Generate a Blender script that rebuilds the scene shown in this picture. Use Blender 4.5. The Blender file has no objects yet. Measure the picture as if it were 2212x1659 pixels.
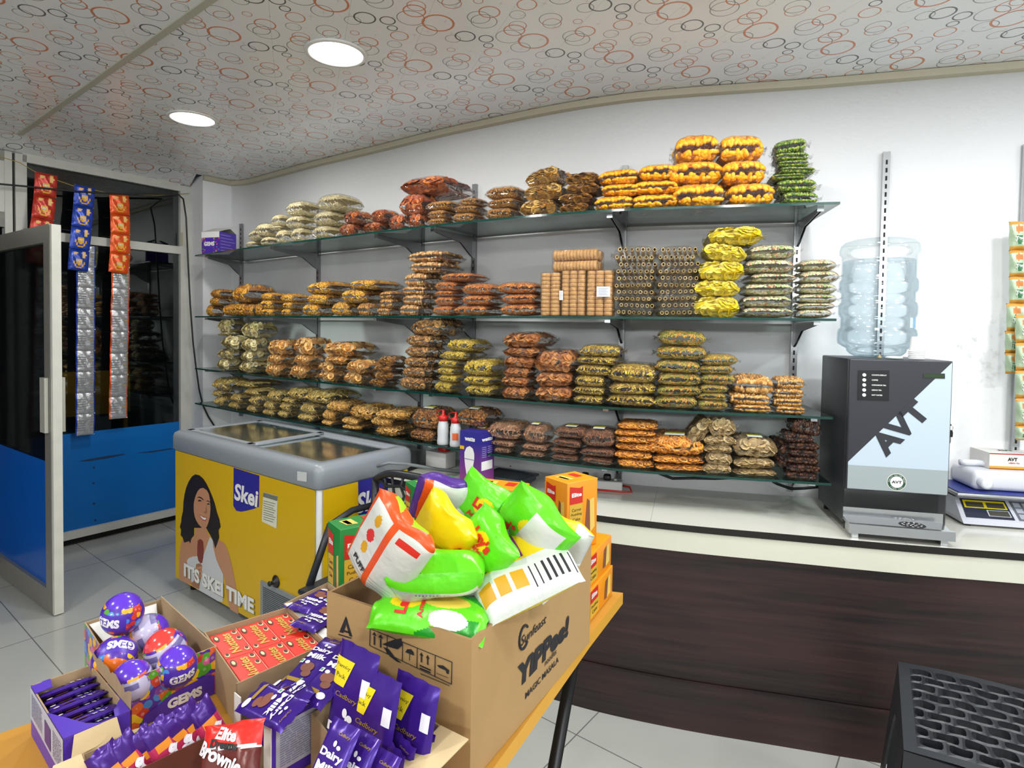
import bpy, math, random
from mathutils import Vector, Matrix
random.seed(7)
SC = bpy.context.scene
COL = SC.collection
PI = math.pi
V = Vector
# ---------------------------------------------------------------- camera model
FPX, CX, CY, CAMZ = 1271.67, 1085.94, 748.28, 1.42
PITCH, ROLL = math.radians(1.735), math.radians(0.858)
_F = V((0, math.cos(PITCH), -math.sin(PITCH)))
_R0 = V((1, 0, 0)); _U0 = V((0, math.sin(PITCH), math.cos(PITCH)))
_R = _R0*math.cos(ROLL) + _U0*math.sin(ROLL)
_U = _U0*math.cos(ROLL) - _R0*math.sin(ROLL)
CAM = V((0, 0, CAMZ))
def ray(x, y): return _F + _R*((x-CX)/FPX) + _U*((CY-y)/FPX)
def atz(x, y, z):
    d = ray(x, y); return CAM + d*((z-CAMZ)/d.z)
def atY(x, y, Y):
    d = ray(x, y); return CAM + d*(Y/d.y)
def atP(x, y, o, n):
    d = ray(x, y); o = V(o); n = V(n); return CAM + d*((o-CAM).dot(n)/d.dot(n))
def proj(P):
    v = V(P)-CAM; k = v.dot(_F)
    return CX+FPX*v.dot(_R)/k, CY-FPX*v.dot(_U)/k

# ---------------------------------------------------------------- mesh builder
ROOTM = {}
def rootmat(o):
    while o.parent is not None: o = o.parent
    return ROOTM.get(o.name, Matrix())
_tc = {}
def text_mesh(s, bold=0.0, shear=0.0):
    k = (s, bold, shear)
    if k in _tc: return _tc[k]
    cu = bpy.data.curves.new('lettering', 'FONT'); cu.body = s; cu.offset = bold; cu.shear = shear
    cu.resolution_u = 3; cu.align_x = 'LEFT'
    ob = bpy.data.objects.new('lettering', cu); COL.objects.link(ob)
    dg = bpy.context.evaluated_depsgraph_get(); dg.update()
    me = bpy.data.meshes.new_from_object(ob.evaluated_get(dg))
    vs = [(v.co.x, v.co.y) for v in me.vertices]; fs = [tuple(p.vertices) for p in me.polygons]
    bpy.data.objects.remove(ob); bpy.data.curves.remove(cu); bpy.data.meshes.remove(me)
    if not vs: vs = [(0, 0)]
    x0 = min(v[0] for v in vs); x1 = max(v[0] for v in vs); y0 = min(v[1] for v in vs); y1 = max(v[1] for v in vs)
    _tc[k] = (vs, fs, x0, x1, y0, y1); return _tc[k]

class MB:
    def __init__(s): s.v = []; s.f = []; s.m = []; s.s = []
    def add(s, vs, fs, mi=0, smooth=False):
        o = len(s.v); s.v += [tuple(v) for v in vs]
        for i, f in enumerate(fs):
            s.f.append(tuple(o+k for k in f)); s.m.append(mi[i] if isinstance(mi, (list, tuple)) else mi); s.s.append(smooth)
        return s
    def box(s, c, size, mi=0, M=None):
        a, b, h = size[0]/2, size[1]/2, size[2]/2; c = V(c)
        vs = [V((x, y, z)) for z in (-h, h) for x, y in ((-a, -b), (a, -b), (a, b), (-a, b))]
        vs = [c+(M@v if M is not None else v) for v in vs]
        return s.add(vs, [(3, 2, 1, 0), (4, 5, 6, 7), (0, 1, 5, 4), (1, 2, 6, 5), (2, 3, 7, 6), (3, 0, 4, 7)], mi)
    def hexa(s, b, t, mi=0):   # 4 bottom + 4 top points (counter-clockwise from above)
        return s.add(list(b)+list(t), [(3, 2, 1, 0), (4, 5, 6, 7), (0, 1, 5, 4), (1, 2, 6, 5), (2, 3, 7, 6), (3, 0, 4, 7)], mi)
    def rbox(s, c, size, r=.004, mi=0, M=None, seg=2):   # box with rounded vertical and horizontal edges
        a, b, h = size[0]/2, size[1]/2, size[2]/2; r = min(r, a*.95, b*.95, h*.95); c = V(c)
        rings = []
        lv = [(-h, r)]+[(-h+r-r*math.cos(t*PI/2/seg), r-r*math.sin(t*PI/2/seg)) for t in range(1, seg+1)]
        lv += [(h-r+r*math.sin(t*PI/2/seg), r-r*math.cos(t*PI/2/seg)) for t in range(0, seg+1)]
        n = 4*(seg+1)
        vs = []
        for z, ins in lv:
            for q, (sx, sy) in enumerate(((1, 1), (-1, 1), (-1, -1), (1, -1))):
                for t in range(seg+1):
                    an = q*PI/2+t*PI/2/seg; rr = r-ins
                    vs.append(V((sx*(a-r)+rr*math.cos(an), sy*(b-r)+rr*math.sin(an), z)))
        vs = [c+(M@v if M is not None else v) for v in vs]
        fs = [tuple(reversed(range(n))), tuple(range((len(lv)-1)*n, len(lv)*n))]
        for k in range(len(lv)-1):
            for i in range(n):
                j = (i+1) % n; fs.append((k*n+i, k*n+j, (k+1)*n+j, (k+1)*n+i))
        o = len(s.f); s.add(vs, fs, mi, True); s.s[o] = s.s[o+1] = False
        return s
    def poly(s, pts, mi=0): return s.add(pts, [tuple(range(len(pts)))], mi)
    def prism(s, pts, ext, mi=0, side=None):   # polygon extruded by a vector
        n = len(pts); e = V(ext); a = [V(p) for p in pts]; b = [p+e for p in a]
        fs = [tuple(reversed(range(n))), tuple(range(n, 2*n))]+[(i, (i+1) % n, n+(i+1) % n, n+i) for i in range(n)]
        return s.add(a+b, fs, [mi, mi]+[side if side is not None else mi]*n)
    def tube(s, pts, r, n=8, mi=0, cap=True):
        pts = [V(p) for p in pts]; R = r if isinstance(r, (list, tuple)) else [r]*len(pts)
        vs = []; up = V((0, 0, 1)); t0 = (pts[1]-pts[0]).normalized()
        if abs(t0.dot(up)) > .95: up = V((1, 0, 0))
        a = t0.cross(up).normalized()
        for i, p in enumerate(pts):
            t = (pts[min(i+1, len(pts)-1)]-pts[max(i-1, 0)]).normalized()
            a = (a-t*a.dot(t)).normalized(); b = t.cross(a)
            for k in range(n):
                an = 2*PI*k/n; vs.append(p+(a*math.cos(an)+b*math.sin(an))*R[i])
        fs = []
        for i in range(len(pts)-1):
            for k in range(n):
                fs.append((i*n+k, i*n+(k+1) % n, (i+1)*n+(k+1) % n, (i+1)*n+k))
        if cap: fs += [tuple(reversed(range(n))), tuple(range((len(pts)-1)*n, len(pts)*n))]
        return s.add(vs, fs, mi, True)
    def lathe(s, prof, n=24, mi=0, c=(0, 0, 0), M=None, cap=(True, True), smooth=True, mis=None):
        c = V(c); vs = []
        for r, z in prof:
            for k in range(n):
                v = V((r*math.cos(2*PI*k/n), r*math.sin(2*PI*k/n), z)); vs.append(c+(M@v if M is not None else v))
        fs = []; ms = []
        for i in range(len(prof)-1):
            for k in range(n):
                fs.append((i*n+k, i*n+(k+1) % n, (i+1)*n+(k+1) % n, (i+1)*n+k)); ms.append(mis[i] if mis else mi)
        s.add(vs, fs, ms, smooth)
        o = len(s.v)-len(vs)
        if cap[0]: s.f.append(tuple(o+k for k in reversed(range(n)))); s.m.append(mis[0] if mis else mi); s.s.append(False)
        if cap[1]: s.f.append(tuple(o+(len(prof)-1)*n+k for k in range(n))); s.m.append(mis[-1] if mis else mi); s.s.append(False)
        return s
    def grid(s, fn, nu, nv, mi=0, smooth=True, closeu=False):   # fn(i/nu, j/nv) -> point ; mi may be a function of cell centre
        vs = []; cu = nu if closeu else nu+1
        for j in range(nv+1):
            for i in range(cu): vs.append(fn(i/nu, j/nv))
        fs = []; ms = []
        for j in range(nv):
            for i in range(nu):
                i2 = (i+1) % cu if closeu else i+1
                fs.append((j*cu+i, j*cu+i2, (j+1)*cu+i2, (j+1)*cu+i)); ms.append(mi((i+.5)/nu, (j+.5)/nv) if callable(mi) else mi)
        return s.add(vs, fs, ms, smooth)
    def text(s, st, o, r, u, h, mi=0, bold=.01, shear=0., align='C', width=None, fn=None, lift=0.0, base=False):
        # cap height-ish h along u, centred on o unless align says otherwise; fn(x, y) maps metres to a point
        vs, fs, x0, x1, y0, y1 = text_mesh(st, bold, shear)
        k = h/(y1-y0) if not base else h/.7; kx = k if width is None else width/(x1-x0)
        ox = {'C': (x0+x1)/2, 'L': x0, 'R': x1}[align]; oy = (y0+y1)/2 if not base else 0
        if fn is None:
            o = V(o); r = V(r).normalized(); u = V(u).normalized(); n = r.cross(u)
            fn = lambda x, y: o+r*x+u*y+n*lift
        return s.add([fn((a-ox)*kx, (b-oy)*k) for a, b in vs], fs, mi)
    def build(s, name, mats, parent=None, local=False):
        me = bpy.data.meshes.new(name)
        vs = s.v
        if parent is not None and not local:
            mi = rootmat(parent).inverted(); vs = [tuple(mi@V(v)) for v in vs]
        me.from_pydata(vs, [], s.f)
        if not isinstance(mats, (list, tuple)): mats = [mats]
        for m in mats: me.materials.append(m)
        me.polygons.foreach_set('material_index', s.m); me.polygons.foreach_set('use_smooth', s.s)
        me.update()
        ob = bpy.data.objects.new(name, me); COL.objects.link(ob)
        if parent is not None: ob.parent = parent
        return ob

def tag(o, label, cat, group=None):
    o['label'] = label; o['category'] = cat
    if group: o['group'] = group
    return o
def thing(name, label, cat, loc=(0, 0, 0), rz=0.0, group=None, M=None):
    o = bpy.data.objects.new(name, None); COL.objects.link(o); o.empty_display_size = .05
    if M is None:
        o.location = loc; o.rotation_euler = (0, 0, rz)
        M = Matrix.Translation(V(loc)) @ Matrix.Rotation(rz, 4, 'Z')
    else: o.matrix_world = M
    ROOTM[o.name] = M
    return tag(o, label, cat, group)
def struct(o): o['kind'] = 'structure'; return o
def copy_thing(root, M):
    r = root.copy(); COL.objects.link(r); r.matrix_world = M; ROOTM[r.name] = M
    for ch in list(root.children):
        c = ch.copy(); COL.objects.link(c); c.parent = r
        for g in list(ch.children):
            d = g.copy(); COL.objects.link(d); d.parent = c
    return r
def frame(o, x, y):   # matrix with given x axis and (approx) y axis
    x = V(x).normalized(); z = x.cross(V(y)).normalized(); y = z.cross(x)
    M = Matrix((x, y, z)).transposed().to_4x4(); M.translation = V(o); return M

# ---------------------------------------------------------------- materials
def lin(c): return c/12.92 if c <= .04045 else ((c+.055)/1.055)**2.4
def hx(h):
    h = h.lstrip('#'); return tuple(lin(int(h[i:i+2], 16)/255) for i in (0, 2, 4))+(1,)
_mc = {}
class NT:
    def __init__(s, m): s.m = m; s.t = m.node_tree; s.t.nodes.clear(); s.out = s.t.nodes.new('ShaderNodeOutputMaterial')
    def n(s, ty, inp=None, **kw):
        nd = s.t.nodes.new(ty)
        for k, v in kw.items(): setattr(nd, k, v)
        for k, v in (inp or {}).items(): s.set(nd, k, v)
        return nd
    def set(s, nd, k, v):
        sk = nd.inputs[k]
        if isinstance(v, bpy.types.NodeSocket): s.t.links.new(v, sk)
        elif isinstance(v, bpy.types.Node): s.t.links.new(v.outputs[0], sk)
        else: sk.default_value = v
    def math(s, op, a, b=0.0, c=0.0):
        return s.n('ShaderNodeMath', {0: a, 1: b, 2: c}, operation=op).outputs[0]
    def mix(s, f, a, b):
        nd = s.n('ShaderNodeMix', data_type='RGBA'); s.set(nd, 0, f); s.set(nd, 6, a); s.set(nd, 7, b); return nd.outputs[2]
    def surf(s, nd): s.t.links.new(nd.outputs[0], s.out.inputs[0])
    def bsdf(s, **k):
        nd = s.n('ShaderNodeBsdfPrincipled')
        al = dict(color='Base Color', rough='Roughness', metal='Metallic', spec='Specular IOR Level', coat='Coat Weight', coatr='Coat Roughness', normal='Normal', em='Emission Color', ems='Emission Strength', sss='Subsurface Weight', trans='Transmission Weight', ior='IOR', alpha='Alpha')
        for a, v in k.items(): s.set(nd, al[a], v)
        return nd
def newmat(name):
    m = bpy.data.materials.new(name); m.use_nodes = True; return m, NT(m)
def mat(name, col, rough=.5, metal=0., spec=.5, coat=0., bump=0., bscale=60., em=0., var=0., vscale=8., noise_rough=0.):
    if name in _mc: return _mc[name]
    m, t = newmat(name); c = hx(col)
    k = dict(color=c, rough=rough, metal=metal, spec=spec, coat=coat)
    if var or bump: tc = t.n('ShaderNodeTexCoord').outputs['Object']
    if var:
        nz = t.n('ShaderNodeTexNoise', {'Vector': tc, 'Scale': vscale, 'Detail': 4.0})
        k['color'] = t.mix(nz.outputs[0], tuple(x*(1-var) for x in c[:3])+(1,), tuple(min(1, x*(1+var)) for x in c[:3])+(1,))
    if bump:
        nb = t.n('ShaderNodeTexNoise', {'Vector': tc, 'Scale': bscale, 'Detail': 3.0})
        k['normal'] = t.n('ShaderNodeBump', {'Strength': bump, 'Height': nb.outputs[0], 'Distance': .01}).outputs[0]
    if em: k['em'] = c; k['ems'] = em
    t.surf(t.bsdf(**k)); _mc[name] = m; return m
def foil(name, col, rough=.22, metal=.35, bump=.35, bscale=28):
    return mat(name, col, rough=rough, metal=metal, bump=bump, bscale=bscale)
WHITE = mat('white_paint_print', '#f2f2f0', .5)
BLACK = mat('black_print', '#16181b', .5)
# ---------------------------------------------------------------- plan curves
ZC, ZK = 2.46, 0.735      # ceiling, counter top
SHZ = {1: 1.8845, 2: 1.4731, 3: 1.1225, 4: .8851}
def smooth_curve(P, n=160, k=8):
    t = [0]
    for a, b in zip(P, P[1:]): t.append(t[-1]+math.dist(a, b))
    def at(s):
        for i in range(len(P)-1):
            if s <= t[i+1] or i == len(P)-2:
                q = (s-t[i])/(t[i+1]-t[i]); return (P[i][0]+(P[i+1][0]-P[i][0])*q, P[i][1]+(P[i+1][1]-P[i][1])*q)
    Q = [at(t[-1]*i/(n-1)) for i in range(n)]
    out = []
    for i in range(n):
        kk = min(k, i, n-1-i); sx = sy = sw = 0
        for j in range(-kk, kk+1):
            w = 1+math.cos(PI*j/(kk+1)); sx += Q[i+j][0]*w; sy += Q[i+j][1]*w; sw += w
        out.append((sx/sw, sy/sw))
    return out
FRONT = smooth_curve([(-2.084, 3.983), (-1.436, 3.469), (-.981, 3.146), (-.54, 2.819), (-.176, 2.583), (-.023, 2.487), (.20, 2.365), (.4455, 2.2585), (.75, 2.18), (1.181, 2.088)])
def tang(P):
    T = []
    for i in range(len(P)):
        a = P[max(i-1, 0)]; b = P[min(i+1, len(P)-1)]; d = math.dist(a, b); T.append(((b[0]-a[0])/d, (b[1]-a[1])/d))
    return T
def offset(P, e):  # e > 0 : towards the wall
    return [(p[0]-t[1]*e, p[1]+t[0]*e) for p, t in zip(P, tang(P))]
def at_px(P, x, z=1.3):   # point and tangent of a plan curve where the photo column x meets it
    T = tang(P); best = None
    for i in range(len(P)-1):
        x0 = proj((P[i][0], P[i][1], z))[0]; x1 = proj((P[i+1][0], P[i+1][1], z))[0]
        if (x0-x)*(x1-x) <= 0 and x0 != x1:
            q = (x-x0)/(x1-x0); return V((P[i][0]+(P[i+1][0]-P[i][0])*q, P[i][1]+(P[i+1][1]-P[i][1])*q, 0)), V((T[i][0], T[i][1], 0))
    i = 0 if x < 600 else len(P)-1
    return V((*P[i], 0)), V((*T[i], 0))
SD = .36          # glass depth
GAP = .015
wall_mid = offset(FRONT, SD+GAP)
tl, tr = tang(FRONT)[0], V((.966, -.26))
WALL = [(-1.99, 4.31)]+[p for p in wall_mid if p[0] > -1.9]
WALL += [(WALL[-1][0]+.966*s, WALL[-1][1]-.26*s) for s in (.2, .5, 1., 1.8)]
WALL = smooth_curve(WALL, 200, 5)
# window plane
WO, WE = V((-2.766, 3.664, 0)), V((.604, .797, 0)).normalized()
WN = V((WE.y, -WE.x, 0))          # into the room
def wpl(x, y, off=0.0): return atP(x, y, WO+WN*off, WN)
def wt(x, y=700, off=0.): return (wpl(x, y, off)-WO).dot(WE)
def W3(t, z, off=0.): p = WO+WE*t+WN*off; return V((p.x, p.y, z))

# ---------------------------------------------------------------- setting materials
def wall_mat():
    m, t = newmat('wall_paint'); tc = t.n('ShaderNodeTexCoord').outputs['Object']
    n1 = t.n('ShaderNodeTexNoise', {'Vector': tc, 'Scale': 1.3, 'Detail': 5.0})
    n2 = t.n('ShaderNodeTexNoise', {'Vector': tc, 'Scale': 26.0, 'Detail': 4.0, 'Roughness': .65})
    base = t.mix(n1.outputs[0], (.70, .715, .725, 1), (.78, .79, .80, 1))
    # scuffed patch on the wall to the right of the machine
    c = atY(2110, 745, 2.26)
    d = t.n('ShaderNodeVectorMath', {0: tc, 1: (c.x, c.y, c.z)}, operation='DISTANCE').outputs['Value']
    near = t.n('ShaderNodeMapRange', {0: d, 1: .04, 2: .30, 3: 1.0, 4: 0.0}).outputs[0]
    sp = t.n('ShaderNodeMapRange', {0: n2.outputs[0], 1: .52, 2: .72, 3: 0.0, 4: .75}).outputs[0]
    f = t.math('MULTIPLY', near, sp)
    sc = t.n('ShaderNodeMapRange', {0: n2.outputs[0], 1: .70, 2: .78, 3: 0.0, 4: .25}).outputs[0]
    f = t.math('MAXIMUM', f, sc)
    col = t.mix(f, base, (.36, .36, .36, 1))
    bp = t.n('ShaderNodeBump', {'Strength': .12, 'Height': n2.outputs[0], 'Distance': .01}).outputs[0]
    t.surf(t.bsdf(color=col, rough=.55, normal=bp)); return m
M_WALL = wall_mat()

def floor_mat():
    m, t = newmat('floor_tiles'); tc = t.n('ShaderNodeTexCoord').outputs['Object']
    mp = t.n('ShaderNodeMapping', {'Vector': tc}, vector_type='POINT')
    sub = t.n('ShaderNodeVectorMath', {0: tc, 1: (-2.3584, 3.4554, 0)}, operation='SUBTRACT').outputs[0]
    ro = t.n('ShaderNodeVectorRotate', {'Vector': sub, 'Angle': -.9032}, rotation_type='Z_AXIS').outputs[0]
    sx = t.n('ShaderNodeSeparateXYZ', {0: ro})
    def line(v, p):
        q = t.math('PINGPONG', v, p/2); return t.math('LESS_THAN', q, .0022)
    f = t.math('MAXIMUM', line(sx.outputs[0], .5076), line(sx.outputs[1], .7395))
    nz = t.n('ShaderNodeTexNoise', {'Vector': tc, 'Scale': 3.0, 'Detail': 6.0})
    base = t.mix(nz.outputs[0], (.34, .35, .325, 1), (.41, .42, .39, 1))
    col = t.mix(f, base, (.13, .128, .115, 1))
    t.surf(t.bsdf(color=col, rough=t.n('ShaderNodeMapRange', {0: nz.outputs[0], 3: .10, 4: .22}).outputs[0], spec=.55)); return m
M_FLOOR = floor_mat()

def ceiling_mat(fold=None):
    m, t = newmat('ceiling_rings'); tc = t.n('ShaderNodeTexCoord').outputs['Object']
    o = atz(1435/2.962, 220/2.962, ZC)
    sub = t.n('ShaderNodeVectorMath', {0: tc, 1: (o.x, o.y, 0)}, operation='SUBTRACT').outputs[0]
    al = t.n('ShaderNodeVectorMath', {0: sub, 1: (-.33, .944, 0)}, operation='DOT_PRODUCT').outputs['Value']
    pe = t.n('ShaderNodeVectorMath', {0: sub, 1: (.944, .33, 0)}, operation='DOT_PRODUCT').outputs['Value']
    p = t.n('ShaderNodeCombineXYZ', {0: al, 1: pe, 2: 0.0}).outputs[0]
    L = .351
    def dist(a, b):
        s1 = t.n('ShaderNodeVectorMath', {0: p, 1: (a, b, 0)}, operation='SUBTRACT').outputs[0]
        wr = t.n('ShaderNodeVectorMath', {0: s1, 1: (L/2, L/2, 1), 2: (-L/2, -L/2, -1)}, operation='WRAP').outputs[0]
        return wr, t.n('ShaderNodeVectorMath', {0: wr}, operation='LENGTH').outputs['Value']
    nz = t.n('ShaderNodeTexNoise', {'Vector': tc, 'Scale': .8, 'Detail': 2.0})
    col = t.mix(nz.outputs[0], (.78, .79, .785, 1), (.84, .85, .85, 1))
    # fine star print
    for a, b, R in ((.11, -.06, .05), (.05, .06, .03), (.23, .03, .055), (.30, .11, .035), (.16, .16, .03), (.02, .20, .05), (.27, .24, .04), (.13, .27, .03), (.20, -.10, .03), (.33, .02, .03), (.07, .33, .03)):
        wr, d = dist(a, b); sx = t.n('ShaderNodeSeparateXYZ', {0: wr})
        pr = t.math('MULTIPLY', t.math('ABSOLUTE', sx.outputs[0]), t.math('ABSOLUTE', sx.outputs[1]))
        mk = t.math('MULTIPLY', t.math('LESS_THAN', pr, .0000055*R/.03), t.math('LESS_THAN', d, R*.6))
        col = t.mix(t.math('MULTIPLY', mk, .26), col, (.20, .20, .21, 1))
    vo = t.n('ShaderNodeTexVoronoi', {'Vector': p, 'Scale': 28.0})
    col = t.mix(t.math('MULTIPLY', t.math('LESS_THAN', vo.outputs[0], .07), .22), col, (.2, .2, .2, 1))
    gr, lg, bk, og, ro = (.20, .195, .185, 1), (.27, .265, .25, 1), (.028, .028, .03, 1), (.58, .155, .035, 1), (.52, .17, .085, 1)
    rings = [(.062, -.026, .036, .0033, gr), (-.085, .119, .038, .0033, gr), (.087, .074, .027, .0033, lg), (.001, .257, .046, .0036, gr), (.191, -.003, .038, .0033, gr), (.284, .143, .044, .0034, gr), (.204, .2345, .026, .003, lg),
             (.055, .111, .035, .0058, bk), (.09, .209, .017, .0042, bk), (.045, -.165, .025, .005, bk),
             (.136, -.110, .031, .0042, og), (-.137, .0125, .031, .0032, ro), (-.048, .26, .036, .0052, og), (.27, -.091, .030, .0034, ro), (.171, .0885, .015, .0028, ro), (.2215, .142, .034, .005, og), (0, 0, .0525, .0078, og)]
    for a, b, r, w, c in rings:
        d = dist(a, b)[1]
        mk = t.math('LESS_THAN', t.math('ABSOLUTE', t.math('SUBTRACT', d, r)), w/2)
        col = t.mix(t.math('MULTIPLY', mk, .88), col, c)
    seam = t.math('LESS_THAN', t.math('PINGPONG', t.math('ADD', pe, .09), .125), .0007)
    col = t.mix(t.math('MULTIPLY', seam, .5), col, (.3, .3, .28, 1))
    t.surf(t.bsdf(color=col, rough=.26, spec=.4)); return m
M_CEIL = ceiling_mat()
M_TRIM = mat('cove_strip', '#b3ad98', .45)
M_FRAME = mat('aged_white_frame', '#c3c3bb', .5, var=.12, vscale=14)
M_ALU = mat('brushed_aluminium', '#9d9a91', .38, metal=.55, var=.10, vscale=20)
M_GASK = mat('dark_gasket', '#17160f', .7)
M_BLUE = mat('blue_vinyl', '#0b66b2', .32, spec=.4)
M_BLUED = mat('blue_vinyl_door', '#0a57b4', .22, spec=.5)
M_DARK = mat('dark_gap', '#12110f', .8)

def glass_mat(name, tint, gl=.08, rough=.02):
    m, t = newmat(name)
    lw = t.n('ShaderNodeFresnel', {'IOR': 1.45})
    f = t.math('ADD', t.math('MULTIPLY', lw.outputs[0], .9), gl)
    tr = t.n('ShaderNodeBsdfTransparent', {'Color': tint}); g = t.n('ShaderNodeBsdfGlossy', {'Roughness': rough, 'Color': (.9, .95, .93, 1)})
    mx = t.n('ShaderNodeMixShader', {0: f, 1: tr.outputs[0], 2: g.outputs[0]}); t.surf(mx); return m
M_GLASS = glass_mat('shelf_glass', (.86, .93, .90, 1), .02)
M_GEDGE = mat('green_glass_edge', '#0c3a33', .12, spec=.6)
M_PANE = glass_mat('window_pane', (.62, .66, .68, 1), .05)

# ---------------------------------------------------------------- floor, ceiling, walls
fl = MB(); fl.poly([(-7, -3.2, 0), (4.2, -3.2, 0), (4.2, 9, 0), (-7, 9, 0)]); struct(fl.build('floor', M_FLOOR))
c_a = atz(40, 290, ZC); c_b = atz(424, 376, ZC)
cl = MB()
xl = c_a+(c_a-c_b)*3.2
cl.poly([(4.2, -3.2, ZC), (4.2, 2.2, ZC)]+[(x, y, ZC) for x, y in reversed(WALL) if x > -1.98]+[(-1.99, 4.31, ZC), (c_b.x, c_b.y, ZC), (c_a.x, c_a.y, ZC), (xl.x, xl.y, ZC), (xl.x, -3.2, ZC)])
struct(cl.build('ceiling', M_CEIL))
wb = MB()
n = len(WALL)
wb.add([(x, y, 0) for x, y in WALL]+[(x, y, ZC) for x, y in WALL]+[(x+.1, y+.15, 0) for x, y in WALL]+[(x+.1, y+.15, ZC) for x, y in WALL],
       [(i, i+1, n+i+1, n+i) for i in range(n-1)]+[(2*n+i+1, 2*n+i, 3*n+i, 3*n+i+1) for i in range(n-1)]+[(n+i, n+i+1, 3*n+i+1, 3*n+i) for i in range(n-1)], 0, True)
struct(wb.build('wall_back', M_WALL))
# cove strip along wall and ceiling
cv = MB(); path = [(x, y) for x, y in WALL]
inn = [(x+t[1]*.022, y-t[0]*.022) for (x, y), t in zip(path, tang(path))]
cv.add([(x, y, ZC-.036) for x, y in path]+[(x, y, ZC-.030) for x, y in inn]+[(x, y, ZC-.002) for x, y in inn], [(i, i+1, n+i+1, n+i) for i in range(n-1)]+[(n+i, n+i+1, 2*n+i+1, 2*n+i) for i in range(n-1)], 0, False)
struct(cv.build('trim_1', M_TRIM))
# pillar between shelves and window: face, reveal
pc = V((-1.99, 4.31, 0)); pl = V((c_b.x, c_b.y, 0))+V((.03, .03, 0)); pr_ = W3(wt(409, 700), 0)
pw = MB(); pts = [pl, pc, pc+V((-.05, .5, 0)), pr_+V((-.1, .5, 0)), pr_]
pw.prism([V((p.x, p.y, 0)) for p in reversed(pts)], (0, 0, ZC))
struct(pw.build('wall_left', M_WALL))
cs = MB(); d = (pc-pl).normalized(); nn = V((d.y, -d.x, 0))
cs.hexa([pl+V((0, 0, ZC-.036)), pl+nn*.02+V((0, 0, ZC-.030)), pc+nn*.02+V((0, 0, ZC-.030)), pc+V((0, 0, ZC-.036))], [pl+V((0, 0, ZC-.002)), pl+nn*.02+V((0, 0, ZC-.002)), pc+nn*.02+V((0, 0, ZC-.002)), pc+V((0, 0, ZC-.002))])
struct(cs.build('trim_2', M_TRIM))
# seam strip across the ceiling
sm = MB(); a = atz(42, 290, ZC); b = atz(452, 0, ZC); b = a+(b-a)*2.4; d = (b-a).normalized(); nn = V((-d.y, d.x, 0))*.013
sm.hexa([a-nn-V((0, 0, .006)), b-nn-V((0, 0, .006)), b+nn-V((0, 0, .006)), a+nn-V((0, 0, .006))], [a-nn, b-nn, b+nn, a+nn]); struct(sm.build('trim_3', mat('seam_strip', '#b5b3a3', .4)))
# sloping soffit down to the window head
s0 = W3(wt(47, 345), wpl(47, 336).z); s1 = W3(wt(409, 405), wpl(400, 403).z)
zh = (s0.z+s1.z)/2
sf = MB(); tA, tB = wt(47, 345)-1.6, wt(409, 405)
ca2 = c_a+(c_a-c_b).normalized()*1.6
sf.poly([W3(tA, zh), W3(tB, zh), c_b, ca2]); struct(sf.build('ceiling_soffit', M_CEIL))
# rest of the shop, behind the camera
for nm, q in (('wall_front', [(-7, -3.2), (4.2, -3.2)]), ('wall_right', [(4.2, -3.2), (4.2, 2.4)])):
    w = MB(); (x0, y0), (x1, y1) = q; w.poly([(x0, y0, 0), (x1, y1, 0), (x1, y1, ZC), (x0, y0, ZC)]); struct(w.build(nm, M_WALL))
w = MB(); w.poly([(xl.x, -3.2, 0), (xl.x, -3.2, ZC), (xl.x, xl.y, ZC), (xl.x, xl.y, 0)]); struct(w.build('wall_side', M_WALL))

# ---------------------------------------------------------------- window with blue lower panel
def wbar(mb, t0, t1, z0, z1, d0=-.02, d1=.03, mi=0):
    A = [W3(t0, z0, d0), W3(t0, z0, d1), W3(t1, z0, d1), W3(t1, z0, d0)]; B = [V((p.x, p.y, z1)) for p in A]; mb.hexa(A, B, mi)
tL, tS, tR = wt(47, 500), wt(386, 600), wt(409, 600)
zb0, zb1, zt0 = 0.045, wpl(260, 1122).z, (wpl(130, 938).z+wpl(383, 912).z)/2
ztr0, ztr1 = (wpl(130, 523).z+wpl(385, 549).z)/2, (wpl(130, 505).z+wpl(385, 532).z)/2
zhd = (wpl(60, 352).z+wpl(385, 415).z)/2
fr = MB()
wbar(fr, tL-.035, tL+.02, 0, zh); wbar(fr, tS, tR+.01, 0, zh); wbar(fr, tL, tS, zhd, zh+.01); wbar(fr, tL, tS, ztr0, ztr1); wbar(fr, tL, tS, zb0, zb1)
wf = fr.build('window_1', M_FRAME); struct(wf)
g = MB(); wbar(g, tL+.02, tS, zt0, ztr0, -.004, .0); g.build('window_pane', M_PANE, wf)
g = MB(); wbar(g, tL+.02, tS, ztr1, zhd, -.004, .0); g.build('window_pane', M_PANE, wf)
g = MB(); wbar(g, tL+.02, tS, zb1, zt0, -.006, .004); g.build('blue_panel', M_BLUE, wf)
g = MB()
pts = [wpl(x, y, .006) for x, y in ((168, 997), (190, 992), (230, 985), (270, 980), (269, 982), (232, 990), (192, 996))]; g.poly(pts)
pts = [wpl(x, y, .006) for x, y in ((290, 979), (330, 974), (372, 968), (372, 970), (330, 977))]; g.poly(pts)
for x, y in ((203, 1010), (202, 1044), (203, 1088), (206, 1124)): g.poly([wpl(x+2.6*math.cos(k), y+2.2*math.sin(k), .006) for k in [i*PI/4 for i in range(8)]])
g.build('scuff_marks', mat('scuff', '#0a2c4e', .6), wf)
g = MB(); wbar(g, tL, tS, 0, zb0, -.03, -.01); g.build('dark_sill_gap', M_DARK, wf)
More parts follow.
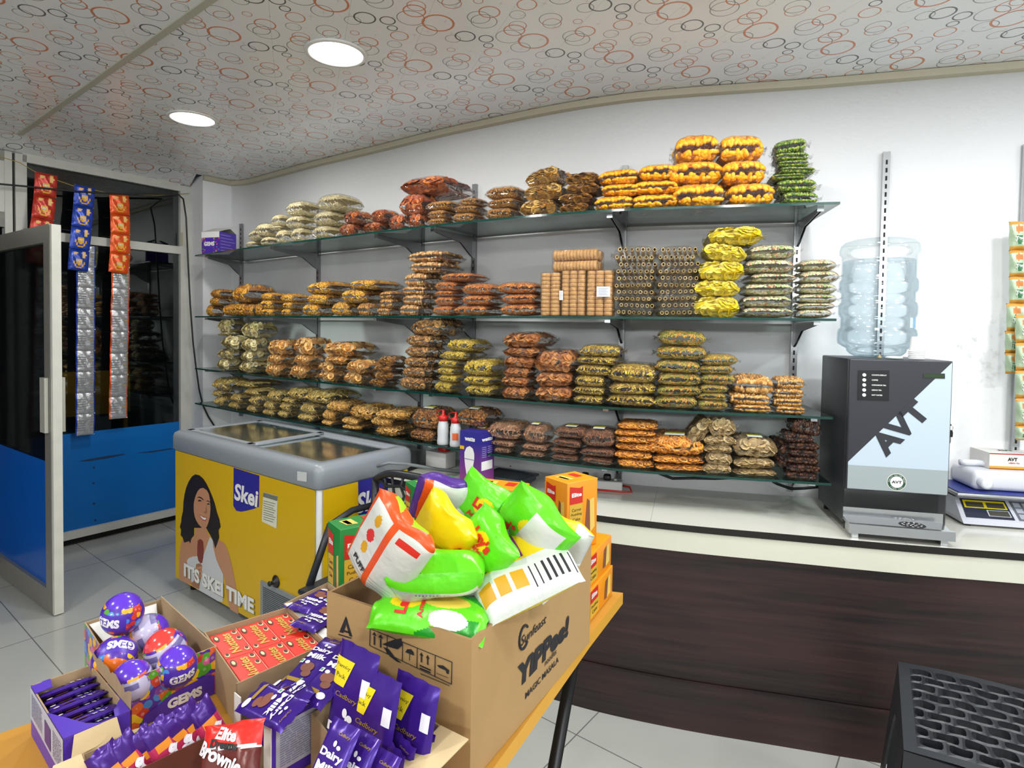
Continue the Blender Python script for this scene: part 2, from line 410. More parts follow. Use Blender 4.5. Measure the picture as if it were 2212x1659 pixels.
# hinge plates on the right stile
g = MB()
for y0, y1 in ((502, 530),): g.hexa([wpl(390, y1, .031), wpl(395, y1, .031), wpl(395, y1, .036), wpl(390, y1, .036)], [wpl(390, y0, .031), wpl(395, y0, .031), wpl(395, y0, .036), wpl(390, y0, .036)])
g.build('latch', mat('aged_latch', '#aaa38c', .5), wf)

# doorway jamb and transom light to the left
tj = tL-.05
jm = MB(); wbar(jm, tj-.035, tj, 0, zh, -.03, .035); wbar(jm, tj-1.3, tj-.035, zpl := wpl(10, 492).z, wpl(10, 478).z+.05, -.02, .03)
wbar(jm, tj-1.3, tj-.03, wpl(10, 350).z, zh, -.02, .03); wbar(jm, tj-.085, tj-.03, zpl, zh, -.02, .03)
dj = jm.build('window_2', M_FRAME); struct(dj)
g = MB(); wbar(g, tj-1.3, tj-.085, wpl(10, 478).z, wpl(10, 350).z, -.004, 0); g.build('window_pane', M_PANE, dj)

# ---------------------------------------------------------------- open glass door
DF = V((-2.150, 2.826, 0)); DH = V((-2.985, 3.405, 0)); DE = (DH-DF).normalized(); DN = V((-DE.y, DE.x, 0)); DN = -DN if DN.y > 0 else DN
DW = (DH-DF).length; DZ = 1.886
def dbar(mb, a0, a1, z0, z1, d0=-.022, d1=.022, mi=0):
    A = [DF+DE*a0+DN*d0, DF+DE*a0+DN*d1, DF+DE*a1+DN*d1, DF+DE*a1+DN*d0]
    if (A[1]-A[0]).cross(A[3]-A[0]).z < 0: A.reverse()
    mb.hexa([V((p.x, p.y, z0)) for p in A], [V((p.x, p.y, z1)) for p in A], mi)
st = MB(); dbar(st, 0.0, .07, .006, DZ, mi=0); dbar(st, .07, DW, .006, .115); dbar(st, .07, DW, DZ-.085, DZ); dbar(st, DW-.06, DW, .115, DZ-.085)
dbar(st, -.002, .0, .006, DZ, -.005, .006, 1)
door = st.build('door_1', [M_ALU, M_GASK]); struct(door)
def dpz(x, y): return atP(x, y, DF+DN*.022, DN)
zbl = dpz(95, 1000).z
g = MB(); dbar(g, .07, DW-.06, zbl, DZ-.085, -.003, .003); g.build('door_glass', M_PANE, door)
g = MB(); dbar(g, .07, DW-.06, .115, zbl, -.005, .005); g.build('blue_film', M_BLUED, door)
g = MB(); dbar(g, -.028, -.004, .006, DZ-.004, -.018, .020, 0); dbar(g, -.004, 0, .01, DZ-.01, -.010, .010, 1); g.build('edge_strip', [M_FRAME, M_GASK], door)
g = MB(); hz0, hz1 = dpz(96, 932).z, dpz(96, 815).z
dbar(g, .015, .075, hz0, hz1, .024, .040); dbar(g, .03, .055, hz0+.02, hz0+.05, .020, .026); dbar(g, .03, .055, hz1-.05, hz1-.02, .020, .026)
dbar(g, .0, .06, hz0, hz1, -.040, -.024); dbar(g, .02, .045, hz0+.02, hz0+.05, -.026, -.020); dbar(g, .02, .045, hz1-.05, hz1-.02, -.026, -.020)
g.build('door_handle', mat('pull_plate', '#b9b7ae', .35, metal=.3), door)

# ---------------------------------------------------------------- night outside the glass; board, blue shape and tub stand in for reflections
M_NIGHT = mat('night_wall', '#14171c', .8)
w = MB(); p = [W3(-3.2, 0, -2.6), W3(4.5, 0, -2.6)]; w.poly([p[0], p[1], p[1]+V((0, 0, 3)), p[0]+V((0, 0, 3))]); struct(w.build('wall_outside', M_NIGHT))
w = MB(); p = [W3(-3.2, 0, -2.6), W3(-3.2, 0, -.02), W3(.85, 0, -.02), W3(4.5, 0, -.6), W3(4.5, 0, -2.6)]; w.poly([q+V((0, 0, .004)) for q in p]); struct(w.build('ground_outside', mat('dark_paving', '#1c1b19', .8)))
yb = MB(); yb.hexa([W3(.05, .62, -1.5), W3(.05, .62, -1.47), W3(.95, .62, -1.47), W3(.95, .62, -1.5)], [W3(.05, 1.0, -1.5), W3(.05, 1.0, -1.47), W3(.95, 1.0, -1.47), W3(.95, 1.0, -1.5)])
for q in (.08, .9): yb.hexa([W3(q, 0, -1.5), W3(q, 0, -1.47), W3(q+.03, 0, -1.47), W3(q+.03, 0, -1.5)], [W3(q, .63, -1.5), W3(q, .63, -1.47), W3(q+.03, .63, -1.47), W3(q+.03, .63, -1.5)])
tag(yb.build('reflection_board', mat('yellow_board', '#b98a12', .6)), 'yellow board standing in the dark outside the window', 'board')
tv = MB()
def tarp(u, v):
    a = -1.0+2*u; r = (1-abs(a)**2.4); b = (v-.5)
    return W3(-.55+.95*u, max(.004, .80*r*(math.cos(b*PI)**.6 if abs(b) < .499 else 0)+.02*math.sin(u*40+v*9)*r), -.75+.55*b)
tv.grid(tarp, 26, 14); tag(tv.build('reflection_mound', mat('blue_tarp', '#101d3e', .55, bump=.3, bscale=14)), 'dark blue covered scooter outside the window', 'scooter')
rt = MB(); q = W3(1.75, .735, -.75); rt.lathe([(.075, 0), (.085, .05), (.088, .055), (.08, .055), (.07, .01)], 20, 0, c=q, cap=(True, True))
tag(rt.build('reflection_tub', mat('red_plastic', '#a31a1c', .4)), 'small red tub on the table outside the window', 'tub')
tb = MB(); tb.hexa([W3(1.5, .70, -1.0), W3(1.5, .70, -.55), W3(2.2, .70, -.55), W3(2.2, .70, -1.0)], [W3(1.5, .734, -1.0), W3(1.5, .734, -.55), W3(2.2, .734, -.55), W3(2.2, .734, -1.0)])
for a, b in ((1.53, -.97), (1.53, -.58), (2.17, -.97), (2.17, -.58)): tb.tube([W3(a, 0, b), W3(a, .7, b)], .015, 8)
tag(tb.build('side_table', mat('dark_timber', '#2a1c14', .6)), 'dark low table outside the window holding a red tub', 'table')
bx = MB(); q = wpl(8, 890, -.5); bx.box((q.x-.15, q.y, .72), (.5, .3, .5), 0); bx.box((q.x-.15, q.y, .235), (.5, .3, .47), 1)
bx.text('N', V((q.x+.03, q.y-.152, .80)), (1, 0, 0), (0, 0, 1), .12, 1, .03)
tag(bx.build('stacked_carton', [mat('pale_carton', '#6d604b', .8), M_DARK]), 'carton marked N standing in the dark beyond the doorway', 'carton')
# ---------------------------------------------------------------- recessed ceiling lamps
M_LAMP = mat('lamp_diffuser', '#ffffff', .5, em=9.0)
M_LRIM = mat('lamp_rim', '#d9d9d4', .4)
l1, l2 = atz(726, 113, ZC), atz(416, 254.5, ZC)
spots = [(l1, 'round recessed ceiling lamp nearer the camera above the freezer side'), (l2, 'round recessed ceiling lamp farther off near the window')]
step = l1-l2
hid = [l1+step, l1+step*2, V((1.0, 1.55, ZC)), V((1.95, 1.35, ZC)), l1-V((1.5, 1.6, 0)), l1-V((.3, 2.6, 0)), l1+V((1.3, -2.9, 0)), V((3.0, .4, ZC))]
for k, (p, lb) in enumerate(spots+[(h, None) for h in hid]):
    R = .099
    if lb is None: lb = ['round recessed ceiling lamp overhead outside the frame'][0]
    t = thing('ceiling_lamp', lb, 'lamp', (p.x, p.y, ZC), group=None if k < 2 else 'ceiling lamps overhead behind the camera')
    r = MB(); r.lathe([(R, -.001), (R+.018, -.002), (R+.016, -.008), (R+.002, -.010), (R, -.004)], 48, 0, cap=(False, False)); r.build('rim', M_LRIM, t, local=True)
    d = MB(); d.lathe([(.001, -.0055), (R, -.0055)], 48, 0, cap=(False, False)); d.build('diffuser', M_LAMP, t, local=True)
    li = bpy.data.lights.new('lamp_light', 'AREA'); li.shape = 'DISK'; li.size = R*2; li.energy = (9.5 if k < 2 else 11.0 if k < 4 else 9.0 if k < 6 else 20.0)
    li.color = (1.0, .985, .95) if k not in (4, 5, 9) else (.93, .97, 1.0)
    lo = bpy.data.objects.new('lamp_light', li); COL.objects.link(lo); lo.parent = t; lo.location = (0, 0, -.012)

# tube lights on the walls behind the camera
for k, (x, y, rz) in enumerate(((-3.0, -3.15, 0), (-.6, -3.15, 0), (1.8, -3.15, 0), (4.14, -.8, PI/2))):
    t = thing('tube_light', 'white tube light fixed high on the wall behind the camera', 'lamp', (x, y, 2.1), rz, group='tube lights behind the camera')
    b = MB(); b.box((0, -.015, 0), (1.25, .03, .05)); b.build('batten', M_LRIM, t, local=True)
    b = MB(); b.tube([(-.6, .018, 0), (.6, .018, 0)], .014, 12); b.build('tube', M_LAMP, t, local=True)
    li = bpy.data.lights.new('tube_lamp', 'AREA'); li.shape = 'RECTANGLE'; li.size = 1.2; li.size_y = .05; li.energy = 26.0; li.color = (.97, .99, 1.0)
    lo = bpy.data.objects.new('tube_lamp', li); COL.objects.link(lo); lo.parent = t; lo.location = (0, .04, 0); lo.rotation_euler = (PI/2, 0, 0)
# ---------------------------------------------------------------- slotted uprights and brackets
M_STEEL = mat('zinc_steel', '#9a9c9e', .32, metal=.8)
M_CHROME = mat('bright_steel', '#c9cccf', .16, metal=.95)
M_SLOT = mat('slot_shadow', '#101113', .8)
def wall_at(px): 
    p, t = at_px(WALL, px, 1.6); return p, t
UPX = [(523, 'leftmost'), (690, 'second'), (913, 'third'), (1025, 'fourth'), (1346, 'fifth'), (1717, 'sixth'), (1903, 'seventh'), (2203, 'eighth')]
ordn = ['first', 'second', 'third', 'fourth', 'fifth', 'sixth', 'seventh', 'eighth']
TOPY = {523: 483, 690: 470, 913: 430, 1025: 400, 1346: 363, 1717: 345, 1903: 338, 2203: 325}
ups = []
for i, (px, nm) in enumerate(UPX):
    p, t = wall_at(px); nrm = V((t.y, -t.x, 0))
    z1 = 2.148; z0 = ZK+.02
    mb = MB(); w2, dp = .0125, .016
    A = [p-t*w2, p-t*w2+nrm*dp, p+t*w2+nrm*dp, p+t*w2]
    mb.hexa([V((q.x, q.y, z0)) for q in reversed(A)], [V((q.x, q.y, z1)) for q in reversed(A)], 0)
    z = z0+.03
    while z < z1-.02:
        c = p+nrm*(dp+.0004)
        for s in (0,):
            mb.poly([c-t*.0035+V((0, 0, z)), c+t*.0035+V((0, 0, z)), c+t*.0035+V((0, 0, z+.018)), c-t*.0035+V((0, 0, z+.018))], 1)
        z += .032
    lb = {6: 'slotted steel upright behind the water bottle', 7: 'slotted steel upright at the right edge behind the hanging snack packs'}.get(i, f'slotted steel shelf upright, {ordn[i]} from the left')
    o = mb.build('shelf_upright', [M_CHROME if i > 4 else M_STEEL, M_SLOT]); tag(o, lb, 'upright', 'slotted uprights on the wall'); ups.append((p, t, nrm))
shname = {1: 'top', 2: 'second', 3: 'third', 4: 'bottom'}
TH = .009
for k in (1, 2, 3, 4):
    z = SHZ[k]-TH-.001
    for i in range(6):
        p, t, nrm = ups[i]; mb = MB()
        a = p+nrm*.018; L = SD-.05
        prof = [(0, 0), (L, 0), (L, -.012), (L*.35, -.035), (.03, -.085), (0, -.10)]
        for s in (-.005, .004):
            mb.prism([a+nrm*x+V((0, 0, z+y))+t*s for x, y in prof], t*.0015, 0)
        mb.hexa([a-t*.006+V((0, 0, z-.0015)), a+nrm*L-t*.006+V((0, 0, z-.0015)), a+nrm*L+t*.006+V((0, 0, z-.0015)), a+t*.006+V((0, 0, z-.0015))], [a-t*.006+V((0, 0, z)), a+nrm*L-t*.006+V((0, 0, z)), a+nrm*L+t*.006+V((0, 0, z)), a+t*.006+V((0, 0, z))], 0)
        mb.hexa([a+nrm*L-t*.014+V((0, 0, z-.014)), a+nrm*(L+.006)-t*.014+V((0, 0, z-.014)), a+nrm*(L+.006)+t*.008+V((0, 0, z-.014)), a+nrm*L+t*.008+V((0, 0, z-.014))], [a+nrm*L-t*.014+V((0, 0, z)), a+nrm*(L+.006)-t*.014+V((0, 0, z)), a+nrm*(L+.006)+t*.008+V((0, 0, z)), a+nrm*L+t*.008+V((0, 0, z))], 1)
        o = mb.build('shelf_bracket', [M_STEEL, M_CHROME]); tag(o, f'steel bracket under the {shname[k]} glass shelf on the {ordn[i]} upright from the left', 'bracket', 'brackets under the glass shelves')
# ---------------------------------------------------------------- glass shelves (two sheets on every level)
jn = min(range(len(FRONT)), key=lambda i: abs(proj((*FRONT[i], 1.5))[0]-938))
BACK = offset(FRONT, SD)
for k in (1, 2, 3, 4):
    for part, (a, b) in (('left', (0, jn)), ('right', (jn, len(FRONT)-1))):
        ix = list(range(a, b+1)); z1 = SHZ[k]; z0 = z1-TH
        fr_ = [FRONT[i] for i in ix]; bk_ = [BACK[i] for i in ix]
        if part == 'right': t = tang(FRONT)[a]; fr_[0] = (fr_[0][0]+t[0]*.003, fr_[0][1]+t[1]*.003); bk_[0] = (bk_[0][0]+t[0]*.003, bk_[0][1]+t[1]*.003)
        m_ = len(ix); mb = MB()
        vs = [(x, y, z0) for x, y in fr_]+[(x, y, z0) for x, y in bk_]+[(x, y, z1) for x, y in fr_]+[(x, y, z1) for x, y in bk_]
        fs = []; ms = []
        for i in range(m_-1):
            fs += [(i, m_+i, m_+i+1, i+1), (2*m_+i, 2*m_+i+1, 3*m_+i+1, 3*m_+i), (i, i+1, 2*m_+i+1, 2*m_+i), (m_+i+1, m_+i, 3*m_+i, 3*m_+i+1)]; ms += [0, 0, 1, 1]
        fs += [(0, 2*m_, 3*m_, m_), (m_-1, 2*m_-1, 4*m_-1, 3*m_-1)]; ms += [1, 1]
        mb.add(vs, fs, ms); o = mb.build('glass_shelf', [M_GLASS, M_GEDGE])
        tag(o, f'{part} clear glass sheet of the {shname[k]} wall shelf with green edge', 'shelf', 'glass wall shelves')
# ---------------------------------------------------------------- curved counter
CE = smooth_curve([(-.515, 2.652), (-.326, 2.54), (-.097, 2.395), (.15, 2.25), (.375, 2.148), (.683, 2.052), (.978, 1.984), (1.314, 1.90), (1.655, 1.838), (2.5, 1.66)], 90, 6)
def tile_top():
    m, t = newmat('counter_tile'); tc = t.n('ShaderNodeTexCoord').outputs['Object']
    nz = t.n('ShaderNodeTexNoise', {'Vector': tc, 'Scale': 2.2, 'Detail': 6.0}); sx = t.n('ShaderNodeSeparateXYZ', {0: tc})
    base = t.mix(nz.outputs[0], (.56, .56, .50, 1), (.66, .66, .60, 1))
    s = t.math('ADD', t.math('MULTIPLY', sx.outputs[0], .94), t.math('MULTIPLY', sx.outputs[1], -.30))
    f = t.math('LESS_THAN', t.math('PINGPONG', t.math('ADD', s, .025), .40), .0012)
    t.surf(t.bsdf(color=t.mix(t.math('MULTIPLY', f, .6), base, (.3, .29, .26, 1)), rough=.12, spec=.55)); return m
M_TILE = tile_top()
def wenge():
    m, t = newmat('wenge_laminate'); tc = t.n('ShaderNodeTexCoord').outputs['UV']
    ob = t.n('ShaderNodeTexCoord').outputs['Object']; sx = t.n('ShaderNodeSeparateXYZ', {0: ob})
    cx = t.n('ShaderNodeCombineXYZ', {0: t.math('MULTIPLY', sx.outputs[0], 1.0), 1: t.math('MULTIPLY', sx.outputs[1], 1.0), 2: t.math('MULTIPLY', sx.outputs[2], 26.0)}).outputs[0]
    n1 = t.n('ShaderNodeTexNoise', {'Vector': cx, 'Scale': 2.2, 'Detail': 8.0, 'Roughness': .62})
    c2 = t.n('ShaderNodeCombineXYZ', {0: t.math('MULTIPLY', sx.outputs[0], 1.6), 1: t.math('MULTIPLY', sx.outputs[1], 1.6), 2: t.math('MULTIPLY', sx.outputs[2], 5.0)}).outputs[0]
    n2 = t.n('ShaderNodeTexNoise', {'Vector': c2, 'Scale': 1.4, 'Detail': 3.0})
    r = t.n('ShaderNodeValToRGB', {0: n1.outputs[0]}); e = r.color_ramp.elements
    e[0].position = .36; e[0].color = (.013, .011, .011, 1); e[1].position = .66; e[1].color = (.040, .023, .021, 1)
    r2 = t.n('ShaderNodeMapRange', {0: n2.outputs[0], 1: .42, 2: .68, 3: 0.0, 4: .55}).outputs[0]
    col = t.mix(r2, r.outputs[0], (.050, .022, .020, 1))
    t.surf(t.bsdf(color=col, rough=.42, spec=.35)); return m
M_WENGE = wenge()
M_BLK = mat('black_edge_band', '#15120f', .35)
M_BAND = mat('cream_tile_band', '#cfd0c0', .2, var=.03)
ct = thing('shop_counter', 'curved shop counter with cream tile top, black edge and dark wood front', 'counter', (0.6, 2.2, 0))
def strip(mb, P, z0, z1, mi=0, P2=None):
    P2 = P2 or P; n = len(P); mb.add([(x, y, z0) for x, y in P]+[(x, y, z1) for x, y in P2], [(i, i+1, n+i+1, n+i) for i in range(n-1)], mi, True)
Cback = []
wl = offset(WALL, -.012)
T_ = tang(CE)
back = [min(wl, key=lambda q: abs((q[0]-p[0])*t[0]+(q[1]-p[1])*t[1])) for p, t in zip(CE, T_)]
# left end edge runs square to the front
n = len(CE)
def slab(mb, F, B, z0, z1, mtop, mfront, mend):
    m_ = len(F); vs = [(x, y, z0) for x, y in F]+[(x, y, z0) for x, y in B]+[(x, y, z1) for x, y in F]+[(x, y, z1) for x, y in B]; fs = []; ms = []
    for i in range(m_-1):
        fs += [(i, m_+i, m_+i+1, i+1), (2*m_+i, 2*m_+i+1, 3*m_+i+1, 3*m_+i), (i, i+1, 2*m_+i+1, 2*m_+i), (m_+i+1, m_+i, 3*m_+i, 3*m_+i+1)]; ms += [mtop, mtop, mfront, mtop]
    fs += [(0, 2*m_, 3*m_, m_), (m_-1, 2*m_-1, 4*m_-1, 3*m_-1)]; ms += [mend, mend]; mb.add(vs, fs, ms)
mb = MB(); slab(mb, CE, back, ZK-.0235, ZK, 0, 1, 1); mb.build('tile_top', [M_TILE, M_BLK], ct)
F2 = offset(CE, .004)
mb = MB(); slab(mb, F2, back, ZK-.098, ZK-.0235, 0, 0, 0); mb.build('cream_band', M_BAND, ct)
F3 = offset(CE, .012)
mb = MB(); slab(mb, F3, offset(CE, .2), .175, ZK-.098, 0, 0, 0); mb.build('front_panel', M_WENGE, ct)
F4 = offset(CE, -.004)
mb = MB(); slab(mb, F4, offset(CE, .2), 0.0, .172, 0, 0, 0); mb.build('plinth', M_WENGE, ct)
# ---------------------------------------------------------------- clear bags of loose snacks
def film_mat():
    m, t = newmat('clear_bag_film'); tc = t.n('ShaderNodeTexCoord').outputs['Object']
    rnd = t.n('ShaderNodeObjectInfo').outputs['Random']
    mp = t.n('ShaderNodeVectorMath', {0: tc, 1: t.n('ShaderNodeCombineXYZ', {0: t.math('MULTIPLY', rnd, 7.0), 1: t.math('MULTIPLY', rnd, 3.0), 2: 0.0}).outputs[0]}, operation='ADD').outputs[0]
    mq = t.n('ShaderNodeVectorMath', {0: mp, 1: (1.0, 1.9, 2.6)}, operation='MULTIPLY').outputs[0]
    n1 = t.n('ShaderNodeTexNoise', {'Vector': mq, 'Scale': 11.0, 'Detail': 2.5, 'Distortion': 1.2})
    bp = t.n('ShaderNodeBump', {'Strength': 1.0, 'Height': n1.outputs[0], 'Distance': .035}).outputs[0]
    fr = t.n('ShaderNodeFresnel', {'IOR': 1.5, 'Normal': bp})
    f = t.math('MINIMUM', t.math('ADD', t.math('MULTIPLY', fr.outputs[0], .42), .0), .45)
    tr = t.n('ShaderNodeBsdfTransparent', {'Color': (.985, .98, .97, 1)}); g = t.n('ShaderNodeBsdfGlossy', {'Roughness': .16, 'Normal': bp})
    mx = t.n('ShaderNodeMixShader', {0: f, 1: tr.outputs[0], 2: g.outputs[0]})
    df = t.n('ShaderNodeBsdfDiffuse', {'Color': (.85, .84, .82, 1)})
    t.surf(t.n('ShaderNodeMixShader', {0: .02, 1: mx.outputs[0], 2: df.outputs[0]})); return m
M_FILM = film_mat()
def fill_mat(name, cols, rough=.55, bump=.3):
    m, t = newmat(name); ri = t.n('ShaderNodeNewGeometry').outputs['Random Per Island']
    r = t.n('ShaderNodeValToRGB', {0: ri}); r.color_ramp.interpolation = 'CONSTANT'; e = r.color_ramp.elements
    while len(e) < len(cols): e.new(1.0)
    for i, c in enumerate(cols): e[i].position = i/len(cols); e[i].color = hx(c)
    tc = t.n('ShaderNodeTexCoord').outputs['Object']; nz = t.n('ShaderNodeTexNoise', {'Vector': tc, 'Scale': 90.0, 'Detail': 3.0})
    k = t.n('ShaderNodeMapRange', {0: nz.outputs[0], 1: .3, 2: .7, 3: .78, 4: 1.12}).outputs[0]
    mu = t.n('ShaderNodeVectorMath', {0: r.outputs[0], 1: k}, operation='MULTIPLY'); t.set(mu, 1, k)
    t.surf(t.bsdf(color=mu.outputs[0], rough=rough, spec=.25, normal=t.n('ShaderNodeBump', {'Strength': bump, 'Height': nz.outputs[0], 'Distance': .004}).outputs[0])); return m
def prof(a, p=4.5, q=.5): return max(0.0, 1-abs(a)**p)**q
AZK = {'corn': .105, 'masala': .095, 'banana': .082, 'cream': .085, 'jack': .085, 'peach': .08, 'tapioca': .08, 'spice': .085, 'tubes': .07}
ASP = [.20, .22, .066]      # size of the prototype bag (x along the shelf, y into it, z up)
def pil(u, v, k=1.0, rng=None):   # u, v in -1..1 ; k: +1 top, -1 bottom
    h = prof(u)*prof(v); x = u*ASP[0]/2*(1-.05*abs(v)**3); y = v*ASP[1]/2*(1-.05*abs(u)**3)
    return x, y, (ASP[2]*(.44+.56*h) if k > 0 else ASP[2]*(.44-.44*h))
def piece(kind, rn, s):
    """one snack piece about the origin, lying in xy"""
    j = lambda a: rn.uniform(1-a, 1+a)
    vs, fs = [], []
    if kind == 'chip':
        r = s*j(.25); n = 9; c = rn.uniform(-.35, .6)/r*.55; e = rn.uniform(.75, 1)
        ring = lambda q: [(r*q*math.cos(2*PI*i/n), r*q*e*math.sin(2*PI*i/n)) for i in range(n)]
        vs = [(0, 0, 0)]+[(x, y, c*x*x) for x, y in ring(.6)]+[(x, y, c*x*x+rn.uniform(-.08, .08)*r) for x, y in ring(1)]
        fs = [(0, 1+i, 1+(i+1) % n) for i in range(n)]+[(1+i, 1+n+i, 1+n+(i+1) % n, 1+(i+1) % n) for i in range(n)]
    elif kind == 'stick':
        L = s*j(.35); w = s*.17*j(.2); m = 4; n = 5; b = rn.uniform(-.5, .5); b2 = rn.uniform(-.3, .3)
        for i in range(m+1):
            q = i/m-.5
            for k in range(n): vs.append((q*L*2, b*(q*q*4)*s*.5+w*math.cos(2*PI*k/n), b2*(q*q*4)*s*.4+w*math.sin(2*PI*k/n)))
        fs = [(i*n+k, i*n+(k+1) % n, (i+1)*n+(k+1) % n, (i+1)*n+k) for i in range(m) for k in range(n)]+[tuple(range(n)), tuple(range(m*n, m*n+n))]
    elif kind == 'puff':
        L = s*j(.3); R = s*.62*j(.12); n = 8; pr = [(-L, .45), (-L*.86, .85), (0, 1.0), (L*.86, .85), (L, .45)]
        for z, q in pr:
            for k in range(n): vs.append((z, R*q*math.cos(2*PI*k/n), R*q*math.sin(2*PI*k/n)))
        fs = [(i*n+k, i*n+(k+1) % n, (i+1)*n+(k+1) % n, (i+1)*n+k) for i in range(4) for k in range(n)]+[tuple(reversed(range(n))), tuple(range(4*n, 5*n))]
    elif kind == 'nut':
        R = s*j(.2); n = 7; a, b, c = R*j(.25), R*j(.25), R*j(.2)
        vs = [(0, 0, -c)]
        for z in (-.55, .1, .65):
            q = math.sqrt(1-z*z)
            for k in range(n): vs.append((a*q*math.cos(2*PI*k/n)*j(.1), b*q*math.sin(2*PI*k/n)*j(.1), c*z))
        vs.append((0, 0, c)); fs = [(0, 1+(k+1) % n, 1+k) for k in range(n)]
        for i in range(2): fs += [(1+i*n+k, 1+i*n+(k+1) % n, 1+(i+1)*n+(k+1) % n, 1+(i+1)*n+k) for k in range(n)]
        fs += [(1+2*n+k, 1+2*n+(k+1) % n, 1+3*n) for k in range(n)]
    elif kind == 'loop':     # twisted ring of dough
        R = s*j(.2); w = s*.26; m = 9; n = 5; e = rn.uniform(.45, .9)
        for i in range(m):
            a = 2*PI*i/m; cx_, cy_, cz = R*math.cos(a), R*e*math.sin(a), s*.25*math.sin(2*a+rn.random())
            for k in range(n):
                q = 2*PI*k/n; vs.append((cx_+w*math.cos(q)*math.cos(a), cy_+w*math.cos(q)*math.sin(a), cz+w*math.sin(q)))
        fs = [(i*n+k, i*n+(k+1) % n, ((i+1) % m)*n+(k+1) % n, ((i+1) % m)*n+k) for i in range(m) for k in range(n)]
    elif kind == 'flake':
        a, b = s*j(.5), s*.7*j(.5); z = rn.uniform(-.3, .3)*s
        vs = [(-a, -b, 0), (a, -b*.6, z), (a*.8, b, 0), (-a*.7, b, -z), (0, 0, s*.28)]; fs = [(0, 1, 4), (1, 2, 4), (2, 3, 4), (3, 0, 4)]
    elif kind == 'tube':
        L = s*2.2*j(.1); n = 10; R, r = s*.62, s*.46
        for x in (-L, L):
            for q in (R, r):
                for k in range(n): vs.append((x, q*math.cos(2*PI*k/n), q*math.sin(2*PI*k/n)))
        for k in range(n):
            k2 = (k+1) % n; fs += [(k, k2, 2*n+k2, 2*n+k), (n+k2, n+k, 3*n+k, 3*n+k2), (k2, k, n+k, n+k2), (2*n+k, 2*n+k2, 3*n+k2, 3*n+k)]
    return vs, fs
